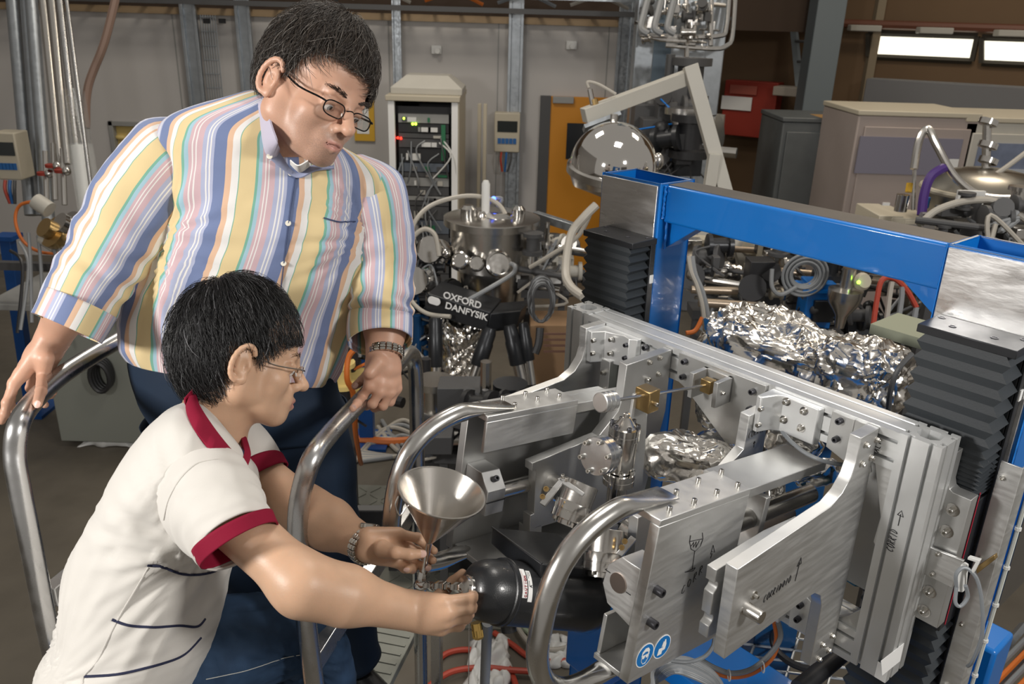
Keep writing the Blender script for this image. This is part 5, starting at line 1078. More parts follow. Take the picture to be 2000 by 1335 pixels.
def hose(pts, r, name, lab, m, n=8, cat='hose', group=None, par=None):
    p = smooth_path([P(*q) for q in pts], 8); b = MB().tube(p, r, n); o = b.build(name, m, par); return tag(o, lab, cat, group) if par is None else o
def rod(b, a, c, r, n=8): return b.tube([P(*a), P(*c)], r, n)
def sqbar(a, c, w, name, m, par=None, h=None):
    a, c = np.asarray(a), np.asarray(c); d = c-a; e1, e2, _ = frame(d); return MB().obox(a-e1*w/2-e2*(h or w)/2, e1*w, e2*(h or w), d).build(name, m, par, bevel=.003)
# ---- setting
struct(MB().box(-9, 9, -2.5, 14, -.05, 0).build('floor', FLOORM))
YB = 9.6; zt = PY(500, 32, YB)[2]; xr = PY(1255, 300, YB)[0]
wb = MB(); xd0, xd1, zd0, zd1 = ext(212, 236, 330, 560, YB); wb.box(-9, xd0, YB, YB+.12, 0, zt); wb.box(xd1, xr, YB, YB+.12, 0, zt); wb.box(xd0, xd1, YB, YB+.12, zd1, zt); wb = struct(wb.build('wall_back', WALLM))
for x in (-6.2, -5.0, -3.8, -1.45, -.25, .95): MB().box(x, x+.012, YB-.004, YB, 0, zt).build('panel_joint', GREYP, wb)
struct(MB().box(-9, xr+.1, YB-.06, YB+.2, zt, zt+.07).build('trim_1', mat('brown_ledge', (.30, .21, .12), .6)))
struct(MB().box(-9, 9, 13.0, 13.1, 0, 7).build('wall_rear', BROWN))
A_, B_ = np.array([xr, 12.6, 0]), np.array([8.2, 8.2, 0])
struct(MB().obox(A_, B_-A_, np.array([.1, .15, 0]), (0, 0, 7)).build('wall_right', BROWN))
nW = nrm(np.cross(B_-A_, [0, 0, 1])); 
def onW(x, y, off=0.): return plane(x, y, A_+(-nW if nW[1] > 0 else nW)*off, nW)
struct(MB().box(-9.1, -9, -2.5, 13, 0, 7).build('wall_left', WALLM))
# doors
d2 = MB().box(xd0+.05, xd1, YB+.05, YB+.1, 0, zd1-.05).build('door_2', YELL); struct(d2)
for a in ((xd0, xd0+.05, 0, zd1), (xd0, xd1, zd1-.05, zd1)): MB().box(a[0], a[1], YB-.03, YB+.1, a[2], a[3]).build('door_frame', GREYP, d2, bevel=.004)
MB().ell(PY(235, 268, YB+.03), (.06, .03, .03)).build('door_handle', YELL, d2)
e = ext(1062, 187, 1235, 500, YB-.02); d1 = struct(MB().box(e[0], e[1], YB-.06, YB-.01, 0, e[3]).build('door_1', ORANGE, bevel=.004))
q = ext(1108, 240, 1165, 312, YB-.065); MB().box(q[0], q[1], YB-.068, YB-.058, q[2], q[3]).build('window_pane', mat('dark_door_glass', (.02, .022, .025), .1), d1)
q = ext(1080, 188, 1120, 202, YB-.07); MB().box(q[0], q[1], YB-.1, YB-.06, q[2], q[3]).build('door_closer', GREYP, d1, bevel=.004)
q = ext(1056, 187, 1063, 500, YB-.07); MB().box(q[0], q[1], YB-.08, YB-.0, 0, q[3]).build('door_frame', DGREY, d1)
# windows on the brown wall
WINM = mat('daylight_pane', (.9, .88, .75), .4, emit=1.25, emitcol=(1., .95, .78))
for i, (x0, y0, x1, y1) in enumerate(((1697, 64, 1908, 122), (1918, 73, 2120, 134))):
    c = [onW(x0, y0+(0), .02), onW(x1, y0+(x1-x0)*.068, .02), onW(x1, y1+(x1-x0)*.0, .02), onW(x0, y1-(x1-x0)*.055, .02)]
    c[2] = c[1].copy(); c[2][2] = c[3][2]; c[1][2] = c[0][2]
    n_ = -nW if nW[1] > 0 else nW
    w_ = struct(MB().prism(c, n_*.02).build('window_%d' % (i+1), WINM))
    b = MB()
    for k in range(4): b.tube([c[k]+n_*.03, c[(k+1) % 4]+n_*.03], .035, 4)
    b.build('window_frame', mat('dark_window_frame', (.05, .042, .03), .6), w_)
struct(MB().tube([onW(1400, 38, .15), onW(2150, 62, .15)], .05, 8).build('trim_2', mat('red_brown_pipe', (.16, .06, .035), .5)))
for i, x in enumerate((1688, 1825, 1980)):
    tag(MB().cbox(onW(x, 55+(x-1688)*.035, .3), (B_-A_)/np.linalg.norm(B_-A_)*.35, np.array([0, .12, 0]), (0, 0, .07)).build('strip_lamp_housing', LGREY, bevel=.01), ['pale strip lamp housing above the left end of the bright window', 'pale strip lamp housing above the middle of the bright window', 'pale strip lamp housing above the second window'][i], 'lamp')
struct(MB().cbox(onW(1688, 190, .05)*np.array([1, 1, 0])+np.array([0, 0, 1.5]), nrm(B_-A_)*.09, np.array([0, .1, 0]), (0, 0, 4)).build('trim_3', mat('pale_column', (.30, .24, .16), .7)))
# ---- back wall items
def gpost(x0, x1, yb, Y, name, lab, grp, m=GALV, slots=True, lean=0.):
    T = thing(name, lab, 'post', grp); a = PY((x0+x1)/2, 60, Y)[0]; w = abs(PY(x1, 60, Y)[0]-PY(x0, 60, Y)[0]); zt_ = zt+.25
    for sx in (-1, 1): MB().box(a+sx*w*.42-w*.10, a+sx*w*.42+w*.10, Y-.05, Y, 0, zt_).build('flange', m, T, bevel=.003)
    MB().box(a-w*.4, a+w*.4, Y-.012, Y, 0, zt_).build('web', m, T, bevel=.002); return T
gpost(994, 1022, 470, YB-.1, 'strut_post', 'galvanised strut post rising between rack and orange door', 'galvanised strut posts on the back wall')
gpost(1207, 1236, 300, YB-.1, 'strut_post', 'galvanised strut post at the right end of the pale wall', 'galvanised strut posts on the back wall')
gpost(767, 784, 150, YB-.15, 'strut_post', 'thin galvanised post behind the standing man\'s head', 'galvanised strut posts on the back wall')
gpost(358, 388, 200, YB-.15, 'strut_post', 'galvanised post on the left edge of the wire mesh tray', 'galvanised strut posts on the back wall')
gpost(464, 492, 200, YB-.15, 'strut_post', 'galvanised post on the right edge of the wire mesh tray', 'galvanised strut posts on the back wall')
# mesh tray
T = thing('wire_mesh_tray', 'vertical wire mesh cable tray on the pale back wall', 'cable tray'); q = ext(392, 35, 458, 420, YB-.12)
for i in range(7): x = q[0]+(q[1]-q[0])*i/6; MB().tube([(x, YB-.13, .3), (x, YB-.13, zt)], .006, 5).build('vertical_wire', GALV, T)
for i in range(14): z = zt-.02-.145*i; MB().tube([(q[0], YB-.14, z), (q[1], YB-.14, z)], .006, 5).build('cross_wire', GALV, T)
for i in (0, 1): a = ext(397+30*i, 36, 411+30*i, 46, YB-.14); MB().box(a[0], a[1], YB-.15, YB-.13, a[2], a[3]).build('tag_plate', DARK, T)
# ceiling edge cable ladder
T = thing('overhead_cable_ladder', 'dark overhead cable ladder running along the top of the pale wall', 'cable tray')
for z, m in ((zt+.10, DGREY), (zt+.24, GALV)): MB().box(-8, xr, YB-.5, YB-.46, z, z+.05).build('side_rail', m, T)
for i in range(30): x = -6+.28*i; MB().box(x, x+.04, YB-.48, YB+.1, zt+.10, zt+.13).build('rung', DGREY, T)
for i in range(10): x = -5.5+.75*i; MB().tube(smooth_path([(x, YB-.4, zt+.2), (x+.3, YB-.42, zt+.28), (x+.6, YB-.38, zt+.18)]), .02, 6).build('cable', random.choice([HOSEO, SKIRT, DGREY, HOSEW]), T)
tag(MB().box(-9, xr+2, YB+.6, YB+.7, zt, zt+1.5).build('dark_gallery_panel', mat('dark_gallery', (.05, .03, .018), .8)), 'dark panel of the gallery above the pale wall', 'panel')
# sockets and wall lamp
for i, (x, y) in enumerate(((853, 97), (1116, 88))):
    a = ext(x-10, y-9, x+10, y+9, YB); o = MB().box(a[0], a[1], YB-.05, YB, a[2], a[3]).build('wall_box', WHITE, bevel=.008); tag(o, ['small white box on the wall above the server rack', 'small white box on the wall above the orange door'][i], 'wall box', 'white boxes on the back wall')
    MB().lathe([(.03, 0), (.03, .05)], PY(x+2, y+2, YB-.05), (0, -1, 0), 10).build('plug', WHITE, o)
def panelbox(x0, y0, x1, y1, Y, lab):
    T = thing('control_panel', lab, 'control panel', 'wall control panels'); a = ext(x0, y0, x1, y1, Y); w, h = a[1]-a[0], a[3]-a[2]
    MB().box(a[0], a[1], Y, Y+.18, a[2], a[3]).build('case', BEIGE, T, bevel=.01); MB().box(a[0]+w*.12, a[1]-w*.1, Y-.006, Y, a[2]+h*.52, a[2]+h*.8).build('display', mat('dark_display', (.03, .035, .035), .15), T)
    for i in range(5): MB().box(a[0]+w*(.14+.15*i), a[0]+w*(.27+.15*i), Y-.008, Y, a[2]+h*.22, a[2]+h*.36).build('blue_key', mat('blue_key', (.02, .12, .35), .4), T)
    for i in range(3): MB().tube(smooth_path([np.array([a[0]+w*(.3+.2*i), Y-.01, a[2]]), np.array([a[0]+w*(.28+.2*i), Y-.03, a[2]-h*.2]), np.array([a[0]+w*(.35+.1*i), Y-.02, a[2]-h*.5])]), .012, 6).build('plug_cable', (HOSER, mat('blue_key', (0, 0, 0)), DGREY)[i], T)
panelbox(966, 220, 1014, 298, YB-.3, 'beige control panel with blue keys on the post beside the orange door'); panelbox(-20, 258, 44, 352, 6.0, 'beige control panel with display at the left edge of the photo')
a = ext(690, 180, 733, 275, YB); o = MB().box(a[0], a[1], YB-.03, YB, a[2], a[3]).build('framed_notice', mat('yellow_frame', (.65, .38, .03), .5)); tag(o, 'yellow framed notice on the wall behind the standing man', 'notice'); w = a[1]-a[0]; MB().box(a[0]+.03, a[1]-.06, YB-.034, YB-.03, a[2]+.08, a[3]-.05).build('paper', WPAINT, o)
# ---- server rack
YR = 8.0; T = thing('server_rack', 'tall beige rack cabinet with open front full of wiring and a vent cap', 'rack'); a = ext(757, 196, 893, 600, YR); x0, x1, z1 = a[0], a[1], a[3]; dY = 1.0
for xx in (x0, x1-.06): MB().box(xx, xx+.06, YR, YR+.06, 0, z1).build('front_post', WPAINT, T, bevel=.004)
MB().box(x1-.02, x1+.01, YR+.02, YR+dY, 0, z1).build('side_panel', BEIGE, T); MB().box(x0, x0+.02, YR+.02, YR+dY, 0, z1).build('side_panel', BEIGE, T); MB().box(x0, x1, YR+dY-.02, YR+dY, 0, z1).build('rear_panel', DARK, T)
MB().box(x0-.02, x1+.02, YR-.02, YR+dY, z1, z1+.05).build('top_panel', BEIGE, T, bevel=.006)
xc = (x0+x1)/2+.02; b = MB(); b.rings([[np.array([xc+sx*w, YR+.4+sy*w*.8, z1+.05+h]) for sx, sy in ((-1, -1), (1, -1), (1, 1), (-1, 1))] for w, h in ((.34, 0), (.34, .06), (.20, .17))]); b.build('vent_cap', LGREY, T, bevel=.006)
MB().box(x0+.02, x1-.02, YR+.14, YR+.16, 0, z1-.06).build('inner_backing', DARK, T); zz = z1-.12; rr = random.Random(3)
while zz > .25:
    h = rr.choice([.05, .09, .09, .14]); MB().box(x0+.09, x1-.09, YR+.05, YR+.14, zz-h+.008, zz).build('rack_unit', rr.choice([DGREY, DARK, DGREY, mat('blue_grey_unit', (.12, .14, .17), .4), GREYP]), T)
    for k in range(rr.randint(1, 3)): xx = rr.uniform(x0+.12, x1-.14); MB().box(xx, xx+rr.choice([.02, .05, .09]), YR+.035, YR+.05, zz-h*.8, zz-h*.35).build('module', rr.choice([LGREY, GREYP, DGREY, WHITE, LGREEN, STEEL]), T)
    zz -= h
for i in range(26):
    xx = rr.uniform(x0+.1, x1-.12); za = rr.uniform(.6, z1-.2); MB().tube(smooth_path([(xx, YR+.04, za), (xx+rr.uniform(-.12, .12), YR-.0, za-rr.uniform(.1, .3)), (xx+rr.uniform(-.15, .15), YR+.03, za-rr.uniform(.35, .6))], 5), .008, 5).build('patch_cable', rr.choice([SKIRT, WHITE, DGREY, HOSEG]), T)
for x, y, c in ((777, 269, (1, .02, .01)), (783, 270, (1, .02, .01)), (789, 231, (.5, 1, .05)), (806, 242, (.5, 1, .05)), (812, 242, (.5, 1, .05))): MB().ell(PY(x, y, YR+.04), (.012, .012, .012), n=8, m=6).build('indicator_led', mat('led_%d' % int(c[0]*10), c, .3, emit=6, emitcol=c), T)
MB().box(x1-.16, x1-.12, YR+.03, YR+.05, PY(870, 315, YR)[2], PY(870, 245, YR)[2]).build('green_board', LGREEN, T)
for i, xo in enumerate((932, 943)): xq = PY(xo, 300, YR+.9)[0]; tag(MB().box(xq, xq+.035, YR+.9, YR+.98, 0, PY(940, 203, YR+.9)[2]).build('leaning_batten', BEIGE, bevel=.003), ['left of two beige battens beside the server rack', 'right of two beige battens beside the server rack'][i], 'batten', 'beige battens beside the rack')
# ---- left pipes
for i, (xa, ya, xb, yb, d, r, m) in enumerate(((22, -40, 62, 420, 6.3, .05, GALV), (58, -40, 95, 430, 6.2, .045, GALV), (80, -40, 118, 330, 5.8, .028, STEELB), (97, -40, 132, 320, 5.6, .028, STEELB), (112, -40, 165, 430, 5.4, .022, RAILM), (122, -60, 195, 500, 5.0, .012, RAILM), (48, -40, 82, 420, 6.25, .04, GALV))):
    T = tag(MB().tube([P(xa, ya, d), P(xb, yb, d)], r, 12).build('vertical_pipe', m), ['outermost galvanised conduit of the pipe bundle at left', 'third galvanised conduit of the pipe bundle at left', 'slim grey steel pipe beside the galvanised conduits', 'slim steel pipe with red valve below it', 'bright aluminium pipe in front of the pipe bundle', 'thin bright rod in front of the pipe bundle', 'second galvanised conduit of the pipe bundle at left'][i], 'pipe', 'vertical pipes at the left')
T = thing('valve_group', 'steel needle valves with red handles below the left pipes', 'valve')
for x, y, d in ((88, 345, 5.7), (122, 340, 5.6), (104, 330, 5.65)): 
    MB().cyl(P(x, y-50, d), P(x+4, y+60, d), .018, n=10).build('stem', STEELB, T); MB().lathe([(.05, 0), (.05, .02)], P(x, y-4, d-.03), (0, 0, 1), 14).build('red_handle', REDP, T); MB().ell(P(x+8, y-6, d-.06), (.03,)*3).build('bonnet', STEEL, T)
tag(MB().tube([P(152, 285, 5.2), P(172, 430, 5.2)], .042, 14).build('white_cylinder', WHITE), 'white upright plastic cylinder in the clear tube at left', 'cylinder')
tag(MB().tube([P(140, 180, 5.15), P(182, 440, 5.15)], .075, 14, cap=False).build('clear_tube', mat('clear_acrylic', (.9, .95, .95), .05, 0, trans=.9, alpha=.25)), 'clear acrylic tube around the white cylinder', 'tube')
hose([(232, -30, 6), (205, 80, 6), (172, 170, 6), (168, 250, 6)], .03, 'brown_hose', 'brown hose hanging from the ceiling left of the doorway', mat('brown_rubber', (.20, .13, .10), .5))
hose([(78, 392, 5.2), (40, 400, 5.2), (30, 430, 5.2), (45, 470, 5.2), (80, 492, 5.2), (130, 495, 5.2)], .010, 'orange_cable', 'thin orange cable loop at the left bench', HOSEO, cat='cable')
# left bench
T = thing('workbench', 'cluttered steel workbench with grey base cabinet at the left', 'bench'); zb = PZ(100, 480, 1.1)
YW = 4.9; a = ext(40, 500, 262, 560, YW); MB().box(a[0]-.3, a[1]+.1, YW, YW+.7, 1.0, 1.04).build('bench_top', GREYP, T, bevel=.004); MB().box(a[0], a[1]+.1, YW+.05, YW+.65, 0.05, 1.0).build('base_cabinet', mat('grey_green_enamel', (.25, .26, .23), .5), T, bevel=.006)
MB().box(a[0]-.3, a[1]+.1, YW+.05, YW+.1, 1.25, 1.3).build('rail', DGREY, T); 
for x, y, s in ((85, 400, 1), (120, 450, 2), (150, 440, 2), (100, 470, 1)): 
    if s == 1: MB().tube([P(x-15, y-8, 5.0), P(x+12, y+10, 5.0)], .05, 14).build('motor', LGREY, T)
    else: MB().lathe([(.09, 0), (.10, .02), (.10, .06), (.06, .07), (.06, .12)], P(x, y+10, 5.0), cdir(-.4, -.3, -.8), 20).build('flange', BRASS if x < 130 else STEEL, T)
for i in range(9): x = 20+18*i; MB().tube(smooth_path([P(x, 470+rr.randint(-20, 20), 5.0), P(x+rr.randint(-20, 30), 520, 4.95), P(x+rr.randint(-10, 20), 600+rr.randint(0, 80), 4.9)], 5), .010, 6).build('cable', rr.choice([DGREY, SKIRT, DARK, HOSEG]), T)
T = thing('blue_stand', 'dark blue steel stand leg at the left edge', 'stand'); q = PZ(64, 800, 0.); tp = PY(14, 462, q[1]); sqbar(q+UPV*.02, tp, .075, 'leg', STB, T); MB().cbox(tp, (.14, 0, 0), (0, .14, 0), (0, 0, .03)).build('top_plate', STB, T); MB().cbox(q+UPV*.012, (.3, 0, 0), (0, .3, 0), (0, 0, .024)).build('foot', STB, T)
b = MB(); [0 for _ in ()] and [b.tube([P(205, 728, 4.6)+np.array([math.cos(t)*.05, -.02*i, math.sin(t)*.10]) for t in np.linspace(0, 6.28, 20, endpoint=False)], .014, 6, closed=True) for i in range(4)]; 
T = thing('cable_coil', 'black cable coil hanging on the left base cabinet', 'cable coil')
for i in range(4): MB().tube([PY(205, 728, 4.93)+np.array([math.cos(t)*(.05+.004*i), -.026*i, math.sin(t)*.10]) for t in np.linspace(0, 6.28, 20, endpoint=False)], .014, 6, closed=True).build('coil_turn', DARK, T)
def rag(c, sx, sy, h, name, lab, seed, m=WHITE):
    n = 26; V = []; 
    for j in range(n):
        for i in range(n):
            u_, v_ = i/(n-1)-.5, j/(n-1)-.5; q = Vector((u_*5+seed, v_*5, seed)); e = max(0, 1-(abs(u_)*2)**6)*max(0, 1-(abs(v_)*2)**6); V.append(np.asarray(c)+np.array([u_*sx+.03*MN.noise(q*1.3), v_*sy+.03*MN.noise(q*1.1+Vector((9, 0, 0))), .006+h*e*(.55+.8*MN.noise(q*1.4))]))
    F = [(j*n+i, j*n+i+1, (j+1)*n+i+1, (j+1)*n+i) for j in range(n-1) for i in range(n-1)]; o = link_mesh(name, V, F, m, None, smooth=2.); sd = o.modifiers.new('thickness', 'SOLIDIFY'); sd.thickness = .004; return tag(o, lab, 'rag', 'white rags on the floor')
rag(PZ(232, 856, 0), .42, .26, .10, 'white_rag', 'white rag lying on the brown floor behind the left handrail', 1)
# ---- chrome dome on boom
T = thing('boom_stand', 'grey steel boom stand with a folded arm above the chrome sphere', 'boom'); dB = 4.4
sqbar(P(1140, 226, dB-.1), P(1345, 150, dB+.05), .06, 'boom_arm', LGREY, T, h=.075); sqbar(P(1348, 128, dB), P(1478, 600, dB+.25), .06, 'mast', LGREY, T, h=.075); sqbar(P(1395, 300, dB+.05), P(1362, 520, dB+.25), .06, 'brace', LGREY, T)
MB().cbox(P(1175, 238, dB-.08), cdir(.93, -.35, 0)*.2, cdir(0, 0, 1)*.1, cdir(.35, .93, 0)*.02).build('clamp_plate', GALV, T)
MB().tube([P(1158, 205, dB-.1), P(1152, 175, dB-.1)], .014, 10).build('hook_stem', STEELB, T); MB().tube([P(1163, 208, dB-.1), P(1160, 195, dB-.1)], .02, 10).build('brass_collar', BRASS, T)
hose([(1150, 172, dB-.1), (1148, 160, dB-.1), (1170, 165, dB-.1), (1203, 184, dB-.1)], .008, 'white_cable', 'thin white cable over the grey boom arm', HOSEW, par=T)
T = thing('chrome_dome', 'large mirror polished metal dome hanging under the grey boom', 'dome'); c = P(1198, 325, 4.25); rD = .225
MB().lathe([(rD*math.cos(a), rD*math.sin(a)) for a in np.linspace(0, 1.56, 18)], c, UPV+cdir(.05, 0, -.1)*.2, 48).build('dome_shell', CHROME, T, smooth=1.2)
MB().lathe([(rD*1.02, -.05), (rD*1.06, -.045), (rD*1.06, -.01), (rD*1.02, .0)], c, UPV+cdir(.05, 0, -.1)*.2, 48).build('collar', STEELB, T); MB().lathe([(rD*.98, -.05), (rD*.9, -.10), (.05, -.16), (.05, -.24)], c, UPV, 40).build('lower_bowl', STEELB, T)
MB().ell(P(1285, 315, 4.2), (.03, .03, .045)).build('side_port', STEELB, T); MB().lathe([(.02, 0), (.02, .06)], P(1198, 246, 4.25), (0, 0, 1), 10).build('hanger', STEEL, T)
hose([(1165, 400, 4.1), (1140, 425, 4.1), (1115, 460, 4.1), (1105, 530, 4.0), (1115, 560, 3.9), (1140, 580, 3.8)], .022, 'ribbed_hose', 'thick pale hose bending down beside the left black bellows', HOSEW, 10)
hose([(1160, 400, 4.2), (1130, 460, 4.3), (1080, 495, 4.4), (1035, 522, 4.5)], .012, 'beige_hose', 'slim beige hose running from the dome to the chamber', HOSEW)
sqbar(P(1045, 420, 5.2), P(1130, 447, 5.0), .05, 'grey_bar', GALV); tag(bpy.data.objects['grey_bar'], 'short grey horizontal bar in front of the orange door', 'bar')
# ---- chamber on hexapod
dC = 5.0; T = thing('vacuum_chamber', 'stainless vacuum chamber with ports and feedthroughs behind the hexapod', 'chamber'); c = P(960, 470, dC)
MB().lathe([(.25, -.15), (.25, .10), (.29, .105), (.29, .145), (.27, .15), (.01, .15)], c, UPV, 40).build('chamber_body', STEELB, T); MB().lathe([(.17, -.40), (.19, -.2), (.19, -.15)], c, UPV, 32).build('neck', STEELB, T)
for x, y, r_ in ((903, 510, .05), (932, 516, .045), (972, 517, .075)):
    MB().lathe([(r_, 0), (r_, .04), (r_*.85, .045), (r_*.8, .035), (.005, .035)], P(x, y, dC-.22), cdir((x-945)/120, -.1, -1), 24).build('viewport', FOIL if x == 970 else STEEL, T)
for x, y, h, r_ in ((915, 445, .12, .05), (940, 450, .10, .03), (948, 430, .22, .025), (975, 440, .06, .10), (1012, 440, .10, .04)): MB().lathe([(r_, 0), (r_, h), (r_*.6, h+.02)], P(x, y, dC-.02), UPV, 16).build('feedthrough', STEEL if x != 948 else WHITE, T)
MB().ell(P(964, 388, dC-.02), (.015,)*3, n=8, m=6).build('blue_led', mat('led_blue', (.05, .1, 1), .3, emit=8, emitcol=(.05, .12, 1)), T); MB().tube(smooth_path([P(950, 410, dC), P(960, 390, dC), P(980, 388, dC), P(972, 405, dC)]), .012, 6).build('cable', HOSEG, T)
hose([(798, 480, 4.9), (812, 430, 4.9), (850, 397, 4.95), (920, 382, 4.95), (975, 400, 4.95), (1003, 460, 4.9)], .014, 'beige_hose', 'large beige hose arching over the vacuum chamber', HOSEW)
hose([(800, 490, 4.8), (808, 462, 4.8), (830, 447, 4.8), (850, 460, 4.8), (858, 500, 4.8)], .014, 'beige_hose', 'small beige hose arch left of the chamber', HOSEW)
hose([(912, 587, 4.55), (960, 560, 4.55), (1000, 535, 4.6), (1006, 520, 4.6), (998, 515, 4.65)], .013, 'grey_hose', 'grey hose crossing in front of the hexapod platform', HOSEG)
hose([(800, 480, 4.7), (796, 560, 4.65), (806, 590, 4.6), (835, 612, 4.55), (880, 618, 4.5)], .012, 'beige_hose', 'beige hose sagging left of the hexapod lettering', HOSEW)
HX = thing('hexapod', 'black hexapod positioning stage with white lettering on its platform', 'hexapod')
a, b_ = P(835, 575, 4.55), P(958, 612, 4.5); rt = nrm(b_-a); upx = nrm(UPV-rt*(UPV@rt)); fw = np.cross(rt, upx); fw = fw if fw@(CAM-a) > 0 else -fw; pw = np.linalg.norm(b_-a)
o0 = P(835, 573, 4.55); MB().obox(o0, rt*pw, -upx*.115, -fw*.25).build('platform_front', ANODB, HX, bevel=.006); o1 = P(958, 612, 4.5)
MB().obox(o1, nrm(cdir(.95, -.1, .5))*.19, -upx*.115, -fw*.2).build('platform_side', ANODB, HX, bevel=.006)
cxy = P(903, 597, 4.49); lettering('OXFORD', .053, P(904, 585, 4.515)+fw*.012, rt, fw, WPAINT, HX); lettering('DANFYSIK', .053, P(912, 607, 4.515)+fw*.012, rt, fw, WPAINT, HX)
for k in range(4): MB().lathe([(.022, 0), (.022, .004)], P(844+3.2*k, 585+k, 4.52)+fw*.006, fw, 12).build('logo_bar', WPAINT, HX)
for (xa, ya, xb, yb, w_) in ((958, 640, 915, 770, .045), (995, 635, 1025, 770, .045), (850, 620, 852, 790, .04), (1022, 630, 1040, 760, .035)):
    p, q = P(xa, ya, 4.5), P(xb, yb, 4.55); d_ = nrm(q-p); L_ = np.linalg.norm(q-p); lg = MB().lathe([(w_*.7, 0), (w_*.9, .03), (w_*.9, .08), (w_, .09), (w_, L_*.55), (w_*.95, L_*.56)], p, d_, 20).build('leg_upper', ANODB, HX); MB().lathe([(w_*.72, L_*.55), (w_*.72, L_*.92)], p, d_, 18).build('leg_piston', STEELB, lg); MB().ell(q, (w_,)*3).build('leg_joint', ANODB, lg)
MB().cbox(np.array([P(950, 800, 4.6)[0], P(950, 800, 4.6)[1], .15]), (1.0, 0, 0), (0, .9, 0), (0, 0, .3)).build('base_block', DARK, HX, bevel=.01)
foil(P(905, 680, 4.75), cdir(.1, 1, 0), (.22, .14, .12), 'foil_wrapped_column', 'foil wrapped column between the hexapod legs', 12, (110, 80), .03)
for i, (x, y) in enumerate(((1058, 600),)):
    T = thing('cable_coil', 'grey cable coil hanging between the chamber and the black bellows', 'cable coil')
    for k in range(7): MB().tube([P(x+random.uniform(-2, 2), y-8, 4.2)+np.array([math.cos(t)*(.045+.004*k), .012*k, math.sin(t)*(.10+.004*k)]) for t in np.linspace(0, 6.28, 22, endpoint=False)], .008, 6, closed=True).build('coil_turn', HOSEG if k % 2 else DGREY, T)
    MB().tube(smooth_path([P(1055, 640, 4.2), P(1052, 670, 4.2), P(1045, 690, 4.2)]), .02, 8).build('plug', DARK, T)
o = MB().cbox(P(1075, 690, 4.9), cdir(1, 0, 0)*.26, (0, .26, 0), (0, 0, .45)).build('cardboard_box', CART, bevel=.004); tag(o, 'brown cardboard box behind the left swing arm', 'box'); 
for k in range(4): MB().cbox(P(1076, 655+9*k, 4.75)+cdir(0, 0, -.02), cdir(1, 0, 0)*.16, (0, .004, 0), (0, 0, .010)).build('print_line', mat('box_print', (.12, .06, .04), .8), o)
# dark instruments around the chamber
def cluster(name, lab, x0, x1, y0, y1, d0, d1, n, mats, seed, rs=(.02, .06), cables=0, cmats=None, stand=True):
    T = thing(name, lab, 'pipework'); q = random.Random(seed)
    if stand:
        pa, pb = P(x0+8, y1+6, (d0+d1)/2), P(x1-8, y1+6, (d0+d1)/2); zs = min(pa[2], pb[2]); MB().box(pa[0], pb[0], pa[1], pa[1]+.35, zs-.05, zs).build('bench_plate', DGREY, T)
        for xx in (pa[0]+.02, pb[0]-.06): MB().box(xx, xx+.04, pa[1]+.05, pa[1]+.09, 0, zs-.05).build('bench_leg', DGREY, T)
    for i in range(n):
        p = P(q.uniform(x0, x1), q.uniform(y0, y1), q.uniform(d0, d1)); r_ = q.uniform(*rs); m = q.choice(mats); k = q.random()
        if k < .35: ax_ = q.choice([UPV, cdir(1, 0, 0), cdir(.8, 0, -.5), cdir(-.3, 0, -1)]); MB().lathe([(r_, 0), (r_*1.25, .004), (r_*1.25, r_*.5), (r_, r_*.52), (r_*.8, r_*.6), (r_*.8, r_*2.2), (r_*1.25, r_*2.25), (r_*1.25, r_*2.7)], p, ax_, 14).build('flange', m, T)
        elif k < .6: MB().cbox(p, cdir(1, 0, 0)*r_*q.uniform(1, 3), np.array([0, r_*2, 0]), UPV*r_*q.uniform(1, 3)).build('module', m, T, bevel=.003)
        elif k < .8: d_ = q.choice([UPV, cdir(1, 0, .2), cdir(1, .2, -.4)]); MB().tube([p-d_*r_*3, p+d_*r_*4], r_*.4, 10).build('pipe', m, T)
        else: MB().ell(p, (r_*.7,)*3, n=12, m=8).build('knob', m, T)
    for i in range(cables):
        x, y, d = q.uniform(x0, x1), q.uniform(y0, y1), q.uniform(d0, d1)-.05; MB().tube(smooth_path([P(x, y, d), P(x+q.uniform(-40, 40), y+q.uniform(10, 50), d), P(x+q.uniform(-60, 60), y+q.uniform(-20, 60), d), P(x+q.uniform(-80, 80), y+q.uniform(20, 90), d)], 6), q.uniform(.005, .010), 6).build('cable', q.choice(cmats or [HOSEG, DGREY, HOSEW, DARK]), T)
    return T
cluster('instrument_rack', 'dark clutter of cables and modules left of the vacuum chamber', 800, 880, 480, 700, 4.9, 5.2, 55, [DARK, DGREY, DARK, STEELB, ANODB, STEEL, BLUED], 21, (.025, .07), 26)
cluster('instrument_stand', 'dark clutter below the hexapod near the handle tube', 840, 1010, 770, 880, 3.7, 4.1, 36, [DARK, DGREY, ANODB, STEELB, DARK], 22, (.03, .08), 14)
cluster('vacuum_line', 'vacuum gauges and flanges right of the chamber', 1010, 1120, 465, 560, 4.8, 5.2, 26, [STEELB, STEEL, WHITE, DGREY, LGREY], 23, (.02, .05), 8)
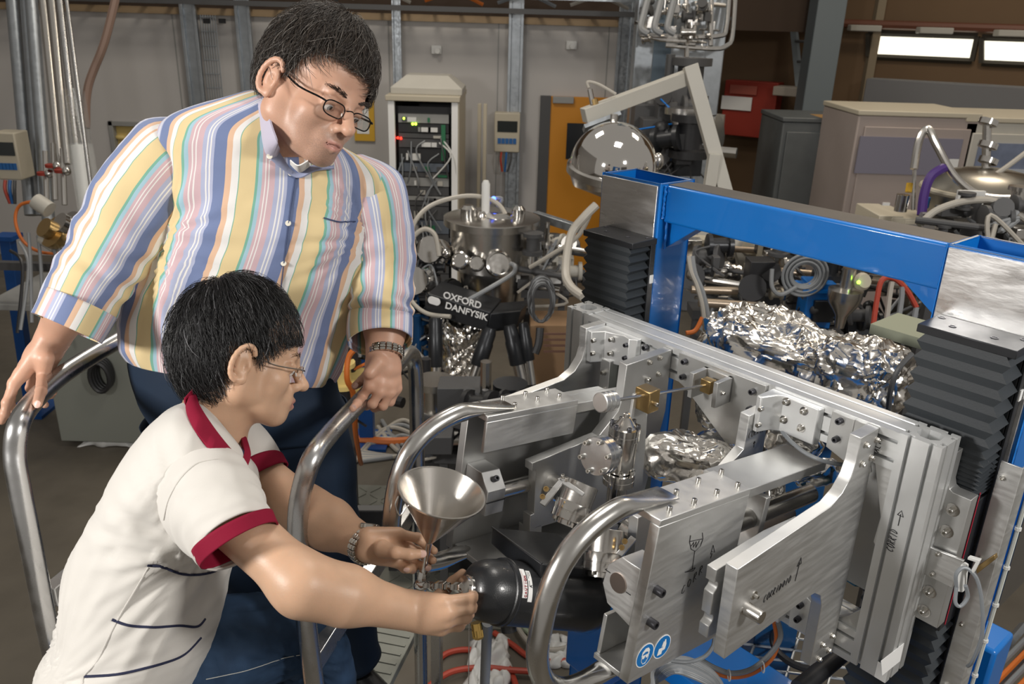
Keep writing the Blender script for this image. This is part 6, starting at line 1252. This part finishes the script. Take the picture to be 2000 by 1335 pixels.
# far utility column at top
T = thing('utility_column', 'tall grey service column with hanging steel pipework above the dome', 'service column'); 
for x in (1250, 1285, 1318, 1350, 1385): a = PY(x, 200, 8.2); MB().box(a[0]-.09, a[0]+.09, 8.2, 8.4, 0, 6).build('column_duct', GALV if x != 1285 else mat('blue_grey_duct', (.14, .19, .24), .5, .3), T, bevel=.01)
cluster('service_manifold', 'steel manifold of valves and tubes at the top of the service column', 1250, 1390, 0, 90, 7.2, 7.6, 46, [STEEL, STEELB, STEEL, CHROME, DGREY], 24, (.02, .05), 0, stand=False)
T = thing('steel_pipe_frame', 'bent stainless pipe frame hanging below the manifold', 'pipe')
for pts in ([(1437, -20), (1430, 70), (1418, 90), (1390, 95), (1300, 88)], [(1425, -20), (1418, 55), (1405, 70), (1340, 72), (1250, 68)], [(1265, -20), (1262, 65), (1340, 80)], [(1390, -20), (1388, 90)], [(1340, -20), (1342, 160)]): MB().tube(smooth_path([P(x, y, 7.3) for x, y in pts], 5), .022, 8).build('bent_pipe', STEEL, T)
for i, x in enumerate((1258, 1285, 1310)): hose([(x+12, -20, 7.1), (x, 25, 7.1), (x-6, 55, 7.1), (x+8, 66, 7.1)], .03, 'hanging_hose', ['left of three grey hoses hanging at the service manifold', 'middle of three grey hoses hanging at the service manifold', 'right of three grey hoses hanging at the service manifold'][i], HOSEG, group='hoses at the manifold')
cluster('dark_machinery', 'dark machinery at the foot of the service column', 1265, 1345, 190, 320, 6.6, 7.4, 40, [DARK, DGREY, DARK, ANODB, STEELB], 25, (.05, .14), 10, [DARK, BLUE, DGREY])
# ---- right hall
dr = nrm(B_-A_); nn = -nW if nW[1] > 0 else nW
def wslab(x0, y0, x1, y1, off, th, name, m):
    p0, p1 = onW(x0, y1, off), onW(x1, y1, off); h = onW(x0, y0, off)[2]-p0[2]; return MB().obox(p0, dr*((p1-p0)@dr), -nn*th, UPV*h).build(name, m, bevel=.01)
o = wslab(1405, 155, 1507, 262, .35, .25, 'red_panel', REDP); tag(o, 'red hydrant cabinet with a pinned note on the brown wall', 'cabinet')
for q in ((1408, 186, 1442, 212), (1425, 165, 1455, 182)): p0 = onW(q[0], q[3], .37); MB().obox(p0, dr*.5*(q[2]-q[0])/42, nn*.01, UPV*(onW(q[0], q[1], .37)[2]-p0[2])).build('note', WPAINT if q[0] < 1420 else mat('red_faded_note', (.4, .1, .07), .7), o)
tag(wslab(1390, 222, 1410, 262, .4, .1, 'wall_notice', LGREY), 'small grey board left of the red cabinet', 'board')
T = thing('leaning_ladder', 'pale blue grey wooden ladder standing against the brown wall', 'ladder')
for x0, x1 in ((1542, 1562), (1582, 1600)): MB().tube([P(x0, -40, 10.2), P(x1, 178, 10.4)], .05, 4).build('stile', mat('pale_blue_paint', (.30, .34, .36), .6), T)
for k in range(5): MB().tube([P(1545+4*k, 0+40*k, 10.25), P(1585+4*k, 2+40*k, 10.25)], .018, 6).build('rung', DGREY, T)
struct(MB().box(*(lambda a: (a[0]-.16, a[0]+.16))(PY(1612, 100, 9.8)), 9.8, 10.1, 0, 7).build('trim_4', mat('blue_grey_column', (.17, .20, .215), .5), bevel=.01))
tag(wslab(1508, 168, 1590, 186, .6, .3, 'wall_shelf', mat('pale_board', (.42, .37, .31), .7)), 'pale shelf board at the foot of the leaning ladder', 'shelf')
tag(wslab(1555, 186, 1606, 240, .5, .2, 'plywood_sheet', CART), 'brown plywood sheet under the pale shelf', 'sheet')
T = tag(wslab(1672, 152, 2080, 270, .7, .3, 'grey_partition', mat('dark_grey_board', (.17, .17, .175), .7)), 'long grey partition board below the bright windows', 'partition')
def cabinet(x0, y0, x1, y1, Y, dy, m, lab, name='metal_cabinet', top=None, lean=0):
    T = thing(name, lab, 'cabinet', 'grey cabinets in the right background'); a = ext(x0, y0, x1, y1, Y); MB().box(a[0], a[1], Y, Y+dy, 0, a[3]).build('body', m, T, bevel=.012)
    MB().box(a[0]-.01, a[1]+.01, Y-.01, Y+dy, a[3], a[3]+.04).build('top_plate', top or m, T, bevel=.008); w = a[1]-a[0]
    MB().box(a[0]+w*.06, a[1]-w*.06, Y-.02, Y, .15, a[3]-.08).build('door_panel', m, T, bevel=.006); return T, a
cabinet(1530, 238, 1655, 400, 7.4, .7, mat('green_grey_cabinet', (.09, .098, .10), .45, var=.2), 'dark green grey cabinet with worn surface in the right background')
T, a = cabinet(1678, 225, 1872, 420, 6.6, .8, mat('pink_grey_cabinet', (.34, .285, .26), .6, var=.06, vscale=5), 'large pink grey cabinet with taped sheets', top=BEIGE); Y = 6.6; w = a[1]-a[0]; h = a[3]
MB().box(a[0]+w*.03, a[1]-w*.12, Y-.035, Y-.02, h*.80, h*.93).build('upper_sheet', mat('violet_grey_sheet', (.20, .19, .24), .4), T)
for fx, fz, s in ((.10, .62, .05), (.32, .66, .06), (.28, .56, .03), (.14, .5, .05), (.75, .78, .07)): MB().box(a[0]+w*fx, a[0]+w*(fx+s), Y-.03, Y-.02, h*fz, h*(fz+s*.6)).build('tape_mark', WPAINT if fx != .10 else DGREY, T)
MB().box(a[1]-w*.20, a[1]-w*.12, Y-.036, Y-.02, h*.60, h*.86).build('white_strip', WHITE, T)
T, a = cabinet(1888, 238, 2090, 420, 6.6, .8, LGREY, 'pale grey cabinet with a blue poster at the right edge', top=BEIGE); MB().box(a[0]+.12, a[1]-.1, 6.565, 6.58, a[3]*.6, a[3]-.15).build('poster', mat('blue_grey_poster', (.16, .19, .27), .4, var=.5, vscale=9), T)
for k in range(5): MB().box(a[0]+.2, a[0]+.75, 6.555, 6.565, a[3]*.66+.09*k, a[3]*.66+.09*k+.03).build('poster_stripe', mat('pale_poster_print', (.42, .45, .5), .5), T)
tag(MB().cbox(P(1650, 238, 7.3), (.5, 0, 0), (0, .4, 0), (0, 0, .08)).build('wooden_board', mat('orange_wood', (.35, .20, .07), .6)), 'orange wooden board lying between the grey cabinets', 'board')
# tank and hoses
T = thing('steel_tank', 'round steel tank with domed lid behind the near gantry post', 'tank'); c = P(1925, 372, 4.0); Rk = .27
MB().lathe([(Rk*.97, -1.2), (Rk*.97, -.02), (Rk*1.04, -.015), (Rk*1.04, .015), (Rk*.98, .03), (Rk*.8, .075), (Rk*.4, .10), (.01, .105)], c, UPV, 48).build('tank_body', mat('tank_steel', (.34, .32, .28), .3, 1), T, smooth=.7)
MB().tube([c+np.array([math.cos(t), math.sin(t), 0])*Rk*1.045 for t in np.linspace(0, 6.283, 48, endpoint=False)], .014, 8, closed=True).build('lid_clamp', BEIGE, T); MB().tube([P(1925, 350, 4.0), P(1928, 240, 4.0)], .02, 10).build('fill_pipe', STEEL, T)
for y in (245, 290, 320): MB().lathe([(.035, 0), (.045, .004), (.045, .03)], P(1927, y, 4.0), cdir(.3, -.9, -.2), 14).build('flange', STEEL, T)
lettering('17', .09, P(1918, 432, 3.70), cdir(1, .08, 0), cdir(0, 0, -1), mat('yellow_digit', (.55, .36, .03), .5), T)
MB().cbox(P(1895, 385, 3.72), (.12, 0, 0), (0, .02, 0), (0, 0, .06)).build('white_tag', WHITE, T)
hose([(1785, 330, 3.9), (1795, 275, 3.9), (1812, 252, 3.9), (1830, 285, 3.85), (1865, 345, 3.8), (1910, 380, 3.75), (1970, 388, 3.7), (2040, 378, 3.7)], .018, 'metal_hose', 'braided metal hose looping over the steel tank', STEELB, 10)
hose([(1795, 440, 3.3), (1830, 410, 3.3), (1890, 392, 3.3), (1950, 396, 3.3), (2020, 440, 3.3)], .014, 'beige_hose', 'beige hose arching behind the near gantry post', HOSEW, 10)
hose([(1905, 365, 3.9), (1960, 330, 3.9), (2020, 285, 3.9)], .012, 'beige_hose', 'thin pale hose rising to the right over the tank', HOSEW)
hose([(1800, 420, 3.8), (1805, 380, 3.8), (1818, 345, 3.8), (1845, 327, 3.8)], .022, 'purple_strap', 'purple strap beside the steel tank', PURP, cat='strap')
T = thing('gas_fitting', 'small valve with red and yellow handle on the pallet behind the beam', 'valve'); MB().tube([P(1783, 410, 4.0), P(1787, 300, 4.0)], .010, 8).build('pipe', STEELB, T); MB().tube([P(1774, 375, 3.98), P(1777, 358, 3.98)], .016, 8).build('handle', mat('yellow_handle', (.6, .35, .02), .5), T); MB().lathe([(.03, 0), (.03, .08)], P(1758, 412, 4.0), UPV, 14).build('bottle', STEEL, T); MB().lathe([(.02, 0), (.02, .05)], P(1805, 405, 3.95), UPV, 10).build('blue_cap', mat('blue_key', (0, 0, 0)), T)
T = thing('pallet_boxes', 'stack of pale flat boxes behind the blue beam', 'boxes')
for k in range(4): MB().cbox(P(1715+24*k, 422+4*k, 4.2), (.12, 0, 0), (0, .3, 0), (0, 0, .07)).build('flat_box', BEIGE, T, bevel=.004)
cluster('tank_pipework', 'dark pipework in front of the steel tank', 1830, 1990, 395, 470, 3.2, 3.6, 26, [DGREY, STEELB, DARK, DGREY], 26, (.015, .04), 10, [HOSEG, HOSEW, DGREY])
# ---- beamline under the blue beam
cluster('beamline_assembly', 'dense vacuum pipework seen under the blue beam', 1345, 1560, 470, 600, 4.0, 4.8, 70, [DGREY, DARK, STEELB, STEELB, DGREY, BEIGE, ANODB], 27, (.02, .06), 18, [DGREY, HOSEG, DARK, HOSEW])
cluster('beamline_assembly', 'pipework and modules right of the cable coil under the beam', 1560, 1820, 520, 680, 3.8, 4.6, 60, [DGREY, DARK, STEELB, BLUED, ANODB, DGREY], 28, (.02, .06), 18, [HOSEG, DGREY, DARK])
for i, (xa, ya, xb, yb, d, r_) in enumerate(((1470, 525, 1720, 548, 4.1, .022), (1350, 565, 1440, 568, 4.0, .02), (1365, 590, 1480, 598, 3.9, .022), (1345, 480, 1520, 492, 4.5, .018))): tag(MB().tube([P(xa, ya, d), P(xb, yb, d)], r_, 12).build('beam_pipe', mat('bronze_pipe', (.38, .31, .24), .35, .8)), ['long bronze beam pipe behind the cable coil', 'short bronze pipe behind the blue post', 'bronze pipe just above the foil bundle', 'thin bronze pipe close under the blue beam'][i], 'pipe', 'beam pipes under the blue beam')
foil(P(1400, 525, 4.2), cdir(1, .05, 0), (.15, .05, .045), 'foil_wrapped_pipe', 'foil wrapped pipe section under the left end of the blue beam', 15, (100, 50), .02)
T = thing('cable_coil', 'thick grey cable coil on a bracket under the blue beam', 'cable coil')
for k in range(9): MB().tube([P(1570, 535, 3.8)+np.array([math.cos(t)*(.055+.006*k), -.008*(k % 3), math.sin(t)*(.052+.006*k)]) for t in np.linspace(0, 6.28, 30, endpoint=False)], .006, 6, closed=True).build('coil_turn', HOSEG if k % 3 else SKIRT, T)
hose([(1508, 525, 3.8), (1508, 560, 3.8), (1525, 575, 3.8), (1555, 560, 3.8)], .010, 'grey_hose', 'grey hose curving into the cable coil under the beam', HOSEG)
T = thing('ion_gauge', 'funnel shaped steel gauge with knob under the right half of the blue beam', 'gauge'); MB().lathe([(.02, -.12), (.03, -.06), (.07, 0), (.075, .03), (.075, .06), (.03, .07), (.03, .16)], P(1648, 590, 3.7), UPV, 24).build('gauge_body', STEELB, T); MB().lathe([(.035, 0), (.04, .02), (.03, .04)], P(1680, 550, 3.65), cdir(.1, 0, -1), 18).build('knob', BEIGE, T); MB().ell(P(1677, 551, 3.6), (.008,)*3, n=8, m=6).build('green_led', mat('led_green', (.4, 1, .05), .3, emit=6, emitcol=(.4, 1, .05)), T)
T = thing('blue_support', 'bright blue support block under the beamline', 'support'); MB().cbox(P(1592, 590, 3.9), (.13, 0, 0), (0, .12, 0), (0, 0, .22)).build('block', BLUE, T, bevel=.004); MB().cbox(P(1600, 560, 3.88), (.2, 0, 0), (0, .15, 0), (0, 0, .015)).build('top_flange', BLUE, T)
for i, (pts, m) in enumerate((([(1705, 640), (1712, 590), (1722, 548), (1745, 543), (1770, 565), (1790, 600)], HOSER), ([(1730, 640), (1737, 580), (1742, 550)], HOSEW), ([(1750, 650), (1760, 590), (1762, 560)], HOSEG), ([(1790, 600), (1780, 640), (1760, 650), (1730, 645)], HOSEG))): hose([(x, y, 3.3) for x, y in pts], .011, 'bundle_hose', ['red hose bent over behind the right end of the blue beam', 'pale hose standing beside the red hose', 'grey hose right of the pale hose', 'grey hose looped below the red hose'][i], m, group='hoses under the right end of the beam')
for i, (pts, m) in enumerate((([(1345, 500), (1350, 530), (1362, 560), (1375, 620), (1380, 760)], HOSEW), ([(1352, 500), (1358, 535), (1374, 575), (1385, 640), (1386, 760)], HOSEG), ([(1340, 650), (1358, 645), (1372, 620)], HOSEO))): hose([(x, y, 3.4) for x, y in pts], .010, 'drop_hose', ['pale hose dropping beside the left blue post', 'grey hose dropping beside the left blue post', 'short orange cable at the foot of the left blue post'][i], m, group='hoses beside the left blue post')
tag(MB().cbox(P(1800, 652, 2.3), MXa*.22, MYa*.16, UPV*.03).build('green_tray', mat('pale_green_board', (.35, .37, .27), .6)), 'pale green board behind the near bellows', 'board')
# ---- lower area: floor clutter
zf = .02
def fhose(pts, r_, lab, m, grp, nm='floor_hose', z=None): return tag(MB().tube(smooth_path([PZ(x, y, (z or r_)) for x, y in pts], 8), r_, 8).build(nm, m), lab, 'hose', grp)
fhose([(846, 1345), (856, 1290), (890, 1270), (940, 1272), (990, 1300), (1010, 1345)], .014, 'red hose loop on the floor under the vessel', HOSER, 'red hoses on the floor')
fhose([(830, 1345), (880, 1312), (940, 1303), (1000, 1308), (1060, 1312)], .014, 'lower red hose crossing the loop on the floor', HOSER, 'red hoses on the floor', z=.04)
fhose([(965, 1235), (1000, 1258), (1040, 1285), (1100, 1290), (1130, 1265)], .014, 'red hose running from behind the vessel to the front handle', HOSER, 'red hoses on the floor')
fhose([(1010, 1215), (1040, 1240), (1080, 1262), (1120, 1240), (1125, 1205)], .012, 'green white hose on the floor behind the front handle', mat('pale_green_hose', (.35, .42, .30), .5), 'pale hoses behind the front handle')
fhose([(1000, 1205), (1035, 1255), (1085, 1268), (1130, 1252)], .012, 'pale hose on the floor behind the front handle', HOSEW, 'pale hoses behind the front handle', z=.05)
rag(PZ(955, 1300, 0), .2, .34, .08, 'white_rag', 'white rag on the floor among the red hoses', 4); rag(PZ(1100, 1275, 0), .22, .2, .07, 'white_rag', 'small white rag behind the front handle', 5)
tag(MB().tube([P(952, 1215, 1.9), P(944, 1400, 2.2)], .0125, 12).build('grey_pole', mat('grey_plastic_pipe', (.25, .26, .27), .45)), 'upright grey pipe below the black vessel', 'pipe')
T = thing('machine_plinth', 'bright blue machine base under the handling frame', 'base'); 
MB().mbox(-1.15, -.72, 1.0, 1.30, 1.0, 1.05).build('base_plate', BLUE, T, bevel=.004)
MB().mbox(-1.0, -.45, 1.36, 1.56, 1.28, 1.33).build('base_shelf', BLUE, T, bevel=.004); MB().mbox(-1.12, -1.07, 1.02, 1.3, 0, 1.0).build('leg', BLUE, T, bevel=.004); MB().mbox(-.78, -.73, 1.02, 1.3, 0, 1.0).build('leg', BLUE, T, bevel=.004)
q = PZ(1170, 1240, 1.3); MB().cbox(q, MXa*.14, MYa*.10, UPV*.22).build('motor_box', BLUE, T, bevel=.006)
T = thing('cable_bundle', 'coil of braided grey cables below the stickers', 'cable coil')
for k in range(9): MB().tube(smooth_path([P(1278-2*k, 1345, 1.75+.01*k), P(1275+2*k, 1310+2*k, 1.75+.01*k), P(1300+2*k, 1288+3*k, 1.72), P(1345, 1286+4*k, 1.72), P(1392-1*k, 1312+3*k, 1.73), P(1415-3*k, 1345, 1.75)], 6), .0045, 6).build('braided_cable', SKIRT if k % 2 else HOSEG, T)
hose([(1396, 1240, 1.62), (1392, 1262, 1.62), (1375, 1282, 1.62), (1345, 1292, 1.62), (1312, 1290, 1.64)], .0042, 'grey_cable', 'thin grey cable hanging from the side plate below the stickers', SKIRT, cat='cable')
hose([(1365, 1292, 1.85), (1395, 1310, 1.85), (1430, 1320, 1.85), (1470, 1312, 1.85), (1505, 1285, 1.85), (1518, 1250, 1.85), (1514, 1215, 1.85)], .007, 'orange_cable', 'orange cable sagging under the big arm plate', HOSEO, cat='cable')
hose([(1365, 1286, 1.84), (1397, 1304, 1.84), (1430, 1314, 1.84), (1468, 1306, 1.84), (1503, 1278, 1.84), (1524, 1245, 1.84), (1520, 1215, 1.84)], .006, 'grey_cable', 'grey cable tied along the sagging orange cable', HOSEG, cat='cable')
for i, (x, y) in enumerate(((1424, 1318), (1490, 1302))): tag(MB().tube([P(x, y, 1.83)+np.array([0, math.cos(t)*.012, math.sin(t)*.012]) for t in np.linspace(0, 6.28, 12, endpoint=False)], .0015, 5, closed=True).build('cable_tie', WHITE), ['left white cable tie on the orange cable', 'right white cable tie on the orange cable'][i], 'cable tie', 'cable ties on the orange cable')
T = thing('wire_tray', 'steel wire cable tray low under the carriage', 'cable tray')
tz = 1.15
for k in range(6): MB().tube([PZ(1430+45*k, 1365, tz), PZ(1500+38*k, 1195, tz)], .004, 6).build('long_wire', GALV, T)
for k in range(8): MB().tube([PZ(1420+8*k, 1345-22*k, tz), PZ(1690+2*k, 1375-22*k, tz)], .004, 6).build('cross_wire', GALV, T)
tag(MB().tube([P(1560, 1345, 1.75), P(1650, 1270, 1.85)], .02, 14).build('black_roller', DARK), 'black rubber roller under the lower bracket', 'roller')
tag(MB().tube([PZ(1575, 1262, 1.2)+np.array([math.cos(t)*.09, math.sin(t)*.09, 0]) for t in np.linspace(0, 6.28, 28, endpoint=False)], .010, 8, closed=True).build('black_cable_ring', DARK), 'black cable ring behind the lower bracket', 'cable')
b = [M(-.60, 1.47, 2.0-.012*i/4)+np.array([math.cos(i*.8)*.022, math.sin(i*.8)*.022, 0]) for i in range(90)]; tag(MB().tube(b, .0035, 6).build('spiral_air_hose', mat('teal_hose', (.0, .12, .20), .35)), 'teal spiral air hose behind the big arm plate', 'hose')
# right bottom corner
T = thing('blue_drive_unit', 'blue drive box low at the right edge behind the grey cable', 'drive unit'); MB().cbox(P(1905, 1300, 2.15), MXa*.10, MYa*.12, UPV*.22).build('housing', BLUE, T, bevel=.01)
tag(MB().obox(P(1930, 1180, 1.9), MXa*.02, MYa*.7, UPV*.9).build('sheet_metal_cover', mat('dull_sheet_steel', (.30, .29, .28), .35, .9, var=.25, vscale=4)), 'dull sheet metal cover behind the near actuator', 'cover')
T = thing('floor_cable_tray', 'orange cables in steel trays at the lower right corner', 'cable tray')
for k in range(5): MB().tube([PZ(1850+28*k, 1400, .3), PZ(2010+25*k, 1240, .3)], .012, 6).build('orange_cable', HOSEO if k % 2 else SKIRT, T)
for k in range(3): MB().tube([PZ(1830+50*k, 1420, .25), PZ(2000+50*k, 1220, .25)], .02, 4).build('tray_rail', GALV, T)
# between the standing man and the machine
T = thing('blue_stand', 'blue steel stand post behind the standing man\'s hand', 'stand'); q = PZ(716, 868, 0.); tp = PY(704, 555, q[1]); MB().box(q[0]-.05, q[0]+.05, q[1], q[1]+.08, 0, tp[2]).build('post', STB, T, bevel=.004); MB().box(q[0]-.15, q[0]+.15, q[1]-.1, q[1]+.2, 0, .02).build('foot', STB, T)
hose([(692, 682, 3.8), (680, 700, 3.8), (678, 740, 3.8), (690, 770, 3.9), (694, 840, 4.2), (700, 880, 4.55), (705, 905, 4.95)], .014, 'orange_cable', 'orange cable loop beside the standing man\'s sleeve', HOSEO, cat='cable')
hose([(640, 690, 3.8), (645, 740, 3.8), (650, 800, 4.0), (655, 860, 4.4), (660, 905, 4.95)], .012, 'orange_cable', 'straight orange cable left of the blue stand post', HOSEO, cat='cable')
for i in range(8): fhose([(690+8*i, 905-12*i), (740+5*i, 850+4*i-10*(i % 3)), (790, 820+10*i), (830+3*i, 860+6*(i % 4)), (780, 890), (700, 880+3*i)], .016, ['pale', 'upper grey', 'broad pale', 'lower grey', 'inner pale', 'outer grey', 'front pale', 'back grey'][i]+' cable loop in the pile behind the front handrail', HOSEW if i % 2 == 0 else HOSEG, 'cable loops in the floor pile', 'floor_cable')
fhose([(640, 862), (700, 858), (760, 862), (820, 858)], .03, 'orange floor hose behind the standing man\'s legs', HOSEO, None)
MB().cbox(P(690, 1010, 2.15), cdir(1, 0, 0)*.62, (0, .03, 0), (0, 0, .06)).build('rear_crossbar', DGREY, LD, bevel=.004)
tag(MB().tube([P(832, 700, 4.2), P(836, 900, 4.4)], .025, 12).build('dark_post', DARK), 'thin dark post beside the hexapod', 'post')
cluster('dark_stand_electronics', 'dark electronics rack between the standing man and the hexapod', 642, 700, 640, 780, 4.4, 4.8, 22, [DARK, DGREY, DARK, YELL, GREYP], 31, (.03, .08), 8, [DARK, HOSEO, DGREY])
# checker plate platform on the hall floor
CH = mat('checker_plate', (.22, .22, .19), .45, .6, var=.15)
T = thing('checker_plate', 'metal checker plate on the floor behind the ladder', 'floor plate'); a = PZ(720, 1120, .012); MB().box(a[0]-.3, a[0]+.9, a[1]-.4, a[1]+.9, 0, .012).build('plate', CH, T)
b = MB(); 
for i in range(15):
    for j in range(16):
        x, y = a[0]-.26+.08*i, a[1]-.36+.08*j; d = 1 if (i+j) % 2 else -1; b.prism([(x-.028, y-.028*d-.006, .012), (x-.02, y-.02*d+.0, .012), (x+.028, y+.028*d+.006, .012), (x+.02, y+.02*d, .012)], (0, 0, .004))
b.build('raised_pattern', CH, T, kind='stuff')
finalize()
